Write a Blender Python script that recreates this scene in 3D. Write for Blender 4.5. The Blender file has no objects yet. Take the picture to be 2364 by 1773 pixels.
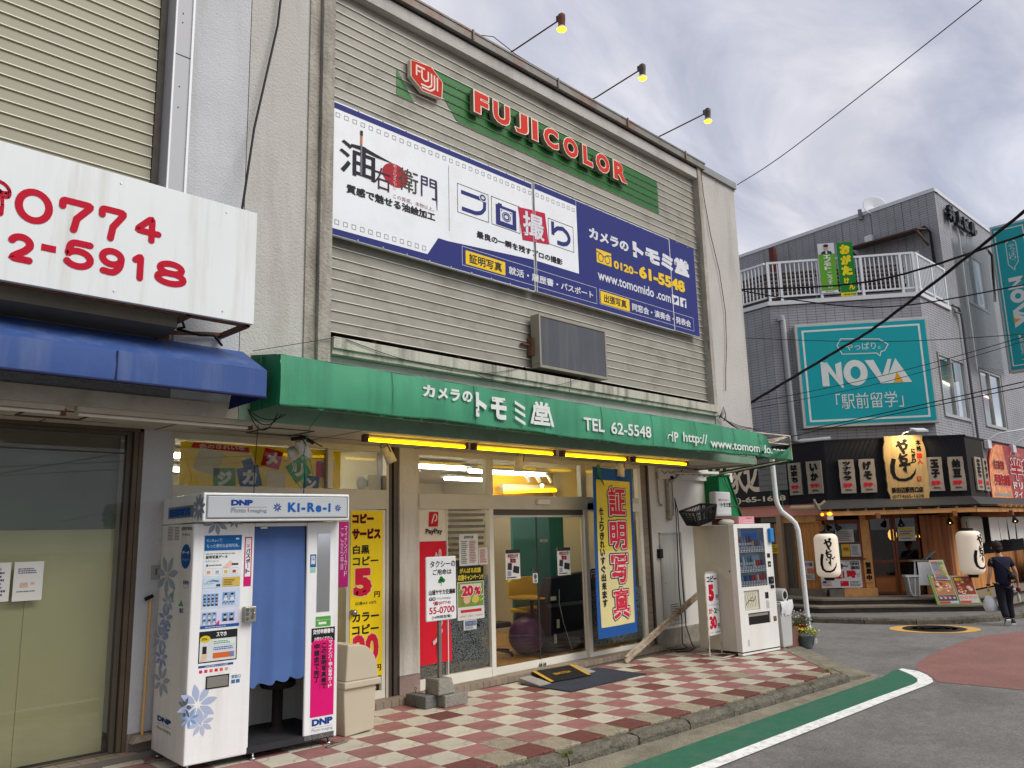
import bpy, math, random
from mathutils import Vector, Matrix
R = random.Random(7)
S = bpy.context.scene
PI = math.pi

# ---------------------------------------------------------------- camera
cd = bpy.data.cameras.new("camera"); cam = bpy.data.objects.new("camera", cd)
S.collection.objects.link(cam); S.camera = cam
cd.sensor_width = 36.0; cd.lens = 36.0 * 1857.9 / 2364.0
cd.clip_start = 0.05; cd.clip_end = 600
_p, _r, _y = math.radians(10.628), math.radians(-1.522), math.radians(45.551)
fw = Vector((math.sin(_y) * math.cos(_p), math.cos(_y) * math.cos(_p), math.sin(_p)))
r0 = Vector((math.cos(_y), -math.sin(_y), 0)); u0 = r0.cross(fw)
rr = math.cos(_r) * r0 + math.sin(_r) * u0; uu = -math.sin(_r) * r0 + math.cos(_r) * u0
CAMP = Vector((0, -7.859, 1.85))
m = Matrix((rr, uu, -fw)).transposed().to_4x4(); m.translation = CAMP
cam.matrix_world = m

# ---------------------------------------------------------------- sky, sun, exposure
SUN_EL, SUN_AZ = math.radians(46), math.radians(20)   # light comes from the street side, behind the camera
sun_dir = Vector((math.sin(SUN_AZ) * math.cos(SUN_EL), -math.cos(SUN_AZ) * math.cos(SUN_EL), math.sin(SUN_EL)))
W = bpy.data.worlds.new("World"); S.world = W; W.use_nodes = True
nt = W.node_tree; nt.nodes.clear()
def N(t, tree=None, **k):
    n = (tree or nt).nodes.new(t)
    for a, b in k.items(): setattr(n, a, b)
    return n
out = N('ShaderNodeOutputWorld'); mixs = N('ShaderNodeMixShader'); b1 = N('ShaderNodeBackground'); b2 = N('ShaderNodeBackground')
sky = N('ShaderNodeTexSky'); sky.sky_type = 'NISHITA'; sky.sun_disc = False
sky.sun_elevation = SUN_EL; sky.sun_rotation = math.atan2(sun_dir.x, sun_dir.y)
b1.inputs['Strength'].default_value = 0.085; nt.links.new(sky.outputs[0], b1.inputs[0])
tc = N('ShaderNodeTexCoord'); sx = N('ShaderNodeSeparateXYZ'); nt.links.new(tc.outputs['Generated'], sx.inputs[0])
mz = N('ShaderNodeMath', operation='MAXIMUM'); mz.inputs[1].default_value = 0.06; nt.links.new(sx.outputs[2], mz.inputs[0])
az_ = N('ShaderNodeMath', operation='ADD'); az_.inputs[1].default_value = 0.25; nt.links.new(mz.outputs[0], az_.inputs[0])
dx = N('ShaderNodeMath', operation='DIVIDE'); dy = N('ShaderNodeMath', operation='DIVIDE')
for d, i in ((dx, 0), (dy, 1)): nt.links.new(sx.outputs[i], d.inputs[0]); nt.links.new(az_.outputs[0], d.inputs[1])
cb = N('ShaderNodeCombineXYZ'); nt.links.new(dx.outputs[0], cb.inputs[0]); nt.links.new(dy.outputs[0], cb.inputs[1])
mp = N('ShaderNodeMapping'); mp.inputs['Rotation'].default_value = (0, 0, math.radians(62)); mp.inputs['Scale'].default_value = (1.5, 3.4, 1)
mp.inputs['Location'].default_value = (0.7, 0.3, 0); nt.links.new(cb.outputs[0], mp.inputs[0])
n1 = N('ShaderNodeTexNoise'); n1.inputs['Scale'].default_value = 1.15; n1.inputs['Detail'].default_value = 9; n1.inputs['Roughness'].default_value = .56; n1.inputs['Distortion'].default_value = .55
nt.links.new(mp.outputs[0], n1.inputs['Vector'])
n2 = N('ShaderNodeTexNoise'); n2.inputs['Scale'].default_value = .55; n2.inputs['Detail'].default_value = 3; nt.links.new(mp.outputs[0], n2.inputs['Vector'])
cr = N('ShaderNodeValToRGB'); e = cr.color_ramp.elements
e[0].position = .34; e[0].color = (.38, .40, .50, 1); e[1].position = .72; e[1].color = (.84, .82, .86, 1)
e2 = cr.color_ramp.elements.new(.52); e2.color = (.57, .575, .65, 1)
nt.links.new(n1.outputs[0], cr.inputs[0]); nt.links.new(cr.outputs[0], b2.inputs[0]); b2.inputs['Strength'].default_value = .58
mr = N('ShaderNodeMapRange'); mr.inputs['From Min'].default_value = .36; mr.inputs['From Max'].default_value = .6
mr.inputs['To Min'].default_value = .72; mr.inputs['To Max'].default_value = 1.0; nt.links.new(n2.outputs[0], mr.inputs[0])
nt.links.new(mr.outputs[0], mixs.inputs[0]); nt.links.new(b1.outputs[0], mixs.inputs[1]); nt.links.new(b2.outputs[0], mixs.inputs[2])
nt.links.new(mixs.outputs[0], out.inputs[0])
sd = bpy.data.lights.new("sun", 'SUN'); sun = bpy.data.objects.new("sun", sd); S.collection.objects.link(sun)
sd.energy = 1.5; sd.angle = math.radians(38); sd.color = (1.0, .97, .92)
sun.rotation_euler = (-sun_dir).to_track_quat('-Z', 'Y').to_euler(); sun.location = (0, -20, 30)
S.view_settings.view_transform = 'Standard'; S.view_settings.look = 'None'
S.view_settings.gamma = 1; S.view_settings.use_curve_mapping = False
S.view_settings.exposure = 1.0
S.cycles.use_denoising = True
S.cycles.max_bounces = 8; S.cycles.diffuse_bounces = 3; S.cycles.glossy_bounces = 3; S.cycles.transmission_bounces = 4; S.cycles.transparent_max_bounces = 12
S.cycles.sample_clamp_indirect = 6

# ---------------------------------------------------------------- colours and materials
def lin(c):
    c = c / 255.0
    return c / 12.92 if c <= .04045 else ((c + .055) / 1.055) ** 2.4
def rgb(*c):
    if len(c) == 1 and isinstance(c[0], (tuple, list)): c = c[0]
    return (lin(c[0]), lin(c[1]), lin(c[2]), 1)
MATS = {}
def mat(name, col, rough=.6, metal=0, var=.08, scale=3.0, bump=0, bscale=40, dirt=None, dirta=.5, dscale=1.2, streak=0, spec=.25, rnd=0, coat=0, stretch=None):
    """procedural surface: base colour, broad mottling, optional dirt patches / vertical streaks / fine relief"""
    if name in MATS: return MATS[name]
    M = bpy.data.materials.new(name); M.use_nodes = True; t = M.node_tree; L = t.links.new
    P = t.nodes['Principled BSDF']; P.inputs['Roughness'].default_value = rough; P.inputs['Metallic'].default_value = metal
    P.inputs['Specular IOR Level'].default_value = spec; P.inputs['Coat Weight'].default_value = coat
    c = rgb(*col) if len(col) == 3 else col
    tcn = N('ShaderNodeTexCoord', t); no = N('ShaderNodeTexNoise', t); no.inputs['Scale'].default_value = scale; no.inputs['Detail'].default_value = 6; no.inputs['Roughness'].default_value = .6
    src = tcn.outputs['Object']
    if stretch:
        mpn = N('ShaderNodeMapping', t); mpn.inputs['Scale'].default_value = stretch; L(src, mpn.inputs[0]); L(mpn.outputs[0], no.inputs['Vector'])
    else: L(src, no.inputs['Vector'])
    mx = N('ShaderNodeMix', t, data_type='RGBA'); mrn = N('ShaderNodeMapRange', t)
    mrn.inputs['From Min'].default_value = .3; mrn.inputs['From Max'].default_value = .7
    L(no.outputs[0], mrn.inputs[0]); L(mrn.outputs[0], mx.inputs[0])
    mx.inputs[6].default_value = tuple(x * (1 - var) for x in c[:3]) + (1,); mx.inputs[7].default_value = tuple(min(1, x * (1 + var)) for x in c[:3]) + (1,)
    cur = mx.outputs[2]
    if dirt:
        nd = N('ShaderNodeTexNoise', t); nd.inputs['Scale'].default_value = dscale; nd.inputs['Detail'].default_value = 8; nd.inputs['Roughness'].default_value = .65
        mpd = N('ShaderNodeMapping', t); mpd.inputs['Scale'].default_value = (1, 1, 1) if not streak else (streak, streak, .22); L(src, mpd.inputs[0]); L(mpd.outputs[0], nd.inputs['Vector'])
        md = N('ShaderNodeMapRange', t); md.inputs['From Min'].default_value = .48; md.inputs['From Max'].default_value = .72; md.inputs['To Max'].default_value = dirta
        L(nd.outputs[0], md.inputs[0]); m2 = N('ShaderNodeMix', t, data_type='RGBA'); L(md.outputs[0], m2.inputs[0]); L(cur, m2.inputs[6]); m2.inputs[7].default_value = rgb(*dirt); cur = m2.outputs[2]
    if rnd:
        oi = N('ShaderNodeObjectInfo', t); mo = N('ShaderNodeMapRange', t); mo.inputs['To Min'].default_value = 1 - rnd; mo.inputs['To Max'].default_value = 1 + rnd
        L(oi.outputs['Random'], mo.inputs[0]); vm = N('ShaderNodeVectorMath', t, operation='SCALE'); L(cur, vm.inputs[0]); L(mo.outputs[0], vm.inputs['Scale']); cur = vm.outputs[0]
    L(cur, P.inputs['Base Color'])
    rn = N('ShaderNodeMapRange', t); rn.inputs['To Min'].default_value = max(.02, rough - .12); rn.inputs['To Max'].default_value = min(1, rough + .12); L(no.outputs[0], rn.inputs[0]); L(rn.outputs[0], P.inputs['Roughness'])
    if bump:
        nb = N('ShaderNodeTexNoise', t); nb.inputs['Scale'].default_value = bscale; nb.inputs['Detail'].default_value = 5; L(src, nb.inputs['Vector'])
        bp = N('ShaderNodeBump', t); bp.inputs['Strength'].default_value = bump; bp.inputs['Distance'].default_value = .01; L(nb.outputs[0], bp.inputs['Height']); L(bp.outputs[0], P.inputs['Normal'])
    MATS[name] = M; return M
def flat(col, rough=.5):                      # printed ink / vinyl colour
    k = 'ink_%d_%d_%d' % tuple(col[:3])
    return mat(k, tuple(x * .95 for x in col), rough=.65, var=.05, scale=9, spec=.15)
def emis(name, col, st):
    if name in MATS: return MATS[name]
    M = bpy.data.materials.new(name); M.use_nodes = True; t = M.node_tree; P = t.nodes['Principled BSDF']
    P.inputs['Base Color'].default_value = rgb(*col); P.inputs['Emission Color'].default_value = rgb(*col); P.inputs['Emission Strength'].default_value = st
    MATS[name] = M; return M
def glass(name, tint=(1, 1, 1), k=1.0, rough=0.0):
    if name in MATS: return MATS[name]
    M = bpy.data.materials.new(name); M.use_nodes = True; t = M.node_tree; t.nodes.remove(t.nodes['Principled BSDF']); L = t.links.new
    o = [n for n in t.nodes if n.type == 'OUTPUT_MATERIAL'][0]
    tr = N('ShaderNodeBsdfTransparent', t); tr.inputs[0].default_value = tint + (1,); gl = N('ShaderNodeBsdfGlossy', t); gl.inputs['Roughness'].default_value = rough
    fr = N('ShaderNodeFresnel', t); fr.inputs[0].default_value = 1.5; mm = N('ShaderNodeMath', t, operation='MULTIPLY'); mm.inputs[1].default_value = k
    L(fr.outputs[0], mm.inputs[0]); mx = N('ShaderNodeMixShader', t); L(mm.outputs[0], mx.inputs[0]); L(tr.outputs[0], mx.inputs[1]); L(gl.outputs[0], mx.inputs[2]); L(mx.outputs[0], o.inputs[0])
    MATS[name] = M; return M

# ---------------------------------------------------------------- object helpers
COL = S.collection
ORG = {}
def meta(o, label=None, cat=None, group=None, kind=None):
    for k, v in (('label', label), ('category', cat), ('group', group), ('kind', kind)):
        if v: o[k] = v
    return o
def thing(name, label, cat, loc=(0, 0, 0), rz=0, group=None, local=False):
    """Empty at the base of a thing. local=True: its parts are built in its own coordinates, else in world coordinates."""
    o = bpy.data.objects.new(name, None); COL.objects.link(o); o.empty_display_size = .2
    o.location = loc; o.rotation_euler = (0, 0, rz); ORG[o.name] = Vector((0, 0, 0)) if local else Vector(loc)
    return meta(o, label, cat, group)
class MB:
    def __init__(s, mat=None): s.v = []; s.f = []; s.mi = []; s.ms = []; s.sm = []; s.smooth = False; s.m(mat)
    def m(s, mat):
        if mat is not None and mat not in s.ms: s.ms.append(mat)
        s.cur = s.ms.index(mat) if mat is not None else 0
        return s
    def add(s, vs, fs):
        b = len(s.v); s.v += [tuple(v) for v in vs]
        for f in fs: s.f.append([b + i for i in f]); s.mi.append(s.cur); s.sm.append(s.smooth)
        return s
    def poly(s, pts): return s.add(pts, [list(range(len(pts)))])
    def box(s, x0, x1, y0, y1, z0, z1, M=None):
        if x0 > x1: x0, x1 = x1, x0
        if y0 > y1: y0, y1 = y1, y0
        if z0 > z1: z0, z1 = z1, z0
        vs = [Vector((x, y, z)) for z in (z0, z1) for x, y in ((x0, y0), (x1, y0), (x1, y1), (x0, y1))]
        if M: vs = [M @ v for v in vs]
        return s.add(vs, [(0, 3, 2, 1), (4, 5, 6, 7), (0, 1, 5, 4), (1, 2, 6, 5), (2, 3, 7, 6), (3, 0, 4, 7)])
    def prism(s, pts, d):
        """closed prism: 3D polygon pts swept by vector d"""
        n = len(pts); d = Vector(d); a = [Vector(p) for p in pts]; b = [p + d for p in a]
        nn = Vector((0, 0, 0))
        for i in range(n): nn += a[i].cross(a[(i + 1) % n])
        if nn.dot(d) > 0: a.reverse(); b.reverse()
        s.add(a + b, [list(range(n)), list(range(2 * n - 1, n - 1, -1))] + [(i, i + n, (i + 1) % n + n, (i + 1) % n) for i in range(n)])
        return s
    def tube(s, pts, r, n=8, r1=None, cap=True):
        pts = [Vector(p) for p in pts]; rings = []; k = len(pts); prev = None; old = s.smooth; s.smooth = True
        for i, p in enumerate(pts):
            t = (pts[min(i + 1, k - 1)] - pts[max(i - 1, 0)]).normalized()
            if prev is None:
                a = t.orthogonal().normalized()
            else:
                a = (prev - t * prev.dot(t)); a = a.normalized() if a.length > 1e-6 else t.orthogonal().normalized()
            prev = a; b = t.cross(a); rad = r if r1 is None else r + (r1 - r) * i / max(1, k - 1)
            if isinstance(r, (list, tuple)): rad = r[i]
            rings.append([p + (a * math.cos(2 * PI * j / n) + b * math.sin(2 * PI * j / n)) * rad for j in range(n)])
        vs = [v for q in rings for v in q]
        fs = [(i * n + j, i * n + (j + 1) % n, (i + 1) * n + (j + 1) % n, (i + 1) * n + j) for i in range(k - 1) for j in range(n)]
        s.add(vs, fs); s.smooth = False
        if cap: s.add(rings[0], [list(range(n - 1, -1, -1))]); s.add(rings[-1], [list(range(n))])
        s.smooth = old; return s
    def lathe(s, c, prof, n=16, axis=(0, 0, 1), smooth=True):
        ax = Vector(axis).normalized(); a = ax.orthogonal().normalized(); b = ax.cross(a); c = Vector(c); k = len(prof); vs = []
        for r, h in prof:
            for j in range(n): vs.append(c + ax * h + (a * math.cos(2 * PI * j / n) + b * math.sin(2 * PI * j / n)) * r)
        old = s.smooth; s.smooth = smooth
        s.add(vs, [(i * n + j, i * n + (j + 1) % n, (i + 1) * n + (j + 1) % n, (i + 1) * n + j) for i in range(k - 1) for j in range(n)])
        s.smooth = old
        if prof[0][0] > 1e-4: s.add(vs[:n], [list(range(n - 1, -1, -1))])
        if prof[-1][0] > 1e-4: s.add(vs[-n:], [list(range(n))])
        return s
    def bar(s, p, q, w, h, up=(0, 0, 1)):
        p = Vector(p); q = Vector(q); t = (q - p).normalized(); up = Vector(up)
        sd_ = t.cross(up); sd_ = sd_.normalized() if sd_.length > 1e-5 else t.orthogonal().normalized(); u2 = sd_.cross(t)
        vs = [x + sd_ * a * w / 2 + u2 * b * h / 2 for x in (p, q) for a, b in ((-1, -1), (1, -1), (1, 1), (-1, 1))]
        return s.add(vs, [(0, 3, 2, 1), (4, 5, 6, 7), (0, 1, 5, 4), (1, 2, 6, 5), (2, 3, 7, 6), (3, 0, 4, 7)][:6])
    def sphere(s, c, r, n=10, sc=(1, 1, 1)):
        c = Vector(c); vs = []; k = n // 2 + 1
        for i in range(k):
            th = PI * i / (k - 1)
            for j in range(n): vs.append(c + Vector((math.sin(th) * math.cos(2 * PI * j / n) * sc[0], math.sin(th) * math.sin(2 * PI * j / n) * sc[1], math.cos(th) * sc[2])) * r)
        old = s.smooth; s.smooth = True
        s.add(vs, [(i * n + j, (i + 1) * n + j, (i + 1) * n + (j + 1) % n, i * n + (j + 1) % n) for i in range(k - 1) for j in range(n)]); s.smooth = old
        return s
    def build(s, name, parent=None, bevel=0, label=None, kind=None):
        me = bpy.data.meshes.new(name); off = ORG.get(parent.name, Vector((0, 0, 0))) if parent else Vector((0, 0, 0))
        vs = s.v
        if off.length > 0: vs = [(x - off.x, y - off.y, z - off.z) for x, y, z in vs]
        me.from_pydata(vs, [], s.f)
        for q in s.ms: me.materials.append(q)
        me.polygons.foreach_set('material_index', s.mi); me.polygons.foreach_set('use_smooth', s.sm); me.update()
        o = bpy.data.objects.new(name, me); COL.objects.link(o)
        if parent: o.parent = parent; ORG[o.name] = off
        if bevel:
            b = o.modifiers.new('bevel', 'BEVEL'); b.width = bevel; b.segments = 2; b.limit_method = 'ANGLE'; b.angle_limit = math.radians(40)
        meta(o, label, None, None, kind); return o
    def top(s, name, label=None, cat=None, group=None, kind=None, bevel=0, keep=False):
        """a top-level thing made of one mesh; its origin goes to the middle of its base"""
        xs, ys, zs = zip(*s.v); o_ = Vector(((min(xs) + max(xs)) / 2, (min(ys) + max(ys)) / 2, min(zs)))
        if not keep: s.v = [(x - o_.x, y - o_.y, z - o_.z) for x, y, z in s.v]
        o = s.build(name, None, bevel); o.location = (0, 0, 0) if keep else o_; ORG[o.name] = Vector((0, 0, 0)) if keep else o_
        return meta(o, label, cat, group, kind)
def copy_tree(o, loc=None, rz=None, label=None, parent=None):
    c = o.copy(); COL.objects.link(c); c.parent = parent
    if loc is not None: c.location = loc
    if rz is not None: c.rotation_euler = (0, 0, rz)
    if label: c['label'] = label
    for ch in list(o.children): copy_tree(ch, parent=c)
    return c

# ---- flat print (lettering, posters) and 3-D letters
_TX = {}
def glyphs(s, bold=0.0, sp=1.0, raw=False):
    k = (s, bold, sp, raw)
    if k not in _TX:
        cu = bpy.data.curves.new('txt', 'FONT'); cu.body = s; cu.resolution_u = 3; cu.offset = bold if raw else 0; cu.space_character = sp
        ob = bpy.data.objects.new('txt', cu); me = bpy.data.meshes.new_from_object(ob)
        vs = [(v.co.x, v.co.y) for v in me.vertices]; fs = [list(p.vertices) for p in me.polygons]
        bpy.data.objects.remove(ob); bpy.data.curves.remove(cu); bpy.data.meshes.remove(me)
        if not vs: vs, fs = [(0, 0), (1, 0), (1, 1)], []
        vs = [(x, y, 0) for x, y in vs]
        if bold > 0 and not raw:      # bold: every outline edge gets its own stroke, each on a hair-thin layer of its own
            cnt = {}
            for f in fs:
                for i in range(len(f)):
                    e_ = tuple(sorted((f[i], f[(i + 1) % len(f)]))); cnt[e_] = cnt.get(e_, 0) + 1
            n_ = 0
            for (i, j), c_ in list(cnt.items()):
                if c_ != 1: continue
                (ax, ay, _), (bx_, by, _) = vs[i], vs[j]; dx_, dy_ = bx_ - ax, by - ay; l = math.hypot(dx_, dy_)
                if l < 1e-6: continue
                tx, ty = dx_ / l * bold, dy_ / l * bold; q_ = len(vs); zl = .1 + .1 * (n_ % 8); n_ += 1
                vs += [(ax - tx * .7 + ty, ay - ty * .7 - tx, zl), (bx_ + tx * .7 + ty, by + ty * .7 - tx, zl), (bx_ + tx * .7 - ty, by + ty * .7 + tx, zl), (ax - tx * .7 - ty, ay - ty * .7 + tx, zl)]; fs.append([q_, q_ + 1, q_ + 2, q_ + 3])
        x0 = min(v[0] for v in vs); x1 = max(v[0] for v in vs); y0 = min(v[1] for v in vs); y1 = max(v[1] for v in vs)
        if x1 - x0 < 1e-6: x1 += 1e-3
        if y1 - y0 < 1e-6: y1 += 1e-3
        _TX[k] = ([((x - x0) / (x1 - x0), (y - y0) / (y1 - y0), z_) for x, y, z_ in vs], fs, (x1 - x0, y1 - y0))
    return _TX[k]
class Print:
    """flat artwork on the plane O + a*u + b*v; n points to the viewer"""
    step = .0012
    def __init__(s, O, u=(1, 0, 0), v=(0, 0, 1), lift=.002, k=1):
        s.O = Vector(O); s.u = Vector(u).normalized(); s.v = Vector(v).normalized(); s.n = s.u.cross(s.v).normalized(); s.l = lift; s.mb = MB(); s.u *= k; s.v *= k
    def P(s, a, b, L=0): return s.O + s.u * a + s.v * b + s.n * (s.l + L * s.step)
    def poly(s, pts, col, L=0): s.mb.m(flat(col) if isinstance(col, (tuple, list)) else col); s.mb.poly([s.P(a, b, L) for a, b in pts]); return s
    def rect(s, a0, b0, a1, b1, col, L=0): return s.poly([(a0, b0), (a1, b0), (a1, b1), (a0, b1)], col, L)
    def frame(s, a0, b0, a1, b1, w, col, L=0):
        s.rect(a0, b0, a1, b0 + w, col, L); s.rect(a0, b1 - w, a1, b1, col, L); s.rect(a0, b0 + w, a0 + w, b1 - w, col, L); return s.rect(a1 - w, b0 + w, a1, b1 - w, col, L)
    def disc(s, a, b, ra, rb, col, L=0, n=24): return s.poly([(a + ra * math.cos(2 * PI * i / n), b + rb * math.sin(2 * PI * i / n)) for i in range(n)], col, L)
    def ring(s, a, b, ra, rb, w, col, L=0, n=24, t0=0, t1=2 * PI):
        for i in range(n):
            t, q = t0 + (t1 - t0) * i / n, t0 + (t1 - t0) * (i + 1) / n
            s.poly([(a + (ra - w) * math.cos(t), b + (rb - w) * math.sin(t)), (a + ra * math.cos(t), b + rb * math.sin(t)), (a + ra * math.cos(q), b + rb * math.sin(q)), (a + (ra - w) * math.cos(q), b + (rb - w) * math.sin(q))], col, L)
        return s
    def line(s, pts, w, col, L=0, taper=None):
        """polyline with round joints; w may be a list of widths (brush stroke)"""
        if not isinstance(w, (list, tuple)) and len(pts) > 2:        # round the sharp corners
            o_ = [pts[0]]
            for i in range(1, len(pts) - 1):
                p0, p1, p2 = (Vector(q_) for q_ in pts[i - 1:i + 2]); a, b = p0 - p1, p2 - p1
                if a.length < 1e-6 or b.length < 1e-6 or (a.normalized() + b.normalized()).length < .6: o_.append(pts[i]); continue
                r_ = min(a.length * .45, b.length * .45, w * .8); a = p1 + a.normalized() * r_; b = p1 + b.normalized() * r_; o_ += [tuple(a * (1 - t) ** 2 + p1 * 2 * t * (1 - t) + b * t * t) for t in (0, .25, .5, .75, 1)]
            pts = o_ + [pts[-1]]
        k = len(pts); W_ = list(w) if isinstance(w, (list, tuple)) else [w] * k; closed = math.hypot(pts[0][0] - pts[-1][0], pts[0][1] - pts[-1][1]) < 1e-5; lr = []
        D = []
        for i in range(k - 1): x, y = pts[i + 1][0] - pts[i][0], pts[i + 1][1] - pts[i][1]; l = math.hypot(x, y) or 1e-6; D.append((x / l, y / l))
        for i in range(k):
            d0 = D[i - 1] if i else (D[-1] if closed else D[0]); d1 = D[i] if i < k - 1 else (D[0] if closed else D[-1]); nx, ny = -(d0[1] + d1[1]), d0[0] + d1[0]; l = math.hypot(nx, ny)
            if l < .3: nx, ny, l = -d1[1], d1[0], 1.0
            c_ = max(.45, (nx * -d1[1] + ny * d1[0]) / l); h = W_[i] / 2 / c_; nx, ny = nx / l * h, ny / l * h; lr.append(((pts[i][0] + nx, pts[i][1] + ny), (pts[i][0] - nx, pts[i][1] - ny)))
        for i in range(k - 1): s.poly([lr[i][0], lr[i][1], lr[i + 1][1], lr[i + 1][0]], col, L + .055 * (i % 17))
        return s
    def text(s, t, a0, b0, a1, b1, col, L=1, bold=.0, outline=None, ow=.05, sp=1.0, skew=0):
        """the string fitted into the box (a0,b0)-(a1,b1)"""
        if outline:
            vs, fs, d = glyphs(t, bold + ow, sp); _, _, d0 = glyphs(t, bold, sp)
            ea, eb = (a1 - a0) * (d[0] / d0[0] - 1) / 2, (b1 - b0) * (d[1] / d0[1] - 1) / 2
            s.mb.m(flat(outline)); s.mb.add([s.P(a0 - ea + (a1 - a0 + 2 * ea) * x + skew * y, b0 - eb + (b1 - b0 + 2 * eb) * y, L + z_) for x, y, z_ in vs], fs); L += 1
        vs, fs, _ = glyphs(t, bold, sp); s.mb.m(flat(col) if isinstance(col, (tuple, list)) else col)
        s.mb.add([s.P(a0 + (a1 - a0) * x + skew * y, b0 + (b1 - b0) * y, L + z_) for x, y, z_ in vs], fs); return s
    def vtext(s, t, a0, b0, a1, b1, col, L=1, bold=.0, outline=None, ow=.05, gap=.08):
        k = len(t); h = (b1 - b0) / k
        for i, ch in enumerate(t):
            top = b1 - i * h; aa, bb = a0, a1
            if ch == 'ー': s.rect((a0 + a1) / 2 - (a1 - a0) * .06, top - h * .9, (a0 + a1) / 2 + (a1 - a0) * .06, top - h * .1, col, L); continue
            if ch == ' ': continue
            if ch in '、。': s.ring(a1 - (a1 - a0) * .2, top - h * .3, (a1 - a0) * .1, (a1 - a0) * .1, .3 * (a1 - a0) * .1, col, L, 8); continue
            if ch in 'っょ・': aa, bb = a0 + (a1 - a0) * .2, a1 - (a1 - a0) * .1
            s.text(ch, aa, top - h * (1 - gap / 2), bb, top - h * gap / 2, col, L, bold, outline, ow)
        return s
    def small(s, a0, b0, a1, b1, rows, col, L=1, seed=0, fill=.55):
        """rows of illegible small print as little dashes"""
        q = random.Random(seed); h = (b1 - b0) / rows
        for i in range(rows):
            a = a0; y = b1 - (i + .5) * h
            end = a1 - (a1 - a0) * q.random() * .3
            while a < end:
                w = (a1 - a0) * q.uniform(.03, .12); s.rect(a, y - h * fill / 2, min(a + w, end), y + h * fill / 2, col, L); a += w + (a1 - a0) * .02
        return s
    def build(s, name='printing', parent=None): b = s.mb; s.mb = MB(); return b.build(name, parent)
def letter3d(parent, ch, a0, b0, a1, b1, O, u, v, depth, mface, mside, name='letter', bold=0, rim=None):
    """one raised letter: a face, sides swept back by depth and an optional paler rim round the face"""
    u = Vector(u); v = Vector(v); n = u.cross(v); O = Vector(O); mb = MB(mside)
    def put(b_, dz0, dz1, ms, mf):
        vs, fs, d = glyphs(ch, b_, raw=True); _, _, dd = glyphs(ch, bold, raw=True)
        ea, eb = (a1 - a0) * (d[0] / dd[0] - 1) / 2, (b1 - b0) * (d[1] / dd[1] - 1) / 2
        P = [O + u * (a0 - ea + (a1 - a0 + 2 * ea) * x) + v * (b0 - eb + (b1 - b0 + 2 * eb) * y) for x, y, _z in vs]
        mb.m(mf); mb.add([p + n * dz1 for p in P], fs)
        if dz1 - dz0 > .0001:
            cnt = {}
            for f in fs:
                for i in range(len(f)):
                    e_ = (f[i], f[(i + 1) % len(f)]); cnt[tuple(sorted(e_))] = cnt.get(tuple(sorted(e_)), []) + [e_]
            mb.m(ms)
            for k, l in cnt.items():
                if len(l) == 1:
                    i, j = l[0]; mb.add([P[i] + n * dz0, P[j] + n * dz0, P[j] + n * dz1, P[i] + n * dz1], [(0, 1, 2, 3)])
    if rim: put(bold + rim, 0, depth, mside, MATS.get('letter_rim') or mside); put(bold, depth, depth + .003, mside, mface)
    else: put(bold, 0, depth, mside, mface)
    return mb.build(name, parent)
def chain(p, q, sag, n=14, r=None):
    """points of a hanging cable"""
    p = Vector(p); q = Vector(q)
    return [p.lerp(q, i / n) - Vector((0, 0, sag * 4 * (i / n) * (1 - i / n))) for i in range(n + 1)]

# ================================================================ SETTING: ground
M_asph = mat('asphalt', (122, 119, 115), rough=.85, var=.14, scale=7, bump=.9, bscale=160, dirt=(88, 86, 83), dirta=.7, dscale=.8)
def speckle(M, amt=.25, sc=260):
    t = M.node_tree; P = t.nodes['Principled BSDF']; l = P.inputs['Base Color'].links[0].from_socket
    v = N('ShaderNodeTexVoronoi', t); v.inputs['Scale'].default_value = sc; tcn = [n for n in t.nodes if n.type == 'TEX_COORD'][0]; t.links.new(tcn.outputs['Object'], v.inputs['Vector'])
    mrn = N('ShaderNodeMapRange', t); mrn.inputs['To Min'].default_value = 1 - amt; mrn.inputs['To Max'].default_value = 1 + amt; t.links.new(v.outputs['Color'], mrn.inputs[0])
    vm = N('ShaderNodeVectorMath', t, operation='SCALE'); t.links.new(l, vm.inputs[0]); t.links.new(mrn.outputs[0], vm.inputs['Scale']); t.links.new(vm.outputs[0], P.inputs['Base Color'])
speckle(M_asph, .3, 70)
M_kerb = mat('kerb_concrete', (106, 101, 89), rough=.95, var=.25, scale=6, bump=2.2, bscale=38, dirt=(66, 62, 52), dirta=.8, dscale=5); speckle(M_kerb, .25, 60)
M_gut = mat('gutter_concrete', (130, 123, 106), rough=.95, var=.2, scale=3, bump=1.2, bscale=50, dirt=(92, 86, 72), dirta=.7, dscale=4); speckle(M_gut, .2, 90)
M_gr = mat('green_paint', (50, 104, 80), rough=.8, var=.14, scale=9, bump=.7, bscale=150, dirt=(84, 104, 90), dirta=.55, dscale=5)
M_wh = mat('white_paint', (236, 236, 230), rough=.6, var=.05, scale=14, bump=.4, bscale=120, dirt=(140, 138, 132), dirta=.7, dscale=16)
M_red = mat('red_asphalt', (138, 98, 90), rough=.85, var=.12, scale=2, bump=.8, bscale=150, dirt=(112, 88, 82), dirta=.5, dscale=1.1); speckle(M_red, .2, 70)
M_pave = mat('grey_pavement', (110, 108, 103), rough=.9, var=.16, scale=1.7, bump=.8, bscale=90, dirt=(72, 70, 66), dirta=.55, dscale=1.4)
g = MB(M_asph)
for i in range(-6, 14):
    for j in range(-8, 12):
        g.poly([(i * 10, j * 10, -.12), (i * 10 + 10, j * 10, -.12), (i * 10 + 10, j * 10 + 10, -.12), (i * 10, j * 10 + 10, -.12)])
g.poly([(-300, -300, -.14), (400, -300, -.14), (400, 400, -.14), (-300, 400, -.14)])
g.top('road', kind='structure', keep=True)
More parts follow.
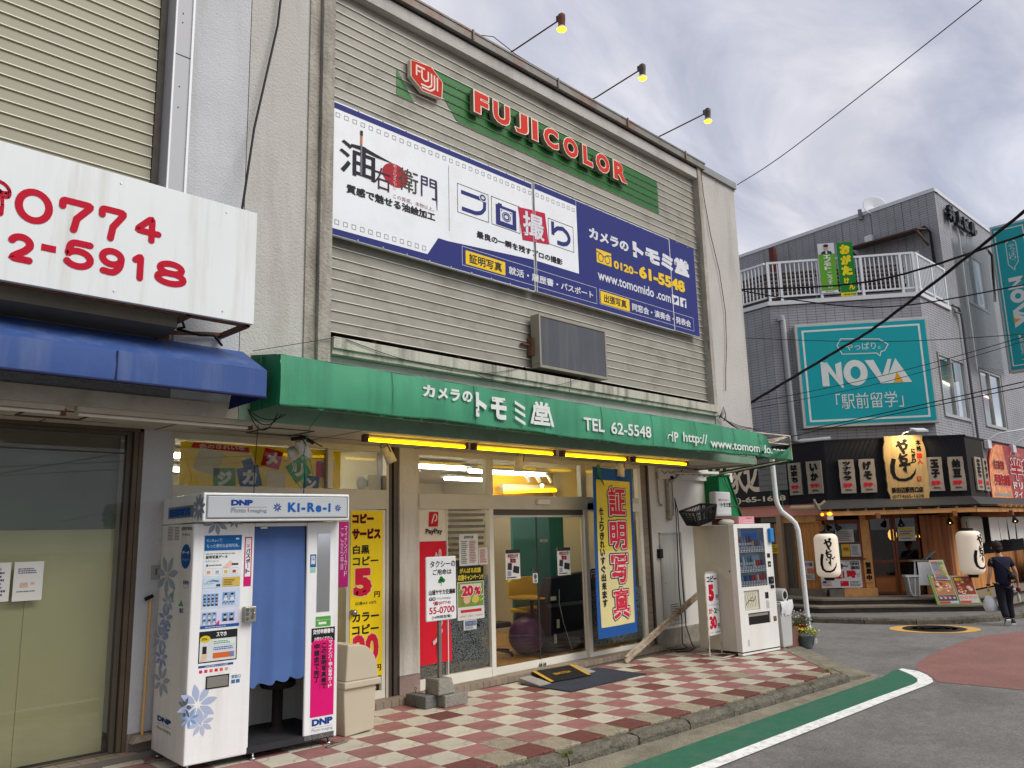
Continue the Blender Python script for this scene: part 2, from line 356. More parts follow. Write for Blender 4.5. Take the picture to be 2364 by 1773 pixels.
def kl(x, off=0): return -2.899 - .0589 * (x - 6.137) + off          # kerb line
K0, K1 = -3.0, 10.66
# pavement bed, tiles, kerb
bed = MB(mat('mortar', (112, 104, 92), rough=.95, var=.2, scale=8, bump=1, bscale=60))
cr_in = [(K0, kl(K0)), (10.68, -3.03), (12.18, -1.63), (13.15, -.7), (13.15, .3), (K0, .3)]
bed.prism([(x, y, -.02) for x, y in cr_in], (0, 0, -.11)); pav = bed.top('tiled_pavement', kind='structure', keep=True)
ux, uy = Vector((.99835, -.0575)), Vector((.0575, .99835)); A0 = Vector((5.297, -1.787)); TP = .3335
TCOL = [mat('tile_cream', (188, 182, 163), rough=.55, var=.1, scale=7, bump=.5, bscale=60, dirt=(142, 132, 108), dirta=.6, dscale=5, rnd=.1),
        mat('tile_red', (148, 102, 98), rough=.5, var=.12, scale=7, bump=.5, bscale=60, dirt=(92, 58, 54), dirta=.6, dscale=5, rnd=.14),
        mat('tile_cream_rough', (160, 150, 128), rough=.9, var=.28, scale=16, bump=2.5, bscale=45, dirt=(120, 108, 82), dirta=.8, dscale=9, rnd=.08),
        mat('tile_red_rough', (118, 72, 65), rough=.9, var=.28, scale=16, bump=2.5, bscale=45, dirt=(86, 60, 50), dirta=.8, dscale=9, rnd=.1)]
M_groove = mat('tile_groove', (112, 102, 82), rough=.9, var=.2, scale=20)
def halfclip(poly, a, b, c):
    o = []
    for i in range(len(poly)):
        p, q = poly[i], poly[(i + 1) % len(poly)]; dp = a * p[0] + b * p[1] + c; dq = a * q[0] + b * q[1] + c
        if dp >= 0: o.append(p)
        if (dp >= 0) != (dq >= 0): t = dp / (dp - dq); o.append((p[0] + (q[0] - p[0]) * t, p[1] + (q[1] - p[1]) * t))
    return o
def tile_mesh(poly, m_, arcs):
    b = MB(m_); g_ = .003; c0 = Vector((sum(p[0] for p in poly) / len(poly), sum(p[1] for p in poly) / len(poly)))
    top = [(p[0] + (c0.x - p[0]) * .018, p[1] + (c0.y - p[1]) * .018) for p in poly]; n = len(poly)
    b.add([(p[0], p[1], -.03) for p in poly] + [(p[0], p[1], -.004) for p in poly] + [(p[0], p[1], 0) for p in top],
          [(i, (i + 1) % n, (i + 1) % n + n, i + n) for i in range(n)] + [(i + n, (i + 1) % n + n, (i + 1) % n + 2 * n, i + 2 * n) for i in range(n)] + [[i + 2 * n for i in range(n)]])
    if arcs:
        b.m(M_groove); h = TP / 2 - .002
        for cx, cy, t0 in ((-h, h, -PI / 2), (h, -h, PI / 2)):
            for r_ in (.112, .124):
                for i in range(7):
                    t, q = t0 + PI / 2 * i / 7, t0 + PI / 2 * (i + 1) / 7
                    b.poly([(cx + (r_ - .0022) * math.cos(t), cy + (r_ - .0022) * math.sin(t), .0009), (cx + r_ * math.cos(t), cy + r_ * math.sin(t), .0009), (cx + r_ * math.cos(q), cy + r_ * math.sin(q), .0009), (cx + (r_ - .0022) * math.cos(q), cy + (r_ - .0022) * math.sin(q), .0009)])
    return b
hh = TP / 2 - .0025; SQ = [(-hh, -hh), (hh, -hh), (hh, hh), (-hh, hh)]; TM = {}
rz_t = math.atan2(-.0575, .99835); cnt = 0
for i in range(-13, 23):
    for j in range(-3, 5):
        # j=0 is the row just below the anchor; cream where (i+j) is odd
        c = A0 + ux * (i + .5) * TP + uy * (j + .5) * TP
        if c.y > -.08 or c.x < 1.2: continue
        red = (i + j) % 2 != 0; red = not red if False else red
        # clip against the diagonal kerb on the right
        def wl(p): w_ = c + ux * p[0] + uy * p[1]; return w_
        nx, ny = .717, .697
        def dd(w_): return -( (w_.x - 10.685) * 1.39 + (w_.y + 3.02) * -1.49)   # >0 inside (left of the diagonal)
        ds = [dd(wl(p)) for p in SQ]
        if max(ds) <= 0.02: continue
        rough_ = j == -3 or (R.random() < .05)
        mk = TCOL[(1 if red else 0) + (2 if rough_ else 0)]
        if min(ds) > 0 and c.x < 12.9:
            key = (red, rough_)
            if key not in TM:
                o = tile_mesh(SQ, mk, not red).build('tile', pav); TM[key] = o.data
            else: o = bpy.data.objects.new('tile', TM[key]); COL.objects.link(o); o.parent = pav
        else:
            a_, b_ = -(ux.x * 1.39 - ux.y * 1.49), -(uy.x * 1.39 - uy.y * 1.49); cl = halfclip(SQ, a_, b_, dd(c))
            if len(cl) < 3: continue
            o = tile_mesh(cl, mk, False).build('tile', pav)
        o.location = (c.x, c.y, R.uniform(-.0015, .0015)); o.rotation_euler = (R.uniform(-.004, .004), R.uniform(-.004, .004), rz_t); cnt += 1
def rough_stone(name, parent, pts, z0, z1, m_, seed=0, jit=.012, loc=None):
    """a worn kerb stone: subdivided prism along a segment with jittered upper edge"""
    q = random.Random(seed); (x0, y0), (x1, y1), w_ = pts; d = Vector((x1 - x0, y1 - y0, 0)); L_ = d.length; d.normalize(); nn = Vector((-d.y, d.x, 0)); n = max(3, int(L_ / .06)); b = MB(m_); vs = []
    for i in range(n + 1):
        p = Vector((x0, y0, 0)) + d * L_ * i / n; j = lambda s=1: q.uniform(-jit, jit) * s
        endf = .012 if i in (0, n) else 0
        prof = [(0, z0), (-.004 + j(.4), z1 - .045 + j()), (.012 + j(.6), z1 - .014 + j(.5) - endf), (.035 + j(.4), z1 + j(.3) - endf), (w_ * .55, z1 + j(.4) - endf), (w_, z1 + j(.25) - endf), (w_, z0)]
        vs += [p + nn * a + Vector((0, 0, z)) for a, z in prof]
    k = 7
    b.add(vs, [(i * k + j, (i + 1) * k + j, (i + 1) * k + j + 1, i * k + j + 1) for i in range(n) for j in range(k - 1)] + [list(range(k))[::-1], [n * k + j for j in range(k)]])
    return b.build(name, parent)
ke = MB(M_kerb); ke.box(-3, -2.99, kl(-3) - .1, kl(-3), -.13, -.02); kerb = ke.top('near_kerb', kind='structure', keep=True)
xk = -2.9; q = 0
cuts = [-2.9, -1.6, -.3, 1.0, 2.3, 3.5, 4.7, 5.52, 6.45, 7.25, 8.02, 8.85, 9.7, 10.66]
for i in range(len(cuts) - 1):
    a, b = cuts[i], cuts[i + 1]; rough_stone('kerb_stone', kerb, ((a + .008, kl(a) - .14), (b - .008, kl(b) - .14), .14), -.13, .0, M_kerb, i, .017 if i < 9 else .01)
for i, (p, q_) in enumerate((((10.72, -3.17), (11.45, -2.5)), ((11.47, -2.48), (12.2, -1.8)), ((12.22, -1.78), (13.0, -1.06)), ((13.02, -1.04), (13.9, -.22)))):
    rough_stone('kerb_stone', kerb, (p, q_, .12), -.13, -.004, M_gut, 40 + i, .006)
gt = MB(M_gut)
N_ = 60
for i in range(N_):      # gutter slope between kerb foot and green strip
    x0, x1 = -3 + 14.1 * i / N_, -3 + 14.1 * (i + 1) / N_
    gt.poly([(x0, kl(x0) - .15, -.095), (x0, -3.37 - .02 * (x0 - 7), -.114), (x1, -3.37 - .02 * (x1 - 7), -.114), (x1, kl(x1) - .15, -.095)])
gt.poly([(11.1, kl(11.1) - .15, -.095), (11.1, -3.45, -.114), (11.45, -3.35, -.114), (11.35, -3.0, -.095)])
gt.top('gutter_pavement', kind='structure', keep=True)
sl = MB(M_gut)           # apron slabs outside the diagonal kerb
apr = MB(M_gut); apr.box(11, 11.01, -3.2, -3.19, -.13, -.1); aprn = apr.top('corner_pavement', kind='structure', keep=True)
for i, (a, b, c_, d_) in enumerate((((10.86, -3.2), (11.17, -3.36), (11.78, -2.76), (11.38, -2.72)), ((11.4, -2.7), (11.8, -2.74), (12.45, -2.12), (12.1, -2.02)), ((12.12, -2.0), (12.47, -2.1), (13.1, -1.5), (12.9, -1.25)), ((12.92, -1.23), (13.15, -1.45), (14.0, -.5), (13.8, -.4)))):
    rb = MB(M_gut); rb.prism([(p[0], p[1], -.07 - .006 * (i % 2)) for p in (a, b, c_, d_)], (0, 0, -.06)); rb.build('apron_slab', aprn, .008)
def strip(name, ln, m_, z):
    b = MB(m_)
    for i in range(len(ln) - 1):
        (a, c), (d, e_) = ln[i], ln[i + 1]; b.poly([(a[0], a[1], z), (c[0], c[1], z), (e_[0], e_[1], z), (d[0], d[1], z)])
    return b.top(name, kind='structure', keep=True)
inn = [(x, -3.80 - .028 * (x - 6.21)) for x in [-3 + i for i in range(14)]] + [(11.0, -3.95), (11.2, -3.93), (11.4, -3.86), (11.6, -3.74), (11.8, -3.58), (11.97, -3.43)]
outl = [(x, -3.955 - .028 * (x - 6.21)) for x in [-3 + i for i in range(14)]] + [(11.05, -4.10), (11.3, -4.085), (11.52, -4.0), (11.75, -3.87), (11.98, -3.69), (12.09, -3.43)]
strip('white_road_marking', list(zip(inn, outl)), M_wh, -.108)
gin = [(x, -3.37 - .02 * (x - 7)) for x in [-3 + i for i in range(14)]] + [(11.1, -3.45), (11.3, -3.46), (11.5, -3.44), (11.65, -3.42), (11.8, -3.40), (11.93, -3.38)]
strip('green_road_marking', list(zip(gin, inn)), M_gr, -.112)
rd = MB(M_red); rpts = [(11.36, -4.12), (11.62, -3.98), (11.9, -3.8), (12.18, -3.58), (12.75, -3.42), (13.5, -3.32), (14.5, -3.27), (15.4, -3.27), (16.4, -3.33), (17.3, -3.72), (26, -5.5), (26, -14), (11.45, -14), (11.39, -5.1)]
rd.poly([(x, y, -.116) for x, y in rpts]); rd.top('red_road_surface', kind='structure', keep=True)
# manhole with painted yellow ring
mh = thing('manhole_cover', 'round iron manhole cover inside a painted yellow ring in the asphalt', 'manhole', (16.93, -2.3, -.12))
M_iron = mat('cast_iron', (58, 54, 52), rough=.55, metal=.5, var=.2, scale=12, bump=1, bscale=60)
b = MB(mat('yellow_road_paint', (206, 160, 80), rough=.8, var=.1, scale=6, dirt=(140, 122, 92), dirta=.7, dscale=6)); n = 40
cM = Vector((16.95, -2.33, -.115)); am, bm, th = .80, .62, math.radians(-52)
def em(r, t): x, y = am * r * math.cos(t), bm * r * math.sin(t) * 1.05; return (cM.x + x * math.cos(th) - y * math.sin(th), cM.y + x * math.sin(th) + y * math.cos(th), cM.z)
for i in range(n):
    t, q_ = 2 * PI * i / n, 2 * PI * (i + 1) / n; b.poly([em(.72, t), em(1, t), em(1, q_), em(.72, q_)])
b.build('painted_ring', mh)
b = MB(M_iron); b.add([(cM.x + .5 * math.cos(2 * PI * i / 32), cM.y + .5 * math.sin(2 * PI * i / 32), -.109) for i in range(32)], [list(range(32))]); b.build('lid', mh)
b = MB(M_iron); b.lathe((cM.x, cM.y, -.113), [(.505, 0), (.505, .006), (.545, .006), (.545, 0)], 32)
for rr_ in (.15, .28, .4): b.lathe((cM.x, cM.y, -.109), [(rr_, 0), (rr_, .004), (rr_ + .02, .004), (rr_ + .02, 0)], 32)
b.build('rim', mh)
# far pavement with its kerb
fk = [(16.3, 7.0), (16.45, 3.0), (16.62, 1.2), (16.85, .03), (17.1, -.95), (17.46, -1.84), (18.1, -2.5), (18.9, -2.95), (19.76, -3.19), (21.5, -3.45), (24.5, -3.7), (32, -4.1), (60, -5)]
fp_ = MB(M_pave); fp_.prism([(x + .1, y + .1, -.002) for x, y in fk] + [(60, 30, -.002), (16.3, 30, -.002)], (0, 0, -.12)); fp_.top('far_pavement', kind='structure', keep=True)
fke = MB(M_kerb); fke.box(60, 60.1, -5, -4.9, -.13, -.01); fker = fke.top('far_kerb', kind='structure', keep=True); n = 0
for i in range(len(fk) - 2):
    a, b2_ = Vector(fk[i]), Vector(fk[i + 1]); L_ = (b2_ - a).length; k = max(1, round(L_ / .95))
    for j in range(k):
        p = a.lerp(b2_, j / k); q_ = a.lerp(b2_, (j + 1) / k); d = (q_ - p).normalized() * .008
        if n < 60: rough_stone('kerb_stone', fker, ((p + d).to_tuple(), (q_ - d).to_tuple(), .15), -.13, .005, M_kerb, 70 + n, .008)
        n += 1

# ================================================================ the camera shop building
M_conc = mat('old_concrete', (178, 175, 168), rough=.9, var=.06, scale=1.5, bump=.9, bscale=45, dirt=(146, 141, 130), dirta=.6, dscale=2.2, streak=1.3)
M_concd = mat('stained_concrete', (160, 154, 142), rough=.95, var=.18, scale=4, bump=1.6, bscale=30, dirt=(92, 86, 78), dirta=.8, dscale=2.6, streak=1.8)
M_conc2 = mat('pale_render', (206, 203, 194), rough=.9, var=.05, scale=1.2, bump=.5, bscale=60, dirt=(168, 162, 150), dirta=.45, dscale=1.1, streak=1.6)
M_stuc = mat('grey_stucco', (184, 185, 186), rough=.9, var=.06, scale=2, bump=.8, bscale=60, dirt=(140, 138, 134), dirta=.35, dscale=1.3, streak=2)
M_stucd = mat('dark_stucco', (128, 128, 128), rough=.9, var=.06, scale=2, bump=2.2, bscale=30)
M_soff = mat('soffit_board', (182, 176, 162), rough=.85, var=.05, scale=2, dirt=(140, 132, 116), dirta=.4, dscale=1.3)
M_alu = mat('weathered_aluminium', (142, 138, 127), rough=.55, metal=.1, var=.09, scale=2.2, bump=.25, bscale=20, dirt=(104, 100, 88), dirta=.8, dscale=2.6, stretch=(.6, 3, 3), rnd=.06)
M_alup = mat('aluminium_lip_glint', (228, 226, 216), rough=.4, metal=.0, var=.1, scale=9)  # pale colour stands in for light caught on the slat's lower edge
M_beige = mat('beige_louvre', (132, 127, 108), rough=.45, metal=.05, var=.06, scale=1.2, stretch=(.5, 3, 3))
M_beigel = mat('beige_lip_glint', (240, 236, 214), rough=.4, var=.05)  # brighter than the slat: a glint painted along its lower edge
M_dark = mat('dark_void', (30, 28, 26), rough=.9, var=.2)
M_frame = mat('cream_aluminium_frame', (196, 190, 170), rough=.4, metal=.1, var=.04, scale=3, dirt=(160, 152, 130), dirta=.3, dscale=2)
M_framew = mat('white_aluminium_frame', (218, 214, 200), rough=.35, var=.03, scale=3)
M_rust = mat('rusty_steel', (112, 78, 58), rough=.9, metal=.2, var=.3, scale=12, bump=1.2, bscale=60, dirt=(60, 44, 38), dirta=.7, dscale=7)
M_cop = mat('coping_metal', (124, 122, 116), rough=.6, metal=.4, var=.15, scale=4, dirt=(122, 76, 52), dirta=.8, dscale=2.6)
M_steelw = mat('rusty_white_paint', (196, 186, 166), rough=.7, var=.12, scale=10, dirt=(122, 78, 50), dirta=.9, dscale=6)
M_blk = mat('black_rubber', (24, 24, 26), rough=.6, var=.1)
M_grn = mat('green_canvas', (64, 140, 104), rough=.6, var=.12, scale=1.6, bump=.25, bscale=12, dirt=(40, 98, 74), dirta=.55, dscale=1.6, streak=2.6, spec=.3)
M_grnd = mat('green_canvas_hem', (34, 92, 62), rough=.7, var=.3, scale=9, dirt=(30, 44, 34), dirta=.9, dscale=8)
M_blue = mat('blue_canvas', (50, 76, 130), rough=.6, var=.07, scale=1.6, bump=.25, bscale=12, dirt=(122, 132, 150), dirta=.35, dscale=1.4, streak=3, spec=.3)
M_glass = glass('window_glass', (.93, .96, .94), 1.1)
shop = thing('camera_shop_building', 'two storey concrete camera shop building with weathered aluminium louvre front', 'building', (8, 0, 0))
YF = -1.15
b = MB(M_conc); b.box(3.335, 3.975, YF, -.9, 3.1, 8.0); b.build('upper_wall', shop); b = MB(M_conc); b.box(11.53, 12.735, YF, -.9, 3.1, 7.93); b.build('upper_wall', shop)
b = MB(M_conc); b.box(3.34, 12.73, -.9, 7.5, 2.98, 7.9); b.box(3.34, 11.53, YF + .02, -.9, 3.02, 3.64); b.build('upper_block', shop)
b = MB(M_concd); b.box(3.975, 4.10, YF - .02, -.9, 3.1, 8.0); b.box(4.10, 4.245, YF - .07, -.9, 3.1, 8.02); b.build('pilaster', shop, .006)
b = MB(M_concd); b.box(11.44, 11.54, YF - .05, -.9, 3.64, 7.96); b.build('pilaster', shop, .006)
b = MB(M_conc); b.box(4.245, 11.44, YF - .03, -.9, 7.74, 7.9); b.build('top_beam', shop)
b = MB(M_dark); b.box(4.245, 11.44, YF - .035, YF - .01, 7.9, 7.92); b.build('shadow_joint', shop)
b = MB(M_cop); b.box(3.2, 11.62, YF - .09, -.8, 7.93, 8.03); b.box(3.18, 11.635, YF - .10, -.78, 8.03, 8.055)
for i in range(5): x = 4.6 + i * 1.6; b.box(x, x + .02, YF - .114, YF - .09, 7.93, 8.064)
b.build('coping', shop)
b = MB(mat('pale_coping', (134, 136, 134), rough=.5, var=.1)); b.box(11.56, 12.77, YF - .045, -.8, 7.93, 8.05); b.box(12.74, 12.78, YF, 7.5, 7.9, 8.05); b.build('coping', shop)
b = MB(M_dark); b.box(4.245, 11.44, -1.05, -.905, 3.96, 7.74); b.box(4.245, 11.44, -.93, -.905, 3.8, 3.97); b.build('louvre_backing', shop)
for x in (4.9, 6.1, 7.3, 8.5, 9.7, 10.9): b = MB(M_rust); b.box(x, x + .05, -1.0, -.95, 3.66, 4.05); b.build('louvre_bracket', shop)
M_painted = mat('green_painted_slat', (26, 92, 32), rough=.45, var=.06, scale=3, metal=.1)
nb = 34; ztop = 7.735; pit = (ztop - 3.915) / nb
def gx(z, right=False):   # extent of the painted green area at height z
    return None
for i in range(nb):
    z1 = ztop - i * pit; z0 = z1 - pit * 1.06; b = MB(M_alu); ya, yb = -1.071, -1.082; x0, x1 = 4.25, 11.47 + R.uniform(-.01, .01)
    b.prism([(x0, ya, z1), (x0, yb, z0), (x0, yb + .006, z0 - .001), (x0, ya + .006, z1)], (x1 - x0, 0, 0))
    b.m(M_alup); b.box(x0, x1, yb - .005, ya + .002, z0 - .003, z0 + .003)
    zc = (z0 + z1) / 2 - .01
    if 6.85 < zc < 7.42:
        t = (zc - 6.85) / .52
        def face(xl0, xl1, xr0, xr1):
            b.m(M_painted); e_ = .003
            b.poly([(xl0, yb - .008, z0 - .001), (xr0, yb - .008, z0 - .001), (xr1, ya - e_, z1 - .006), (xl1, ya - e_, z1 - .006)])
        xr = 10.36 - .0 * t
        if zc < 7.4:
            xl = 6.05 - .455 * ((zc - .05 - 6.855) / .5); xl2 = 6.05 - .455 * ((zc + .05 - 6.855) / .5); face(xl, xl2, xr, xr)
        if zc < 7.12: face(5.14, 5.14 + .02, 5.385 - .2 * (zc - .05 - 6.852) / .26, 5.385 - .2 * (zc + .05 - 6.852) / .26)
    b.build('louvre_slat', shop)
M_ledge = mat('stained_ledge', (178, 174, 160), rough=.85, var=.12, scale=3, bump=.8, bscale=40, dirt=(52, 50, 44), dirta=.85, dscale=2.4, streak=2.6)
for a, c_ in ((4.262, 7.815), (7.83, 11.46)):
    b = MB(M_ledge); b.box(a, c_, YF - .1, -.9, 3.70, 3.815); b.box(a, c_, YF - .07, -.9, 3.645, 3.70); b.build('ledge', shop, .004)
# soffit and ceiling details (canopy underside)
b = MB(M_soff); b.box(3.335, 12.62, YF, .02, 2.93, 3.02); b.build('soffit', shop)
b = MB(mat('canopy_fascia', (128, 158, 136), rough=.8, var=.08, scale=3, dirt=(110, 108, 96), dirta=.6, dscale=3)); b.box(3.335, 12.66, YF - .03, YF, 2.92, 3.2); b.box(12.62, 12.66, YF, .4, 2.9, 3.02); b.build('fascia', shop)  # green light off the awning is put into the fascia colour
M_line = mat('soffit_joint', (84, 76, 66), rough=.9, var=.1)
for x in (4.7, 6.2, 7.7, 9.2, 10.7, 12.1):
    b = MB(M_line); b.box(x, x + .008, YF, 0, 2.926, 2.93); b.build('soffit_joint', shop)
b = MB(M_line); b.box(3.34, 12.6, -.42, -.412, 2.926, 2.93); b.build('soffit_joint', shop)
def hatch(x0, x1, y0, y1, par):
    b = MB(M_line); t = .022
    for a in ((x0, x1, y0, y0 + t), (x0, x1, y1 - t, y1), (x0, x0 + t, y0 + t, y1 - t), (x1 - t, x1, y0 + t, y1 - t)): b.box(*a, 2.922, 2.93)
    return b.build('hatch_frame', par)
hatch(3.83, 4.33, -.82, -.34, shop)
# ground floor walls and shopfronts
b = MB(M_conc2); b.box(11.11, 13.1, 0, .35, -.02, 2.93); b.box(13.0, 13.1, .3, 7.4, -.02, 2.9); b.build('side_wall', shop)
b = MB(mat('wall_base', (150, 142, 130), rough=.9, var=.15, scale=5, bump=1, dirt=(96, 88, 78), dirta=.7, dscale=3)); b.box(11.16, 12.9, -.02, 0, 0, .27); b.build('wall_base', shop)
b = MB(M_conc2); b.box(11.42, 13.85, -.06, 0, 2.72, 2.9); b.build('wall_beam', shop)
b = MB(mat('white_post', (204, 199, 186), rough=.8, var=.06, scale=3, bump=.6, bscale=30, dirt=(120, 110, 96), dirta=.6, dscale=2.2, streak=3)); b.box(5.985, 6.275, -.05, .25, .28, 2.93); b.build('post', shop, .004)
b = MB(mat('post_base', (150, 128, 120), rough=.9, var=.15, scale=5, bump=1)); b.box(5.98, 6.28, -.055, .2, 0, .275); b.build('post_base', shop)
b = MB(mat('bronze_channel', (92, 84, 74), rough=.5, metal=.5, var=.1)); b.box(5.84, 5.885, -.03, .2, 0, 2.93); b.box(5.90, 5.94, -.05, .2, 0, 2.93); b.box(5.95, 5.975, -.03, .2, 0, 2.93); b.build('shutter_channel', shop)
b = MB(MATS['bronze_channel']); b.box(11.11, 11.15, -.04, .1, 0, 2.93); b.build('shutter_channel', shop)
M_brk = mat('brown_tile', (138, 124, 108), rough=.6, var=.12, scale=6, bump=.5, bscale=50, dirt=(96, 86, 74), dirta=.5, dscale=3, rnd=.1)
b = MB(mat('grout', (104, 98, 88), rough=.95, var=.1)); b.box(5.3, 11.15, -.20, .12, -.02, .060); b.box(10.93, 11.105, .01, .2, 0, 2.93); b.box(2.0, 5.3, -.18, .1, -.02, .05); b.build('tile_bed', shop)
tb = None
for i in range(54):
    x = 5.32 + i * .108
    if tb is None: t_ = MB(M_brk); t_.box(0, .103, 0, .104, 0, .075); t_.box(0, .103, .108, .205, .062, .075); t_ = t_.build('step_tile', shop, .003); t_.data.transform(Matrix.Translation(ORG[shop.name])); tb = t_; o = t_
    else: o = tb.copy(); COL.objects.link(o)
    o.location = Vector((x, -.212, 0)) - ORG[shop.name]
tb = None
for i in range(28):
    z = .06 + i * .1025
    if tb is None: t_ = MB(M_brk); t_.box(0, .175, 0, .02, 0, .097); tb = t_.build('wall_tile', shop, .002); tb.data.transform(Matrix.Translation(ORG[shop.name])); o = tb
    else: o = tb.copy(); COL.objects.link(o)
    o.location = Vector((10.93, -.008, z)) - ORG[shop.name]
M_grey_bed = None
# left bay (x 3.23 - 5.84)
YG = 0.0
def fr(par, m_, *boxes, name='frame_member', y0=-.03, y1=.05, bev=.003):
    for (x0, x1, z0, z1) in boxes:
        b = MB(m_); b.box(x0, x1, y0, y1, z0, z1); b.build(name, par, bev)
fr(shop, M_frame, (3.225, 5.84, 2.865, 2.93), (3.225, 3.262, .05, 2.865), (4.995, 5.065, 2.42, 2.865), (5.805, 5.84, .05, 2.865), (3.262, 5.805, 2.19, 2.415), (5.255, 5.30, .06, 2.19), (3.262, 5.255, .05, .14))
b = MB(M_framew); b.box(5.30, 5.80, -.02, .03, .06, .16); b.box(5.30, 5.36, -.02, .03, .16, 2.18); b.box(5.75, 5.80, -.02, .03, .16, 2.18); b.box(5.36, 5.75, -.02, .03, 2.1, 2.18); dr = b.build('side_door', shop, .003)
b = MB(mat('steel', (170, 168, 160), rough=.25, metal=.9, var=.05)); b.lathe((5.335, -.02, 1.05), [(.03, 0), (.03, .012), (.014, .015), (.014, .04), (.03, .05), (.032, .07), (.02, .085), (0, .088)], 14, (0, -1, 0)); b.build('door_knob', dr)
def pane(par, x0, x1, z0, z1, y=.012, m_=None, name='pane'):
    b = MB(m_ or M_glass); b.poly([(x0, y, z0), (x1, y, z0), (x1, y, z1), (x0, y, z1)]); return b.build(name, par)
pane(shop, 3.262, 4.995, 2.415, 2.865); pane(shop, 5.065, 5.805, 2.415, 2.865); pane(shop, 3.262, 5.255, .14, 2.19); pane(dr, 5.36, 5.75, .16, 2.1)
# right bay (x 6.28 - 10.93)
fr(shop, M_frame, (6.275, 10.93, 2.865, 2.93), (7.44, 7.565, 2.39, 2.865), (9.41, 9.53, 2.39, 2.865), (6.275, 6.3, .2, 2.865), (6.275, 9.70, 2.195, 2.385), (9.70, 10.86, 2.3, 2.385))
fr(shop, M_framew, (6.275, 7.48, .055, .19), (7.485, 7.56, .055, 2.195), (9.455, 9.535, .05, 2.195), (9.535, 10.9, .03, .135), (10.85, 10.93, .03, 2.865), (9.535, 10.85, 2.17, 2.3), (6.74, 6.755, .2, 2.195))
b = MB(M_framew); b.box(8.40, 8.66, -.075, -.03, 2.265, 2.335); b.build('door_sensor', shop, .008)
b = MB(mat('dark_recess', (92, 86, 74), rough=.7)); b.box(7.56, 9.455, -.005, .06, 2.12, 2.195); b.build('door_rail', shop)
for a, c_ in ((7.57, 8.45), (8.456, 9.45)):
    d = MB(M_framew); d.box(a, c_, .012, .045, .06, .165); q_ = a if a < 8 else c_ - .02; d.box(q_, q_ + .02, .012, .04, .165, 2.09); d.box(a, c_, .012, .04, 2.09, 2.15); dd_ = d.build('sliding_door', shop, .003)
    b = MB(M_glass); b.poly([(a, .028, .16), (c_, .028, .16), (c_, .028, 2.12), (a, .028, 2.12)]); b.build('pane', dd_)
    k = 8.425 if a < 8 else 8.51
    b = MB(MATS['steel']); b.lathe((k, .012, .10), [(.026, 0), (.026, .02), (.018, .024)], 12, (0, -1, 0)); b.m(M_blk).lathe((k, -.013, .10), [(.014, 0), (.01, .004)], 10, (0, -1, 0)); b.build('finger_pull', dd_)
    b = MB(mat('door_edge', (60, 66, 58), rough=.4)); b.box(c_ - .008 if a < 8 else a, c_ if a < 8 else a + .008, .022, .034, .165, 2.09); b.build('glass_edge', dd_)
pane(shop, 6.30, 7.44, 2.39, 2.865); pane(shop, 7.565, 9.41, 2.39, 2.865); pane(shop, 9.53, 10.85, 2.385, 2.865)
pane(shop, 6.30, 7.485, .19, 2.195); pane(shop, 9.535, 10.85, .135, 2.17)
# etched film with a flower pattern low on the side panes
def film():
    if 'etched_film' in MATS: return MATS['etched_film']
    M = bpy.data.materials.new('etched_film'); M.use_nodes = True; t = M.node_tree; L = t.links.new; P = t.nodes['Principled BSDF']; o = [n for n in t.nodes if n.type == 'OUTPUT_MATERIAL'][0]
    P.inputs['Base Color'].default_value = rgb(150, 160, 162); P.inputs['Roughness'].default_value = .6; tcn = N('ShaderNodeTexCoord', t)
    mpn = N('ShaderNodeMapping', t); mpn.inputs['Scale'].default_value = (1, .001, 1); L(tcn.outputs['Object'], mpn.inputs[0])
    v = N('ShaderNodeTexVoronoi', t); v.feature = 'DISTANCE_TO_EDGE'; v.inputs['Scale'].default_value = 34; L(mpn.outputs[0], v.inputs['Vector'])
    v2 = N('ShaderNodeTexVoronoi', t); v2.inputs['Scale'].default_value = 15; L(mpn.outputs[0], v2.inputs['Vector'])
    c1 = N('ShaderNodeMath', t, operation='GREATER_THAN'); c1.inputs[1].default_value = .07; L(v.outputs['Distance'], c1.inputs[0])
    c2 = N('ShaderNodeMath', t, operation='GREATER_THAN'); c2.inputs[1].default_value = .16; L(v2.outputs['Distance'], c2.inputs[0])
    mm = N('ShaderNodeMath', t, operation='MULTIPLY'); L(c1.outputs[0], mm.inputs[0]); L(c2.outputs[0], mm.inputs[1]); m3 = N('ShaderNodeMath', t, operation='MULTIPLY'); m3.inputs[1].default_value = .85; L(mm.outputs[0], m3.inputs[0])
    tr = N('ShaderNodeBsdfTransparent', t); tr.inputs[0].default_value = (.55, .6, .6, 1); mx = N('ShaderNodeMixShader', t); L(m3.outputs[0], mx.inputs[0]); L(tr.outputs[0], mx.inputs[1]); L(P.outputs[0], mx.inputs[2]); L(mx.outputs[0], o.inputs[0]); MATS['etched_film'] = M; return M
pane(shop, 6.30, 7.48, .2, 1.35, y=.018, m_=film(), name='etched_film'); pane(shop, 9.54, 10.85, .2, 1.0, y=.018, m_=film(), name='etched_film')
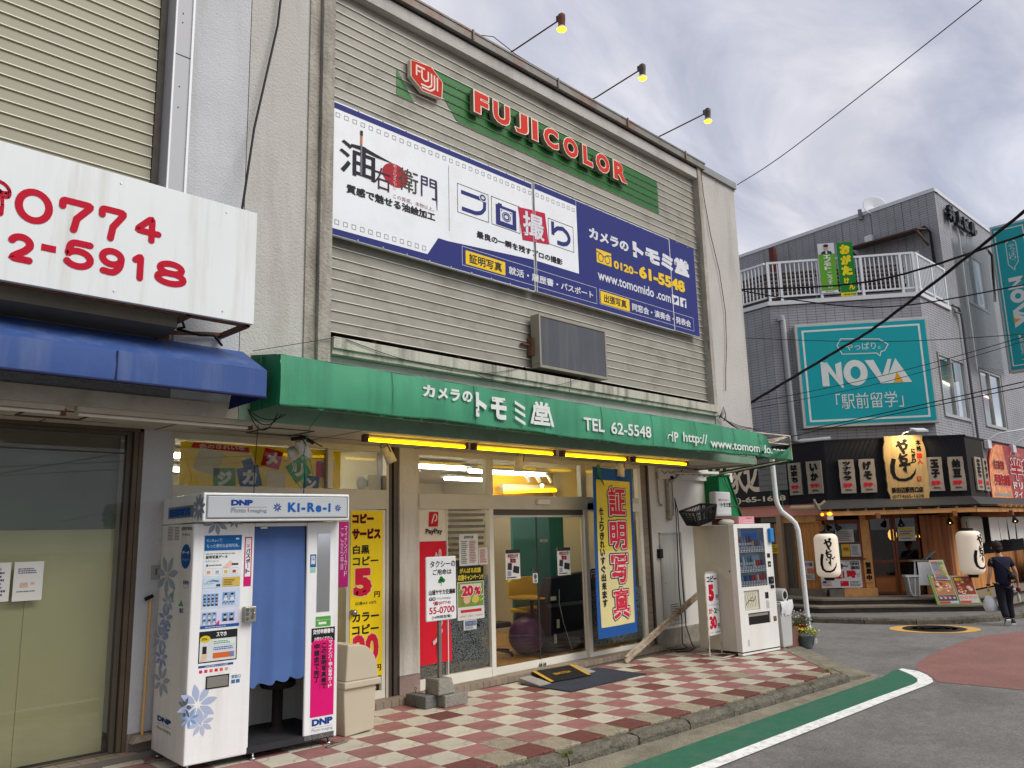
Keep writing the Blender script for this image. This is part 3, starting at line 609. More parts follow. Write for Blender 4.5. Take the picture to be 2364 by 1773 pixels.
# ---- interior shell
M_int = mat('interior_wall', (196, 186, 158), rough=.8, var=.04, scale=1)
M_wood = mat('wood_floor', (190, 140, 80), rough=.3, var=.16, scale=2.5, stretch=(1, 8, 1))
b = MB(M_wood); b.box(6.28, 11.1, .06, 5.2, .0, .055); b.build('shop_floor', shop)
b = MB(mat('interior_ceiling', (214, 206, 182), rough=.8)); b.box(3.3, 11.1, .06, 5.2, 2.95, 2.99); b.build('shop_ceiling', shop)
b = MB(M_int); b.box(3.3, 11.1, 5.2, 5.3, 0, 2.95); b.box(5.88, 6.25, .26, 5.2, 0, 2.95); b.box(11.1, 11.2, .36, 5.2, 0, 2.95); b.box(3.3, 5.88, .06, 5.2, -.01, .05); b.box(3.2, 3.24, .08, 5.2, 0, 2.95); b.build('interior_wall', shop)
b = MB(mat('teal_panel', (48, 118, 108), rough=.7, var=.06)); b.box(9.72, 11.0, 1.75, 1.8, .05, 2.2); b.build('teal_partition', shop)
b = MB(mat('yellow_wall', (226, 176, 30), rough=.7, var=.05)); b.box(9.4, 11.05, 2.0, 2.05, 2.3, 2.94); b.build('yellow_panel', shop)
M_tubew = emis('lit_white_tube', (255, 250, 235), 15); M_tubey = emis('lit_yellow_tube', (255, 205, 2), 4.5)
def ctube(x0, x1, y, z, m_, nm, lab, grp):
    t = thing(nm, lab, 'ceiling light', ((x0 + x1) / 2, y, z), 0, grp); b = MB(M_framew); b.box(x0, x1, y - .1, y + .1, z + .04, z + .08); b.build('housing', t); b = MB(m_); b.tube([(x0 + .03, y, z + .01), (x1 - .03, y, z + .01)], .025); b.build('tube', t); return t
labs = ['long lit white ceiling tube inside the shop nearest the front glass', 'second lit white ceiling tube inside behind the left transom', 'lit white ceiling tube over the sliding doors inside the shop', 'deeper lit white ceiling tube on the right inside the shop', 'lit ceiling tube inside behind the yellow poster window', 'rear lit ceiling tube inside behind the yellow poster window']
for i, (x0, x1, y) in enumerate(((6.5, 8.2, 1.2), (6.5, 8.2, 2.4), (8.5, 10.3, 1.5), (9.2, 10.9, 2.9), (3.6, 5.6, 1.4), (3.6, 5.6, 3.2))):
    ctube(x0, x1, y, 2.84, M_tubew, 'ceiling_light', labs[i], 'white ceiling lights inside the shop')

# ---- neighbour building on the left
nbd = thing('neighbour_building', 'grey stucco shop building with beige louvred upper wall and blue awning', 'building', (1, 0, 0))
b = MB(M_stuc); b.box(2.735, 3.325, YF - .005, -.9, 2.98, 9); b.box(-4, 3.325, YF + .02, -.9, 2.98, 4.9); b.box(-4, 2.735, -.9, 7, 2.98, 9); b.box(2.735, 3.33, -.9, 7, 2.98, 9); b.build('upper_wall', nbd)
b = MB(M_stucd); b.box(-4, 2.75, YF, YF + .03, 2.98, 3.56); b.build('lower_wall_band', nbd)
b = MB(M_dark); b.box(3.325, 3.337, YF + .01, -.9, 3.1, 8.0); b.build('wall_joint', nbd)
b = MB(mat('grey_pillar_paint', (172, 172, 174), rough=.5, var=.03, scale=2)); b.box(2.572, 2.735, YF - .09, -.92, 4.0, 9); b.m(mat('white_edge', (226, 226, 226), rough=.5, var=.03)).box(2.565, 2.580, YF - .105, YF - .09, 4.0, 9); b.box(2.718, 2.738, YF - .105, YF - .09, 4.0, 9)
b.m(M_blk)
for z in (5.63, 5.83, 6.46, 6.55): b.box(2.63, 2.638, YF - .094, YF - .088, z, z + .012)
b.box(2.58, 2.735, YF - .0935, YF - .088, 6.14, 6.146)
b.build('channel_post', nbd)
b = MB(mat('brown_side', (104, 98, 88), rough=.8, var=.2, scale=10)); b.box(2.51, 2.57, -1.05, -.92, 4.8, 9); b.build('louvre_jamb', nbd)
b = MB(M_dark); b.box(-4, 2.51, -1.05, -.91, 4.7, 9); b.build('louvre_backing', nbd)
tb = None
for i in range(40):
    if tb is None:
        b = MB(M_beige); b.prism([(-3.9, -1.071, .105), (-3.9, -1.082, -.002), (-3.9, -1.076, -.003), (-3.9, -1.065, .105)], (6.39, 0, 0)); b.m(M_beigel).box(-3.9, 2.49, -1.087, -1.068, -.003, .003); tb = b.build('louvre_slat', nbd); o = tb
        tb.data.transform(Matrix.Translation(ORG[nbd.name]))
    else: o = tb.copy(); COL.objects.link(o)
    o.location = Vector((0, 0, 4.86 + i * .104)) - ORG[nbd.name]
b = MB(M_soff); b.box(-4, 3.335, YF, .02, 2.93, 2.98); b.build('soffit', nbd)
b = MB(mat('soffit_edge', (176, 170, 156), rough=.85, var=.06, dirt=(120, 110, 94), dirta=.6, dscale=3)); b.box(-4, 3.335, YF - .02, YF, 2.925, 3.05); b.build('fascia', nbd)
hatch(1.79, 2.29, -.81, -.37, nbd); hatch(.6, 1.5, -1.0, -.6, nbd)
for x0, x1, y0, y1 in ((2.05, 2.06, -.24, .0), (3.04, 3.05, -.88, 0), (-1, 2.6, -.31, -.303)):
    b = MB(M_line); b.box(x0, x1, y0, y1, 2.926, 2.93); b.build('soffit_joint', nbd)
M_rust2 = mat('brown_frame', (96, 84, 70), rough=.5, metal=.4, var=.12, scale=6)
fr(nbd, M_rust2, (2.87, 2.91, .06, 2.90), (2.915, 2.955, .02, 2.93), (-4, 2.955, 2.90, 2.93), name='window_frame', y0=-.06)
fr(nbd, MATS['bronze_channel'], (2.82, 2.865, .06, 2.9), (-4, 2.82, 2.865, 2.9), (-4, 2.82, .03, .07), (-4, 2.82, 2.692, 2.702), name='window_frame', y0=-.02)
pane(nbd, -4, 2.82, .07, 2.865, y=.0)
b = MB(mat('olive_blind', (196, 190, 150), rough=.85, var=.05, scale=.8, dirt=(176, 170, 134), dirta=.4, dscale=.7)); b.box(-4, 2.80, .10, .11, .07, 2.0); b.build('roller_blind', nbd)
b = MB(mat('grey_film', (122, 128, 116), rough=.6, var=.08, scale=1.2)); b.box(-4, 2.81, .12, .13, 2.0, 2.69); b.build('tinted_panel', nbd)
b = MB(mat('reflected_ceiling', (150, 140, 122), rough=.8)); b.box(-4, 2.81, .12, .13, 2.70, 2.865); b.build('reflected_ceiling_band', nbd)  # upright band painted as the ceiling reflected in the top of the glass
b = MB(MATS['olive_blind']); b.box(2.10, 2.16, .09, .099, .07, 1.55); b.build('blind_fold', nbd)
b = MB(M_stuc); b.box(2.955, 3.225, -.07, .2, .20, 2.93); b.build('pillar', nbd, .004)
b = MB(mat('pillar_foot', (120, 108, 98), rough=.95, var=.2, scale=6, bump=1.5)); b.box(2.95, 3.23, -.08, .2, -.02, .20); b.build('pillar_base', nbd)
b = MB(M_brk); b.box(-4, 2.3, -.16, .05, -.02, .055); b.build('sill', nbd)
tb = None
for i in range(14):
    if tb is None: t_ = MB(M_brk); t_.box(0, .15, 0, .16, 0, .05); tb = t_.build('sill_tile', nbd, .003); o = tb; tb.data.transform(Matrix.Translation(ORG[nbd.name]))
    else: o = tb.copy(); COL.objects.link(o)
    o.location = Vector((.85 + i * .155, -.17, 0.005)) - ORG[nbd.name]
b = MB(mat('stucco_patch', (150, 148, 142), rough=.9)); b.box(3.085, 3.17, -.085, -.07, 1.53, 1.66); b.m(M_blk).box(3.12, 3.13, -.088, -.085, 1.57, 1.63); b.build('wall_socket', nbd, .002)
# box under the sign and tube housings under the canopy
b = MB(mat('grey_duct', (112, 106, 92), rough=.7, var=.12, scale=3, dirt=(70, 62, 50), dirta=.5)); b.prism([(-4, -1.5, 3.70), (-4, -1.5, 3.575), (-4, -1.2, 3.54), (-4, -1.16, 3.70)], (6.62, 0, 0)); b.top('metal_duct', 'long grey metal duct box under the white telephone sign', 'duct')
for i, (x0, x1) in enumerate(((1.0, 1.95), (2.04, 3.5))):
    t = thing('tube_light', ('unlit fluorescent strip at the edge of the left canopy, nearer the picture edge', 'unlit fluorescent strip under the canopy between blue and green awnings')[i], 'strip light', ((x0 + x1) / 2, -1.07, 2.93)); b = MB(M_soff); b.box(x0, x1, -1.11, -1.03, 2.885, 2.93); b.build('housing', t); b = MB(mat('off_tube', (214, 208, 196), rough=.3)); b.tube([(x0 + .02, -1.07, 2.868), (x1 - .02, -1.07, 2.868)], .014); b.build('tube', t)
    b = MB(M_rust); b.box(x1 - .02, x1 + .02, -1.09, -1.05, 2.85, 2.9); b.build('end_holder', t)

# ---- awnings
def sheet(b, grid):
    n, k = len(grid), len(grid[0]); vs = [p for r_ in grid for p in r_]; b.smooth = True
    b.add(vs, [(i * k + j, (i + 1) * k + j, (i + 1) * k + j + 1, i * k + j + 1) for i in range(n - 1) for j in range(k - 1)]); b.smooth = False
aw = thing('blue_awning', 'faded blue canvas awning below the telephone sign, stained pale in streaks', 'awning', (1, -1.15, 3.0))
b = MB(M_blue); XR = 3.315
gr = []
for i in range(45):
    x = -3 + (XR + 3) * i / 44; w_ = .008 * math.sin(x * 2.1) + .004 * math.sin(x * 7)
    gr.append([(x if i < 44 else 3.36, YF - .005, 3.545), (x, -1.43, 3.42 + w_), (x, -1.70, 3.275 + w_ * .5)])
sheet(b, gr); b.build('top_cloth', aw)
b = MB(M_blue); gr = []
for i in range(45):
    x = -3 + (XR + 3) * i / 44; w_ = .006 * math.sin(x * 2.6); gr.append([(x, -1.70, 3.275), (x, -1.705 + w_, 3.16), (x, -1.70, 3.045 + w_)])
sheet(b, gr); b.build('valance', aw)
b = MB(mat('blue_hem', (30, 36, 70), rough=.8, var=.2)); b.tube([(-3, -1.70, 3.043), (XR, -1.70, 3.043)], .012, 6); b.box(2.1, 2.11, -1.712, -1.70, 3.05, 3.27); b.build('hem', aw)
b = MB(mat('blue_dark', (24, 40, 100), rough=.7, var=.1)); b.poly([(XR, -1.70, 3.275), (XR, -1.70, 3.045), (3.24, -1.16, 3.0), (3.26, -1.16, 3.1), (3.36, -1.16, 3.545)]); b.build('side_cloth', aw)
# the green awning of the camera shop
ga = thing('green_awning', 'long green canvas awning with white shop lettering, torn at its right end', 'awning', (8, -1.15, 2.95))
GL, YA = 3.44, -1.70
def gtop(x): return 3.437 - (x - 3.44) * .0098
def gbot(x):
    s = (x - 3.44) / 9.54; return 2.997 - .045 * s + .016 * math.sin(s * 9.0) * (1 if 0 < s < 1 else 0) + .006 * math.sin(x * 5)
b = MB(M_grn); gr = []; nX = 130
for i in range(nX + 1):
    x = GL + (11.93 - GL) * i / nX; row = []
    for j in range(9):
        t = j / 8; z = gtop(x) + (gbot(x) - gtop(x)) * t; row.append((x, YA - .012 * math.sin(t * PI) * (1 + math.sin(x * 1.7)) - .004 * math.sin(x * 9 + t * 3), z))
    gr.append(row)
sheet(b, gr); b.build('front_cloth', ga)
b = MB(M_grn); gr = []   # torn end: the cloth has dropped off its frame and hangs as a lip
for i in range(27):
    t = i / 26; x = 11.93 + 1.05 * t; zt = [3.345, 3.30, 3.2, 3.12, 3.09, 3.085, 3.085, 3.09, 3.10, 3.115, 3.14, 3.19, 3.27, 3.375][min(13, int(t * 13))]
    f_ = t * 13 - int(t * 13); nxt = [3.345, 3.30, 3.2, 3.12, 3.09, 3.085, 3.085, 3.09, 3.10, 3.115, 3.14, 3.19, 3.27, 3.375][min(13, int(t * 13) + 1)]; zt += (nxt - zt) * f_
    row = []
    for j in range(9):
        u_ = j / 8; fold = -.05 * math.sin(PI * t) * (1 - u_) * 1.6 - .02 * math.sin(t * 16 + u_ * 4) * (1 - u_); row.append((x, YA + fold, zt + (gbot(min(x, 12.98)) - zt) * u_))
    gr.append(row)
sheet(b, gr); b.build('torn_cloth', ga)
b = MB(M_grn); sheet(b, [[(11.80 + .04 * i + .03 * math.sin(j * 2), YA - .02 - .06 * math.sin(i * .9) * (j / 6), 3.335 - .045 * j - .012 * i) for j in range(7)] for i in range(5)]); b.build('loose_flap', ga)
b = MB(M_grn); sheet(b, [[(x, YA - .002, gtop(x)), (x, -1.42, gtop(x) + .04), (x, YF - .02, 3.52)] for x in [GL + (11.6 - GL) * i / 30 for i in range(31)]]); b.build('top_cloth', ga)
b = MB(mat('green_side', (26, 112, 72), rough=.5, var=.08, scale=2)); sheet(b, [[(GL - .004, YA + (YF - .02 - YA) * i / 8, 3.44 + .08 * i / 8 - .02 * (1 if i == 0 else 0)), (GL - .02 * math.sin(i * .8), YA + (YF - .02 - YA) * i / 8, 3.22), (GL, YA + (YF - .02 - YA) * i / 8, 2.995)] for i in range(9)]); b.m(MATS['green_side']); b.tube([(GL - .01, -1.38, 3.47), (GL - .012, -1.36, 3.2), (GL - .008, -1.38, 3.0)], .008, 5); b.build('side_cloth', ga)
for x in (4.62, 5.69, 6.76, 7.83, 8.9, 9.97, 11.04): b = MB(mat('seam_green', (40, 108, 78), rough=.7)); b.tube([(x, YA - .027, gbot(x) + .01), (x, YA - .03, gtop(x) - .15), (x, YA - .008, gtop(x) - .005)], .003, 4); b.build('seam', ga)
b = MB(M_grnd); b.smooth = True
pts = [(GL + 9.5 * i / 60, YA + .005, gbot(GL + 9.5 * i / 60) + .004) for i in range(61)]; b.tube(pts, .014, 6); b.smooth = False
for i in range(90): x = GL + .3 + 9 * R.random(); h_ = R.uniform(.008, .03); b.poly([(x, YA - .004, gbot(x)), (x + R.uniform(.03, .12), YA - .004, gbot(x)), (x + .05, YA - .002, gbot(x) - h_)])
b.build('hem', ga)
b = MB(M_grn); b.poly([(GL, YA + .01, 2.99), (12.95, YA + .01, 2.945), (12.95, YA + .1, 2.955), (GL, YA + .1, 3.0)]); b.build('under_flap', ga)
b = MB(M_steelw)
for p, q_ in (((12.93, YA, 3.37), (11.7, YA + .02, 3.35)), ((12.93, YA + .02, 3.37), (12.0, YF, 3.1)), ((12.93, YA, 3.22), (11.9, YA + .02, 3.21)), ((12.3, YA + .02, 3.22), (12.93, YA + .02, 3.36)), ((12.95, YA, 3.38), (12.95, YA, 2.97)), ((12.95, YA + .02, 2.97), (12.95, -.3, 2.83)), ((12.95, YA + .02, 3.37), (12.75, YF, 3.3))): b.tube([p, q_], .012, 6)
b.build('frame_tube', ga)
b = MB(M_grnd); sheet(b, [[(12.96 + .006 * math.sin(i), YA + .05 + 1.35 * i / 10, 3.0 - .12 * i / 10), (12.97, YA + .05 + 1.35 * i / 10, 2.92 - .11 * i / 10 - .01 * math.sin(i * 2))] for i in range(11)])
b.m(M_rust)
for i in range(14): y = YA + .2 + i * .07; b.tube([(12.955, y, 2.92 - i * .008), (12.955, y + .02, 3.06 - .012 * i)], .004, 4)
b.build('side_skirt', ga)
pr = Print((0, YA - .03, 0), lift=.0); WT = (222, 224, 218)
def at(s_, a0, b1, a1, b0, **k):
    """text on the awning, following its slight slope to the right"""
    pr.text(s_, a0, b0, a1, b1, WT, **k); pr.build('letter', ga)
for ch, a0, b1, a1, b0 in (('カ', 4.985, 3.345, 5.14, 3.223), ('メ', 5.175, 3.34, 5.31, 3.22), ('ラ', 5.345, 3.34, 5.475, 3.215), ('の', 5.507, 3.341, 5.65, 3.222)): at(ch, a0, b1, a1, b0, bold=.045)
at('ト', 5.695, 3.345, 5.855, 3.082, bold=.045); at('モ', 5.917, 3.32, 6.152, 3.077, bold=.05)
for z in (3.31, 3.23, 3.14): pr.poly([(6.285, z), (6.445, z - .06), (6.445, z - .095), (6.285, z - .035)], WT, 1)
pr.build('letter', ga); pr.text('堂', 6.58, 3.07, 6.86, 3.338, WT, bold=.035); pr.poly([(6.62, 3.25), (6.585, 3.25), (6.525, 3.075), (6.57, 3.075)], WT, 2); pr.poly([(6.825, 3.25), (6.86, 3.25), (6.925, 3.065), (6.88, 3.065)], WT, 2)
pr.build('letter', ga); pr.text('TEL', 7.465, 3.07, 7.86, 3.225, WT, bold=.02); pr.build('lettering', ga); pr.text('62-5548', 7.996, 3.062, 8.858, 3.215, WT, bold=.02)
pr.text('P', 9.40, 3.05, 9.50, 3.185, WT, bold=.02); pr.line([(9.36, 3.05), (9.36, 3.19)], .022, WT, 1); pr.line([(9.24, 3.08), (9.26, 3.13), (9.31, 3.14), (9.36, 3.12)], .016, WT, 1)
pr.text('http://', 9.624, 3.027, 10.255, 3.205, WT, bold=.015); pr.text('www.tomomido.com', 10.335, 3.03, 12.70, 3.16, WT, bold=.02)
# keep the address on the cloth: it stops where the cloth has dropped
pr.build('lettering', ga)
sa = thing('side_awning', 'plain green awning panel on the side wall behind the vending machine', 'awning', (13.2, -.2, 2.07))
b = MB(mat('side_green', (16, 116, 66), rough=.6, var=.06, scale=2)); b.prism([(12.93, -.3, 2.08), (13.62, -.3, 2.07), (13.24, -.3, 2.80), (12.93, -.3, 2.80)], (0, 4.5, 0)); b.build('cloth', sa)
b = MB(M_grnd); b.tube([(13.63, -.31, 2.07), (13.25, -.31, 2.80)], .02, 6); b.tube([(12.9, -.31, 2.8), (13.3, -.31, 2.82)], .015, 6); b.tube([(13.60, -.33, 2.1), (13.12, -.33, 2.68), (13.0, -.36, 2.85)], .008, 5); b.build('frame_tube', sa)
b = MB(M_rust); b.tube([(12.5, -.46, 2.27), (13.35, -.40, 2.25)], .012, 6); b.build('rail', sa)
ls = thing('lightbox_sign', 'small white shop lightbox with red and black lettering above the vending machine', 'sign', (12.68, -.4, 2.07))
b = MB(mat('opal_plastic', (206, 210, 206), rough=.35, var=.04, scale=2)); b.box(12.42, 12.93, -.52, -.38, 2.075, 2.50); b.build('box', ls, .03)
pr = Print((0, -.522, 0), lift=.002); pr.text('薬のコンサルタント', 12.50, 2.335, 12.85, 2.375, (190, 80, 76), bold=.02); pr.text('トモミ堂', 12.58, 2.235, 12.90, 2.315, (50, 60, 62), bold=.03); pr.text('株', 12.52, 2.255, 12.565, 2.30, (60, 140, 130)); pr.build('lettering', ls)

# ---- signs on the facade
ws = thing('telephone_sign', 'large white sign board with red telephone digits on steel brackets', 'sign', (1.5, -1.7, 3.65))
b = MB(mat('white_sheet_metal', (214, 217, 216), rough=.3, var=.025, scale=1, dirt=(176, 170, 156), dirta=.45, dscale=2.5, streak=3)); b.box(-3, 3.178, -1.705, -1.66, 3.655, 4.65); b.build('panel', ws, .003)
b = MB(M_rust)
b.box(-3, 3.17, -1.66, -1.62, 3.64, 3.68); b.box(2.62, 2.66, -1.66, -1.15, 3.63, 3.67); b.box(3.12, 3.16, -1.66, -1.15, 3.63, 3.67); b.bar((2.64, -1.2, 3.6), (3.14, -1.2, 3.66), .03, .03); b.box(2.58, 2.68, -1.2, -1.15, 3.5, 3.8); b.build('bracket', ws)
b = MB(M_blk); b.tube([(2.7, -1.3, 3.62), (2.85, -1.4, 3.57), (3.0, -1.35, 3.6), (3.12, -1.25, 3.55)], .012, 6); b.tube([(2.65, -1.5, 3.66), (2.7, -1.45, 3.6), (2.72, -1.3, 3.63)], .01, 6); b.build('cable', ws)
pr = Print((0, -1.705, 0), lift=.002); RD = (186, 12, 42); wd = .050
def dig(ch, x0, z0, x1, z1):
    w, h = x1 - x0, z1 - z0; P_ = lambda a, c: (x0 + w * a, z0 + h * c); o = wd / 2; ww, hh_ = (w - wd), (h - wd)
    Q = lambda a, c: (x0 + o + ww * a, z0 + o + hh_ * c)
    arc = lambda cx, cy, rx, ry, t0, t1, n=14: [Q(cx + rx * math.cos(math.radians(t0 + (t1 - t0) * i / n)), cy + ry * math.sin(math.radians(t0 + (t1 - t0) * i / n))) for i in range(n + 1)]
    S_ = {'0': [arc(.5, .5, .5, .5, 0, 360, 26)], '7': [[Q(.0, .78), Q(.0, 1), Q(1, 1), Q(.5, .42), Q(.42, 0)]], '4': [[Q(.72, 0), Q(.72, 1), Q(.0, .33), Q(1.02, .33)]], '2': [arc(.5, .70, .5, .30, 160, -20) + [Q(.75, .40), Q(.0, .0), Q(1.0, .0)]],
          '-': [[P_(0, .5), P_(1, .5)]], '5': [[Q(.92, 1), Q(.12, 1), Q(.04, .50)] + arc(.46, .33, .52, .33, 130, -150)], '9': [arc(.5, .70, .48, .30, 0, 360, 24), [Q(.98, .70), Q(.93, .3), Q(.62, 0.02), Q(.1, .06)]], '1': [[Q(0, .80), Q(.45, 1), Q(.45, 0)]],
          '8': [arc(.5, .75, .42, .25, 0, 360, 22), arc(.5, .26, .5, .26, 0, 360, 22)], '3': [arc(.45, .74, .5, .26, 130, -80), arc(.45, .27, .52, .27, 80, -140)]}
    for ln in S_[ch]:
        pr.line(ln, wd, RD, 1 + .5 * S_[ch].index(ln))
        for a, c in (ln[0], ln[-1]):
            if ch not in '-08': pr.disc(a, c, wd / 2, wd / 2, RD, 2.3 + .13 * (len(pr.mb.f) % 7), 12)
    pr.build('digit', ws)
dig('0', 1.358, 4.10, 1.60, 4.36); dig('7', 1.635, 4.10, 1.885, 4.36); dig('7', 1.905, 4.10, 2.12, 4.37); dig('4', 2.155, 4.155, 2.37, 4.39); pr.text('☎', 1.06, 4.10, 1.335, 4.37, RD, 1, bold=.03); pr.build('telephone_symbol', ws)
dig('2', 1.335, 3.80, 1.50, 4.01); dig('-', 1.545, 3.92, 1.64, 3.97); dig('5', 1.69, 3.83, 1.90, 4.055); dig('9', 1.925, 3.83, 2.115, 4.05); dig('1', 2.165, 3.835, 2.30, 4.06); dig('8', 2.335, 3.84, 2.59, 4.05)
b = MB(mat('silver_stud', (200, 200, 196), rough=.3, metal=.5))
for x in (-.5, .35, 1.2, 2.05, 2.9):
    for z in (3.72, 4.58): b.lathe((x, -1.705, z), [(.01, 0), (.006, .006)], 8, (0, -1, 0))
b.build('screw', ws)

# billboard
M_bbw = mat('billboard_white', (222, 224, 226), rough=.35, var=.02, scale=1.2, dirt=(196, 196, 196), dirta=.3, dscale=3)
bb = thing('shop_billboard', 'long white and navy printed billboard of the camera shop across the louvres', 'billboard', (7.7, -1.2, 4.88)); YB = -1.19; NV = (48, 54, 116)
for i, (x0, x1) in enumerate(((4.218, 7.262), (7.308, 10.425), (10.437, 11.156))):
    b = MB(M_bbw); b.box(x0, x1, YB, YB + .03, 4.885 + .01 * i, 6.36 + .03 * (i > 0)); b.build('panel', bb)
pr = Print((0, YB, 0), lift=.002); BK = (44, 44, 50); WH = (216, 218, 222)
pr.rect(4.225, 6.28, 7.255, 6.345, NV); pr.rect(7.312, 6.30, 8.15, 6.38, NV)
pr.poly([(4.225, 4.89), (7.255, 4.895), (7.255, 5.31), (5.80, 5.20), (5.66, 5.20), (5.50, 4.97), (4.225, 4.955)], NV)
pr.poly([(7.315, 4.90), (10.42, 4.905), (10.42, 6.38), (8.158, 6.38), (8.158, 5.32), (7.315, 5.31)], NV); pr.rect(10.44, 4.91, 11.15, 6.40, NV)
for i in range(29):
    x = 4.28 + i * .1041
    if x < 7.2: pr.frame(x, 6.19, x + .052, 6.238, .004, (120, 120, 124), 1)
for i in range(8): x = 7.335 + i * .104; pr.frame(x, 6.20, x + .052, 6.25, .004, (120, 120, 124), 1)
for i in range(12): x = 4.285 + i * .1037; pr.frame(x, 5.005, x + .052, 5.056, .004, (120, 120, 124), 1)
pr.rect(5.826, 5.33, 5.832, 6.14, (150, 150, 154), 1)
pr.disc(5.05, 5.77, .175, .135, (168, 44, 56), 1, 30)
pr.text('油', 4.33, 5.60, 4.78, 5.965, BK, 2, bold=.012); pr.line([(4.47, 5.93), (4.62, 5.94), (4.8, 5.915), (5.0, 5.90)], [.03, .05, .035, .006], (40, 38, 42), 3)
pr.line([(4.60, 5.63), (4.60, 6.02)], .02, (120, 116, 122), 4); pr.line([(4.60, 5.98), (4.60, 6.08)], .026, (198, 122, 84), 4.5); pr.line([(4.60, 6.08), (4.60, 6.14)], [.03, .034], (50, 46, 48), 5)
pr.text('右', 4.76, 5.545, 4.985, 5.80, (70, 40, 52), 3, bold=.0); pr.text('衛', 5.09, 5.63, 5.37, 5.90, (72, 74, 58), 3, bold=.0); pr.text('門', 5.41, 5.64, 5.64, 5.89, (58, 52, 84), 3, bold=.0); pr.line([(5.635, 5.88), (5.64, 5.68), (5.645, 5.525)], [.022, .02, .004], (62, 52, 84), 3.5)
pr.vtext('あぶらえもん', 5.02, 5.60, 5.065, 5.91, (228, 200, 200), 3); pr.text('この質感、本物以上。', 5.02, 5.50, 5.60, 5.55, (156, 110, 108), 3)
pr.text('質感で魅せる油絵加工', 4.42, 5.385, 5.615, 5.485, BK, 2, bold=.035)
pr.frame(5.96, 5.60, 6.468, 5.965, .006, BK, 1); pr.frame(6.517, 5.60, 7.02, 5.965, .006, BK, 1); pr.frame(7.559, 5.60, 8.07, 5.965, .006, BK, 1)
pr.rect(6.02, 5.85, 6.33, 5.895, NV, 2); pr.line([(6.405, 5.85), (6.40, 5.76), (6.35, 5.695), (6.25, 5.665), (6.03, 5.665)], .047, NV, 2); pr.disc(6.372, 5.895, .062, .05, WH, 3); pr.ring(6.372, 5.895, .048, .04, .02, NV, 4)
pr.rect(6.593, 5.62, 6.95, 5.885, NV, 2); pr.rect(6.63, 5.885, 6.70, 5.91, NV, 2); pr.rect(6.665, 5.68, 6.88, 5.845, WH, 3); pr.ring(6.772, 5.755, .078, .063, .012, NV, 4); pr.ring(6.772, 5.755, .055, .045, .02, NV, 4); pr.rect(6.68, 5.818, 6.70, 5.832, NV, 4); pr.rect(6.84, 5.818, 6.868, 5.832, NV, 4)
pr.poly([(6.99, 5.955), (7.24, 5.985), (7.50, 6.01), (7.556, 5.59), (7.3, 5.56), (7.06, 5.53)], (182, 42, 68), 2); pr.text('撮', 7.07, 5.60, 7.47, 5.94, WH, 4, bold=.022)
pr.rect(7.62, 5.75, 7.675, 5.935, NV, 2); pr.line([(7.66, 5.80), (7.74, 5.865), (7.85, 5.885), (7.95, 5.84), (7.985, 5.76), (7.93, 5.69), (7.84, 5.665), (7.73, 5.665)], .055, NV, 3)
pr.text('最良の一瞬を残すプロの撮影', 6.26, 5.36, 7.82, 5.45, BK, 2, bold=.03)
YL = (236, 196, 44)
pr.frame(6.02, 4.96, 8.52, 5.195, .005, WH, 1); pr.rect(6.075, 4.985, 6.73, 5.155, YL, 2); pr.text('証明写真', 6.13, 5.01, 6.67, 5.13, (52, 50, 60), 3, bold=.02); pr.text('就活・履歴書・パスポート', 6.79, 5.02, 8.44, 5.125, WH, 2, bold=.025)
pr.frame(8.583, 4.975, 10.99, 5.195, .005, WH, 1); pr.rect(8.605, 4.99, 9.275, 5.17, YL, 2); pr.text('出張写真', 8.68, 5.02, 9.20, 5.14, (52, 50, 60), 3, bold=.02); pr.text('同窓会・演奏会・発表会', 9.335, 5.02, 10.90, 5.135, WH, 2, bold=.025)
pr.text('カメラの', 8.41, 5.90, 9.33, 6.065, WH, 2, bold=.05); pr.text('トモミ堂', 9.43, 5.86, 10.95, 6.13, WH, 2, bold=.075)
pr.rect(8.557, 5.58, 8.895, 5.78, YL, 2); pr.ring(8.65, 5.665, .062, .062, .012, NV, 3); pr.ring(8.80, 5.665, .062, .062, .012, NV, 3); pr.line([(8.56, 5.74), (8.65, 5.73), (8.725, 5.69), (8.80, 5.73), (8.892, 5.74)], .012, NV, 3)
pr.text('0120', 8.945, 5.575, 9.42, 5.70, YL, 2, bold=.04); pr.text('-', 9.44, 5.615, 9.52, 5.64, YL, 2, bold=.02); pr.text('61-5548', 9.56, 5.57, 10.80, 5.765, YL, 2, bold=.05)
pr.text('www.tomomido .com', 8.565, 5.325, 10.37, 5.475, WH, 2, bold=.02)
pr.rect(10.405, 5.325, 10.597, 5.475, WH, 2); pr.rect(10.632, 5.325, 10.806, 5.475, WH, 2); pr.text('f', 10.70, 5.325, 10.79, 5.45, NV, 3, bold=.05)
pr.poly([(10.43, 5.35), (10.50, 5.36), (10.545, 5.40), (10.565, 5.43), (10.535, 5.445), (10.505, 5.44), (10.49, 5.42), (10.445, 5.445), (10.45, 5.405), (10.47, 5.375)], NV, 3)
pr.build('printing', bb)
b = MB(mat('bare_panel_edge', (206, 206, 204), rough=.4))
for i in range(22):
    x = 4.24 + i * .32
    for z in (4.893, 6.352 + (.028 if x > 7.3 else 0)): b.box(x, x + .012, YB - .01, YB, z, z + .01)
b.box(7.262, 7.268, YB - .006, YB, 4.89, 6.36); b.box(7.302, 7.308, YB - .006, YB, 4.9, 6.39); b.box(10.425, 10.437, YB - .004, YB, 4.9, 6.39); b.build('screw', bb)
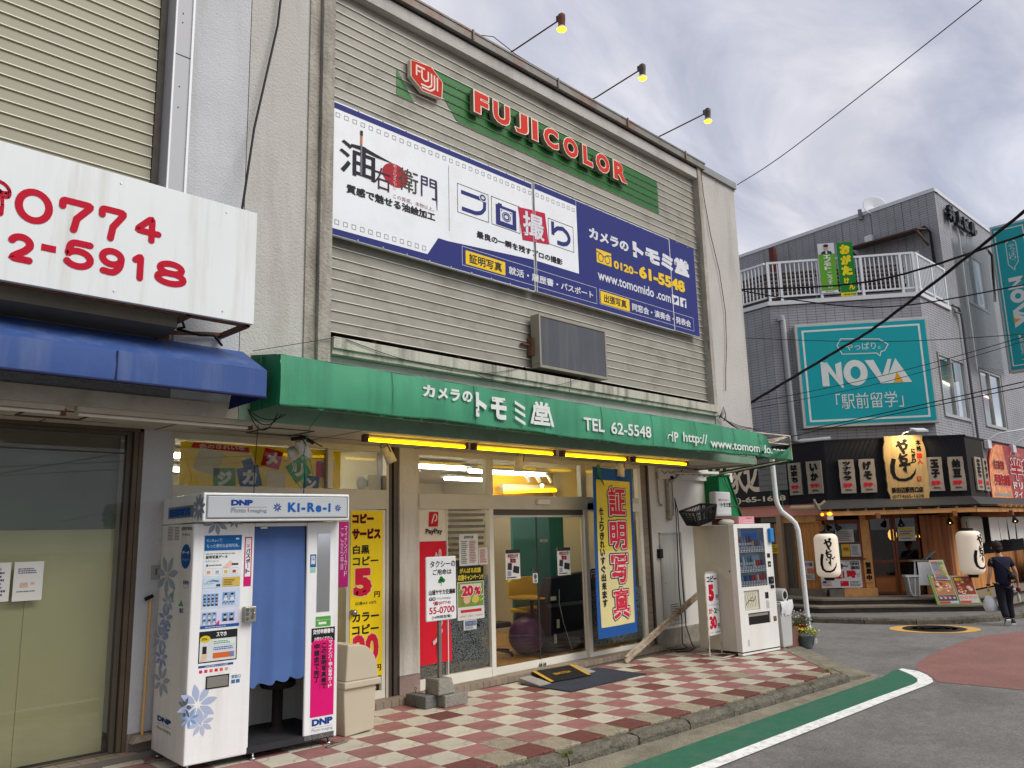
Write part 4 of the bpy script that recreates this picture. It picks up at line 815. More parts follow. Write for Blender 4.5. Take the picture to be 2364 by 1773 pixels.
# raised letters and emblem
fs_ = thing('raised_letter_sign', 'row of raised red capital letters with pale rims on a green band', 'sign', (7.8, -1.12, 6.97))
M_or = mat('letter_red', (196, 34, 8), rough=.6, var=.05, scale=4); M_ls = mat('letter_side', (150, 140, 122), rough=.5, metal=.3, var=.1); MATS['letter_rim'] = mat('letter_rim', (228, 214, 190), rough=.4, var=.04)
for ch, a0, a1 in (('F', 6.285, 6.52), ('U', 6.61, 6.90), ('J', 7.01, 7.235), ('I', 7.33, 7.43), ('C', 7.56, 7.85), ('O', 7.965, 8.265), ('L', 8.385, 8.59), ('O', 8.68, 8.985), ('R', 9.10, 9.40)):
    letter3d(fs_, ch, a0, 7.02, a1, 7.30, (0, -1.105, 0), (1, 0, 0), (0, 0, 1), .07, M_or, M_ls, bold=.045, rim=.035)
lg = thing('emblem_sign', 'raised red six sided emblem with white strokes beside the green band', 'sign', (5.53, -1.12, 6.95))
hx = [(5.29, 7.30), (5.60, 7.335), (5.78, 7.20), (5.765, 6.985), (5.47, 6.965), (5.29, 7.085)]
b = MB(mat('emblem_rim', (214, 200, 180), rough=.4)); b.prism([(x, -1.105, z) for x, z in hx], (0, -.06, 0)); b.build('emblem_back', lg)
pr = Print((0, -1.166, 0), lift=.001); cx_, cz_ = 5.53, 7.15; pr.poly([(cx_ + (x - cx_) * .95, cz_ + (z - cz_) * .95) for x, z in hx], (190, 40, 16)); w_ = (232, 214, 200)
for ln in ([(5.365, 7.255), (5.50, 7.255)], [(5.375, 7.245), (5.375, 7.13)], [(5.39, 7.195), (5.435, 7.195)], [(5.455, 7.235), (5.455, 7.13), (5.50, 7.10), (5.55, 7.13), (5.55, 7.245)], [(5.60, 7.24), (5.60, 7.08), (5.55, 7.045), (5.44, 7.045)], [(5.645, 7.235), (5.645, 7.06), (5.58, 7.01), (5.45, 7.01)], [(5.69, 7.225), (5.69, 7.05)]): pr.line(ln, .022, w_, 1)
pr.build('emblem_print', lg)

# blank box sign (was a lamp box) on the lower louvres
t = thing('blank_box_sign', 'blank grey faced aluminium box sign hanging on the lower louvres', 'sign', (7.6, -1.2, 3.85)); YT = -1.28
b = MB(mat('brushed_frame', (150, 142, 128), rough=.4, metal=.5, var=.06, scale=4)); x0, x1, z0, z1 = 7.22, 8.57, 3.885, 4.575
b.box(x0, x0 + .03, YT, YT + .15, z0, z1); b.box(x1 - .03, x1, YT, YT + .15, z0, z1); b.box(x0 + .03, x1 - .03, YT, YT + .15, z1 - .03, z1); b.box(x0 + .03, x1 - .03, YT, YT + .15, z0, z0 + .035); b.build('frame', t, .004)
b = MB(mat('grey_face', (78, 80, 84), rough=.25, var=.08, scale=1.5, dirt=(120, 118, 112), dirta=.3, dscale=3, streak=3)); b.box(x0 + .03, x1 - .03, YT + .01, YT + .03, z0 + .035, z1 - .03); b.build('face', t)
b = MB(M_rust); b.box(x0 - .03, x0, YT + .1, YT + .2, 4.05, 4.28); b.box(x0 - .16, x0 - .03, YT + .14, YT + .19, 4.18, 4.2); b.build('bracket', t)

# ---- lamps over the roof
M_lamp = emis('warm_bulb', (255, 214, 60), 1.1); M_lampg = mat('reflector_glass', (214, 196, 170), rough=.2, var=.1)
roof_l = ('rusty brown roof lamp on a thin arm, leftmost and highest against the sky', 'middle roof lamp on a thin arm, dark housing with lit yellow bulb', 'roof lamp on a thin arm farthest right, nearest the corner of the roof')
for i, (bx_, hx_) in enumerate((( 6.93, 7.02), (8.64, 8.745), (10.32, 10.47))):
    t = thing('roof_lamp', roof_l[i], 'floodlight', (bx_, -1.2, 8.1), group='floodlights on arms over the parapet'); hz = (8.215, 8.26, 8.245)[i]; c = Vector((hx_, -2.0, hz))
    b = MB(M_rust); b.tube([(bx_, -1.1, 8.10), (bx_ + .02, -1.25, 8.115), c], .011, 6); b.build('arm', t)
    mm_ = mat('rusty_can', (108, 66, 52), rough=.8, var=.25, scale=14, dirt=(70, 50, 44), dirta=.7, dscale=8) if i == 0 else mat('dark_can', (70, 62, 58), rough=.6, var=.3, scale=14, dirt=(150, 140, 130), dirta=.5, dscale=10)
    ax = Vector((.03, .07, -1)); b = MB(mm_); b.lathe(c + Vector((0, -.02, .05)), [(.02, -.02), (.045, 0), (.047, .05), (.043, .14), (.046, .15)], 14, ax); b.box(c.x - .03, c.x + .03, c.y, c.y + .05, c.z - .02, c.z + .05); b.build('housing', t)
    b = MB(M_lampg); b.lathe(c + Vector((0, -.02, .05)) + ax.normalized() * .145, [(.035, 0), (.062, .035), (.064, .045)], 14, ax); b.build('reflector', t)
    b = MB(M_lamp); b.lathe(c + Vector((0, -.02, .05)) + ax.normalized() * .19, [(.064, 0), (.052, .022), (.03, .034), (0, .038)], 14, ax); b.build('bulb', t)
b = MB(M_rust); b.tube([(6.4, -1.2, 8.1), (6.6, -1.22, 8.16), (6.85, -1.21, 8.13), (7.0, -1.22, 8.09), (7.3, -1.2, 8.1), (7.9, -1.22, 8.08), (8.3, -1.2, 8.09)], .006, 5); b.top('roof_cable', 'loose rusty cable lying along the metal coping', 'cable')

# ---- yellow tubes and spot lamps under the soffit
tl = ['leftmost lit yellow fluorescent tube under the green awning', 'second lit yellow fluorescent tube from the left under the awning', 'third lit yellow fluorescent tube, above the glass sliding doors', 'rightmost lit yellow fluorescent tube, nearest the hanging banner']
for i, (x0, x1) in enumerate(((4.90, 6.33), (6.45, 7.87), (8.04, 9.44), (9.61, 11.02))):
    y = -.85; z = 2.90 - .0; t = thing('fluorescent_light', tl[i], 'strip light', ((x0 + x1) / 2, y, 2.93), group='yellow tubes under the awning')
    b = MB(mat('tube_housing', (190, 176, 130), rough=.5)); b.box(x0, x1, y - .035, y + .035, 2.905, 2.93); b.build('housing', t); b = MB(M_tubey); b.tube([(x0 + .02, y - .02, 2.874), (x1 - .02, y - .02, 2.876)], .016, 10); b.build('tube', t)
    b = MB(M_rust)
    for x in (x0 - .01, x1 - .03): b.box(x, x + .04, y - .05, y + .03, 2.855, 2.93)
    b.build('end_holder', t)
spots = [(4.40, -.45, (-.16, 0, -.5), (.36, -.05, -.75), 'white cylinder spotlight hanging crooked with torn bracket and loose wires, nearest the photo booth'), (5.48, -.45, 0, (.36, -.1, -.75), 'cream spotlight angled down right at the left end of the yellow tubes'), (7.66, -.45, 0, (-.15, .1, -1), 'cream spotlight above the sliding doors, tilted slightly left'), (9.84, -.45, 0, (-.08, .0, -1), 'cream spotlight in front of the top of the hanging banner')]
for i, (x, y, _, ax, lb) in enumerate(spots):
    ax = Vector(ax).normalized(); t = thing('spotlight', lb, 'spotlight', (x, y, 2.93), group='spotlights under the canopy'); c = Vector((x - (.03 if i < 2 else -.02), y, 2.90))
    sc_ = 1.0
    b = MB(mat('cream_can', (206, 198, 170), rough=.5, var=.08, scale=10, dirt=(150, 130, 96), dirta=.5, dscale=12) if i else mat('white_can', (214, 212, 206), rough=.5, var=.08, scale=10, dirt=(150, 140, 126), dirta=.5, dscale=12))
    b.lathe(c + ax * .03, [(.0, 0.01), (.055, 0.0), (.06, .02), (.06, .20), (.056, .2), (.056, .16), (0, .15)], 16, ax); b.build('can', t)
    b = MB(M_rust); s_ = ax.cross(Vector((0, 1, 0))).normalized(); b.tube([(x, y, 2.93), c + Vector((0, -.07, -.01)), c + ax * .10 + Vector((0, -.07, 0))], .007, 5); b.tube([(x, y, 2.93), c + Vector((0, .07, -.01)), c + ax * .10 + Vector((0, .07, 0))], .007, 5)
    if i == 0: b.m(M_blk); b.tube([(x - .12, y, 2.88), (x, y - .05, 2.9), (x + .14, y, 2.86)], .02, 6); b.tube([(x, y, 2.93), (x + .12, y - .1, 2.84), (x + .22, y - .05, 2.82)], .006, 5); b.m(MATS['white_can']).lathe(c + Vector((-.02, .12, -.1)), [(.0, 0), (.05, 0), (.055, .12), (0, .12)], 14, (.5, .2, -.8))
    b.build('bracket', t)

# ================================================================ things at the shopfront
def cloth_panel(name, label, cat, x0, x1, z0, z1, y, m_, parent=None, wave=.01, xs=0, thick=None):
    pass
# hanging banner 証明写真
hb = thing('hanging_banner', 'blue and yellow cloth banner with big red lettering hanging on green string by the door', 'banner', (9.68, -.4, 2.8))
def bx(t, z):  # banner drifts: left edge
    return 0
M_bb = mat('banner_blue', (28, 78, 142), rough=.8, var=.06, scale=4); YBN = -.42
def bsurf(u_, v_): return (9.215 + .945 * u_ - .03 * v_ * 1.0 + .0 * u_, YBN + .018 * math.sin(u_ * 5 + v_ * 3) * v_ + .03 * v_ * (1 - v_), 2.80 - 2.42 * v_ + .03 * u_ * v_ - .02 * u_)
def bsheet(m_, u0, u1, v0, v1, off, nu=14, nv=40):
    b = MB(m_); sheet(b, [[tuple(Vector(bsurf(u0 + (u1 - u0) * i / nu, v0 + (v1 - v0) * j / nv)) + Vector((0, -off, 0))) for j in range(nv + 1)] for i in range(nu + 1)]); return b
bsheet(M_bb, 0, 1, 0, 1, 0).build('cloth', hb)
b = bsheet(mat('banner_yellow', (206, 188, 70), rough=.8, var=.05, scale=4), .075, .93, .075, .5, .004); b.m(mat('banner_cream', (208, 196, 140), rough=.8, var=.05, scale=4)); k = bsheet(MATS['banner_cream'], .075, .93, .5, .94, .004); n0 = len(b.v)
b.smooth = True; b.add(k.v, k.f); b.smooth = False; b.build('yellow_field', hb)
class WP(Print):   # print that follows the banner cloth
    def P(s, a, c, L=0):
        u_ = (a - 9.215) / .945; v_ = (2.80 - c) / 2.42; p = Vector(bsurf(u_, v_)); return p + Vector((0, -.008 - L * .0016, 0))
pr = WP((0, 0, 0))
for ch, z1, z0 in (('証', 2.555, 2.07), ('明', 2.045, 1.575), ('写', 1.555, 1.09), ('真', 1.075, .585)):
    pr.text(ch, 9.525, z0, 9.985, z1, (40, 34, 40), 1, bold=.10); pr.text(ch, 9.54, z0 + .015, 9.97, z1 - .015, (232, 214, 206), 2, bold=.065); pr.text(ch, 9.555, z0 + .03, 9.955, z1 - .03, (204, 44, 66), 3, bold=.028)
pr.vtext('仕上りきれいすぐ出来ます', 9.335, .80, 9.435, 2.22, (36, 34, 44), 1, bold=.04)
pr.build('lettering', hb)
M_str = mat('green_string', (40, 120, 92), rough=.8)
b = MB(M_str); b.tube([(9.30, -1.2, 2.95), (9.30, -.6, 2.9), (9.27, -.44, 2.80)], .004, 5)
for i in range(6): b.tube([(9.27 + .01 * i, -.46, 2.82), (9.24 + .02 * i, -.5, 2.7 - .03 * i), (9.30 + .02 * i, -.48, 2.62 - .02 * i), (9.28, -.46, 2.84)], .004, 4)
b.build('string', hb)
gs = MB(M_str); gs.tube([(3.95, -1.55, 3.0), (3.96, -1.3, 2.85), (3.98, -1.2, 2.62)], .004, 5)
for i in range(5):
    a = R.uniform(-.10, .08); gs.tube([(3.98, -1.2, 2.64), (3.98 + a, -1.2, 2.58), (3.97 + a * 1.5, -1.2, 2.45), (4.0 + a * .4, -1.2, 2.30 + .1 * R.random()), (3.99, -1.2, 2.62)], .0035, 4)
gs.top('tangled_string', 'tangle of thin green string hanging from the awning above the photo booth', 'string')
b = MB(M_blk); b.tube([(3.62, -1.0, 2.92), (3.60, -1.0, 2.5), (3.60, -1.0, 2.28)], .004, 5); b.top('hanging_cable', 'thin black cord hanging straight down to the top of the photo booth', 'cord')
b = MB(M_blk); b.tube([(4.02, -1.15, 2.6), (4.03, -1.15, 2.4), (4.02, -1.15, 2.28)], .004, 5); b.lathe((4.02, -1.15, 2.22), [(.004, 0), (.01, .01), (.01, .05), (.003, .06)], 8); b.top('plug_cord', 'short black cord ending in a plug, dangling above the booth header', 'cord')
b = MB(M_blk)
for i in range(3): b.tube(chain((3.36, -1.3, 3.0), (3.74 - .04 * i, -1.28, 2.99), .07 + .05 * i, 14), .0045, 5)
b.top('cable_bundle', 'loop of black cables drooping between the blue and green awnings', 'cable')

# yellow advert cloth behind the left transom
ad = thing('yellow_window_advert', 'yellow advert cloth with tilted coloured squares behind the left transom glass', 'advert', (4.3, .1, 2.42))
b = MB(mat('advert_yellow', (236, 196, 20), rough=.7, var=.05, scale=3)); b.box(3.375, 5.245, .10, .104, 2.42, 2.86); b.build('cloth', ad)
pr = Print((0, .10, 0), lift=.002); pr.poly([(3.48, 2.80), (3.50, 2.855), (4.10, 2.835), (4.115, 2.775), (3.50, 2.80)], (206, 40, 44)); pr.text('色のきれいな', 3.56, 2.80, 4.06, 2.845, (236, 200, 190), 1, bold=.04)
def patch(cx, cz, s_, a, col, ch=None, cc=(236, 222, 200)):
    a = math.radians(a); q = [(cx + s_ * (x * math.cos(a) - z * math.sin(a)), cz + s_ * .9 * (x * math.sin(a) + z * math.cos(a))) for x, z in ((-.5, -.5), (.5, -.5), (.5, .5), (-.5, .5))]; pr.poly(q, col, 1)
    if ch: pr.text(ch, cx - s_ * .33, cz - s_ * .30, cx + s_ * .33, cz + s_ * .32, cc, 2, bold=.07)
patch(3.67, 2.67, .27, -14, (214, 196, 150)); patch(3.845, 2.50, .24, 2, (76, 152, 56), 'ジ'); patch(4.12, 2.52, .25, 14, (20, 84, 128), 'カ'); patch(4.10, 2.66, .12, 20, (20, 84, 128)); patch(4.375, 2.73, .22, -13, (206, 30, 40), 'メ'); patch(4.43, 2.50, .22, 0, (222, 204, 166)); patch(4.70, 2.62, .24, 35, (76, 152, 56), 'リ'); patch(4.86, 2.47, .20, -6, (20, 84, 128), 'ン'); patch(5.02, 2.64, .2, 0, (206, 30, 40))
pr.build('printing', ad)
b = MB(mat('clear_bag', (196, 196, 190), rough=.3)); b.sphere((5.55, .12, 2.50), .08, 10, (1, .4, 1)); b.top('plastic_bag', 'small clear plastic bag tied inside the transom right of the yellow advert', 'bag')
b = MB(mat('cream_box', (208, 200, 178), rough=.7)); b.box(5.62, 5.80, .08, .3, 2.42, 2.60); b.top('paper_box', 'pale box standing inside the transom beside the clear bag', 'box')
# yellow copy service poster on the side door
yp = thing('copy_service_poster', 'tall yellow copy service poster on the glass side door behind the booth', 'poster', (5.53, -.02, .3))
b = MB(mat('poster_yellow', (240, 208, 22), rough=.5, var=.04, scale=1.5)); b.box(5.31, 5.755, -.028, -.022, .33, 2.17); b.build('sheet', yp)
pr = Print((0, -.028, 0), lift=.001); K = (34, 30, 30); RR = (214, 34, 62)
pr.text('コピー', 5.33, 2.03, 5.62, 2.135, K, 1, bold=.05, outline=(214, 60, 40), ow=.04); pr.text('サービス', 5.33, 1.85, 5.72, 1.97, K, 1, bold=.05, outline=(214, 60, 40), ow=.04)
pr.text('白黒', 5.34, 1.68, 5.565, 1.785, K, 1, bold=.03); pr.text('コピー', 5.34, 1.555, 5.69, 1.655, K, 1, bold=.03); pr.text('5', 5.345, 1.21, 5.60, 1.525, RR, 1, bold=.07, outline=(240, 220, 150), ow=.03); pr.text('円', 5.635, 1.19, 5.715, 1.255, K, 1, bold=.03); pr.text('白黒A3 10円', 5.38, 1.12, 5.66, 1.155, K, 1, bold=.01)
pr.text('カラー', 5.34, .935, 5.70, 1.04, K, 1, bold=.04); pr.text('コピー', 5.34, .80, 5.70, .905, K, 1, bold=.04); pr.text('20', 5.34, .48, 5.70, .80, RR, 1, bold=.05, outline=(240, 220, 150), ow=.03); pr.text('円', 5.66, .38, 5.735, .45, K, 1, bold=.03); pr.build('printing', yp)
# pay banner
pb = thing('payment_banner', 'white and red cloth payment banner hanging inside the left shop glass', 'banner', (6.55, .05, .35))
b = MB(mat('banner_offwhite', (222, 212, 190), rough=.8, var=.04, scale=3)); sheet(b, [[(6.305 + .435 * i / 8 + .0 * j, -.012 + .008 * math.sin(i + j * .5), 2.30 - .5 * j / 8) for j in range(9)] for i in range(9)]); b.m(mat('banner_red', (208, 24, 44), rough=.75, var=.06, scale=3)); sheet(b, [[(6.305 + (.435 + .08 * j / 16) * i / 8 + .0 * j, -.012 + .008 * math.sin(i + j * .7), 1.80 - 1.45 * j / 16) for j in range(17)] for i in range(9)]); b.build('cloth', pb)
pr = Print((0, -.022, 0), lift=.003); pr.poly([(6.45, 1.98), (6.60, 1.98), (6.61, 2.16), (6.46, 2.16)], (206, 30, 44)); pr.ring(6.545, 2.09, .045, .05, .016, (236, 228, 214), 1, 14, -PI / 2, PI * .6); pr.line([(6.545, 2.14), (6.50, 2.02)], .016, (236, 228, 214), 1); pr.text('PayPay', 6.40, 1.875, 6.67, 1.955, (44, 40, 40), 1, bold=.03); pr.vtext('ペイペイ', 6.50, .45, 6.66, 1.72, (226, 190, 190), 1, bold=.03); pr.build('printing', pb)
# posters on the glass
def poster(label, x0, x1, z0, z1, draw, y=.006, col=(220, 218, 210), cat='poster', name='poster', group=None):
    t = thing(name, label, cat, ((x0 + x1) / 2, y, z0), group=group); b = MB(mat('paper_%d_%d_%d' % col, col, rough=.7, var=.03)); b.box(x0, x1, y - .003, y, z0, z1); b.build('sheet', t)
    pr = Print((0, y - .003, 0), lift=.001); draw(pr, x0, x1, z0, z1); pr.build('printing', t); return t
def d1(p, x0, x1, z0, z1):
    p.text('証明写真', x0 + .08, z1 - .055, x1 - .08, z1 - .02, (60, 60, 60), 1, bold=.02); p.small(x0 + .03, z0 + .02, x0 + .14, z1 - .08, 12, (120, 120, 120), 1, 3); p.small(x0 + .17, z0 + .03, x1 - .03, z1 - .08, 14, (170, 100, 90), 1, 4)
poster('white price list sheet for identity photos on the glass left of the doors', 6.975, 7.30, 1.48, 1.875, d1, col=(206, 206, 196))
poster('small grey text card on the glass beside the price list', 7.308, 7.472, 1.482, 1.70, lambda p, x0, x1, z0, z1: p.small(x0 + .02, z0 + .02, x1 - .02, z1 - .02, 7, (180, 90, 90), 1, 5), col=(206, 200, 190))
def d2(p, x0, x1, z0, z1):
    p.rect(x0, z1 - .19, x1, z1, (46, 44, 30), 1); p.text('がんばる応援', x0 + .04, z1 - .085, x1 - .05, z1 - .02, (226, 200, 60), 2, bold=.04); p.text('応援キャンペーン!!', x0 + .01, z1 - .175, x1 - .01, z1 - .10, (232, 212, 70), 2, bold=.04)
    p.rect(x0 + .01, z0 + .16, x1 - .01, z1 - .2, (124, 158, 70), 1)
    q = random.Random(2)
    for i in range(60): a, c = q.uniform(x0 + .03, x1 - .03), q.uniform(z0 + .18, z1 - .22); p.disc(a, c, .012, .012, q.choice([(222, 190, 60), (206, 80, 60), (90, 140, 60), (230, 226, 200)]), 1.3 + i * .003, 8)
    p.rect(x0 + .05, z0 + .38, x1 - .05, z0 + .44, (222, 214, 190), 1.6); p.text('20', x0 + .07, z1 - .37, x0 + .27, z1 - .235, (214, 40, 70), 2, bold=.06, outline=(236, 230, 220), ow=.05); p.text('%', x0 + .29, z1 - .365, x1 - .06, z1 - .26, (214, 40, 70), 2, bold=.05, outline=(236, 230, 220), ow=.05)
    p.disc(x0 + .16, z0 + .25, .06, .055, (226, 190, 150), 2); p.disc(x0 + .31, z0 + .25, .06, .05, (214, 196, 90), 2); p.rect(x0, z0, x1, z0 + .15, (226, 224, 216), 1.6); p.rect(x0 + .05, z0 + .09, x1 - .05, z0 + .125, (206, 50, 60), 2); p.text('auPAY  d払い  PayPay', x0 + .03, z0 + .03, x1 - .03, z0 + .06, (80, 70, 70), 2)
poster('colourful green and yellow discount campaign poster on the glass under the price list', 6.93, 7.39, .81, 1.47, d2)
poster('small pale leaflet with a blue eye shape below the campaign poster', 7.03, 7.25, .685, .805, lambda p, x0, x1, z0, z1: (p.rect(x0 + .02, z0 + .045, x1 - .01, z1 - .01, (120, 132, 160), 1), p.ring(x0 + .11, z0 + .08, .05, .03, .006, (40, 60, 110), 2), p.small(x0 + .02, z0 + .01, x1 - .02, z0 + .04, 2, (90, 90, 100), 1)), col=(206, 210, 208))
def d3(p, x0, x1, z0, z1):
    p.rect(x0, z1 - .05, x1, z1, (60, 58, 56), 1); p.text('中古カメラ', x0 + .04, z1 - .115, x1 - .04, z1 - .055, (150, 44, 60), 2, bold=.06); p.text('買取', x0 + .08, z1 - .18, x1 - .08, z1 - .12, (150, 44, 60), 2, bold=.06)
    q = random.Random(5); p.poly([(x0 + .03, z0 + .13), (x0 + .11, z0 + .12), (x0 + .12, z0 + .21), (x0 + .04, z0 + .22)], (60, 60, 66), 2); p.poly([(x0 + .13, z0 + .09), (x1 - .03, z0 + .07), (x1 - .02, z0 + .16), (x0 + .15, z0 + .18)], (50, 50, 54), 2); p.rect(x0 + .03, z0 + .045, x0 + .1, z0 + .11, (150, 158, 166), 2); p.small(x0 + .02, z0 + .01, x1 - .02, z0 + .04, 1, (40, 40, 40), 2)
poster('white poster with dark red heading on the left glass door', 7.805, 8.083, 1.263, 1.656, d3, y=.010)
poster('white poster with dark red heading on the right glass door', 8.855, 9.138, 1.263, 1.656, d3, y=.010)
poster('small white sticker with a blue seal at the meeting edge of the glass doors', 8.335, 8.43, 1.19, 1.32, lambda p, x0, x1, z0, z1: (p.disc((x0 + x1) / 2, z1 - .045, .03, .035, (60, 90, 130), 1), p.text('点検', x0 + .02, z0 + .01, x1 - .02, z0 + .045, (60, 60, 70), 1, bold=.03)), y=.012, cat='sticker', name='sticker')
poster('small dark door plate with pale lettering left of the centre line', 8.30, 8.42, 1.355, 1.385, lambda p, x0, x1, z0, z1: p.text('自動ドア', x0 + .02, z0 + .005, x1 - .01, z1 - .005, (150, 150, 140), 1), col=(40, 62, 58), y=.012, cat='sticker', name='sticker')
poster('stack of card company stickers low on the right door frame', 9.60, 9.715, 1.185, 1.325, lambda p, x0, x1, z0, z1: (p.rect(x0, z1 - .065, x1, z1, (40, 50, 90), 1), p.text('VISA', x0 + .015, z1 - .05, x1 - .015, z1 - .02, (226, 220, 200), 2, bold=.03), p.rect(x0, z0, x1, z0 + .06, (50, 44, 44), 1), p.disc(x0 + .04, z0 + .03, .022, .022, (200, 50, 40), 2), p.disc(x0 + .07, z0 + .03, .022, .022, (222, 150, 40), 2.4)), cat='sticker', name='sticker')
def d5(p, x0, x1, z0, z1): p.small(x0 + .03, z1 - .1, x1 - .03, z1 - .05, 3, (90, 100, 130), 1, 2); p.rect(x0 + .05, z0 + .11, x0 + .11, z0 + .15, (222, 186, 170), 1); p.rect(x0 + .13, z0 + .13, x0 + .16, z0 + .15, (222, 186, 170), 1); p.small(x0 + .03, z0 + .07, x1 - .03, z0 + .085, 1, (80, 90, 130), 1, 9)
poster('white notice sheet with orange marks taped on the olive blind, right one of two', 1.977, 2.20, 1.413, 1.735, d5, y=-.006, name='notice', cat='notice')
poster('white notice sheet of dark text taped on the olive blind at the picture edge', 1.72, 1.953, 1.418, 1.735, lambda p, x0, x1, z0, z1: p.small(x0 + .03, z0 + .04, x1 - .03, z1 - .04, 8, (70, 80, 110), 1, 6), y=-.006, name='notice', cat='notice')

# ---- inside the shop
M_chy = mat('yellow_seat', (222, 176, 20), rough=.5, var=.06)
t = thing('yellow_chair', 'yellow shell chair standing inside the shop behind the left glass door', 'chair', (9.85, 1.5, .055))
b = MB(M_chy); b.box(9.55, 10.15, 1.25, 1.7, .62, .68); b.build('seat', t, .02); b = MB(M_chy); b.prism([(9.50, 1.66, .84), (10.2, 1.66, .84), (10.18, 1.66, 1.10), (10.06, 1.66, 1.17), (9.62, 1.66, 1.17), (9.50, 1.66, 1.10)], (0, .04, 0)); b.build('backrest', t, .01)
for x, y in ((9.6, 1.3), (10.1, 1.3), (9.6, 1.65), (10.1, 1.65)): b = MB(MATS['steel']); b.tube([(x, y, .06), (x, y, .63)], .012, 6); b.build('leg', t)
t = thing('round_table', 'small round yellow topped table beside the yellow chair inside', 'table', (9.55, 1.2, .055)); b = MB(mat('table_top', (196, 150, 40), rough=.4)); b.lathe((9.55, 1.2, .86), [(.36, 0), (.36, .025)], 24); b.build('top', t); b = MB(M_dark); b.tube([(9.55, 1.2, .06), (9.55, 1.2, .86)], .03, 8); b.lathe((9.55, 1.2, .06), [(.2, 0), (.05, .03)], 16); b.build('pedestal', t)
t = thing('office_chair', 'black office chair on castors inside behind the left door jamb', 'chair', (8.8, 1.3, .055))
b = MB(M_blk); b.box(8.55, 9.0, 1.1, 1.5, .48, .56); b.build('seat', t, .03); b = MB(M_blk); b.box(8.5, 8.8, 1.3, 1.56, .62, 1.2); b.build('backrest', t, .03); b = MB(M_blk)
for i in range(5): a = i * 2 * PI / 5; b.bar((8.8, 1.3, .16), (8.8 + .3 * math.cos(a), 1.3 + .3 * math.sin(a), .12), .04, .03); b.sphere((8.8 + .3 * math.cos(a), 1.3 + .3 * math.sin(a), .09), .03, 8)
b.tube([(8.8, 1.3, .14), (8.8, 1.3, .5)], .025, 8); b.build('base', t)
b = MB(mat('purple_rubber', (74, 30, 76), rough=.35, var=.1)); b.sphere((9.18, .98, .34), .28, 20); b.top('exercise_ball', 'dark purple exercise ball on the wooden shop floor', 'ball')
t = thing('counter', 'black covered counter inside the right glass door', 'counter', (9.9, 1.1, .055)); b = MB(mat('black_cover', (18, 18, 20), rough=.6, var=.2, scale=5, bump=.6, bscale=6)); b.box(9.45, 10.9, .75, 1.0, .055, .78); b.prism([(9.45, .8, .78), (9.6, .8, 1.18), (10.9, .8, 1.25), (10.9, .8, .78)], (0, .2, 0)); b.build('cover', t, .02); b = MB(mat('grey_lip', (70, 76, 74), rough=.5)); b.box(9.43, 10.9, .72, .75, .74, .79); b.build('top_edge', t)
b = MB(mat('socket_white', (206, 204, 190), rough=.5)); b.box(9.62, 9.68, .742, .75, .42, .55); b.box(9.55, 9.60, .742, .75, .20, .34); b.box(9.5, 9.62, .742, .75, .84, .90); b.build('label_tag', t)
b = MB(mat('white_cord', (190, 200, 196), rough=.5)); b.tube([(9.65, .70, 1.0), (9.62, .68, .8), (9.70, .68, .5), (9.85, .70, .2), (9.9, .7, .08)], .005, 5); b.top('white_cable', 'thin white cord hanging in front of the black counter', 'cord')
t = thing('picture_rack', 'dark rack with rows of frames inside the glass left of the doors', 'rack', (8.1, 1.4, .055))
b = MB(mat('dark_wood', (58, 48, 40), rough=.6, var=.1)); b.box(7.7, 8.6, 1.35, 1.7, .055, 1.5); b.build('cabinet', t); b = MB(mat('frame_stack', (120, 108, 90), rough=.6, var=.2, scale=8))
for i in range(9): b.box(7.75 + R.uniform(-.03, .03), 8.45 + R.uniform(-.08, .06), 1.1, 1.34, 1.55 + i * .085, 1.59 + i * .085)
b.build('frame_stack', t)
t = thing('spotlight_rail', 'ceiling rail with small lit spot inside over the yellow wall panel', 'spotlight', (10.1, 1.5, 2.8)); b = MB(M_framew); b.tube([(9.7, 1.5, 2.86), (10.5, 1.5, 2.86)], .012, 6)
for x in (9.8, 10.05, 10.35): b.tube([(x, 1.5, 2.85), (x + .05, 1.45, 2.72)], .03, 8)
b.build('rail', t); b = MB(emis('warm_spot', (255, 240, 200), 9)); b.sphere((10.12, 1.42, 2.66), .03, 10); b.build('bulb', t)
t = thing('yellow_tube_light', 'lit yellow tube inside the shop before the yellow panel', 'strip light', (10.2, 1.8, 2.55)); b = MB(M_tubey); b.tube([(9.6, 1.8, 2.56), (10.9, 1.8, 2.62)], .022, 8); b.build('tube', t); b = MB(M_frame); b.box(9.58, 10.92, 1.82, 1.9, 2.58, 2.70); b.build('housing', t)
poster('red and white patterned leaflet stuck high on the glass sliding door', 8.50, 8.66, 1.74, 1.78, lambda p, x0, x1, z0, z1: p.disc((x0 + x1) / 2, (z0 + z1) / 2, .05, .012, (190, 90, 80), 1), col=(120, 150, 140), y=.012, name='sticker', cat='sticker')

# ================================================================ photo booth
pbth = thing('photo_booth', 'white identity photo booth with blue curtain and grey flower print by the window', 'photo booth', (3.07, -.977, 0), math.radians(-4.36), local=True)
M_bw = mat('booth_white', (222, 222, 220), rough=.28, var=.02, scale=1.5, dirt=(190, 186, 174), dirta=.4, dscale=2, streak=3, coat=.2)
M_bs = mat('booth_side', (212, 211, 206), rough=.35, var=.02, scale=1.5, dirt=(172, 166, 152), dirta=.4, dscale=2, streak=3)
Wb, Db = 1.395, .82
b = MB(M_bw); b.box(0, .545, 0, .03, .06, 2.02); b.box(1.06, Wb, 0, .03, .06, 2.02); b.box(.545, 1.06, 0, .03, 1.985, 2.02); b.build('front_panel', pbth, .012)
b = MB(M_bs); b.box(0.0, .03, .031, Db, .06, 2.02); b.build('side_panel', pbth, .008); b = MB(M_bs); b.box(Wb - .03, Wb, .031, Db, .06, 2.02); b.build('side_panel', pbth, .008)
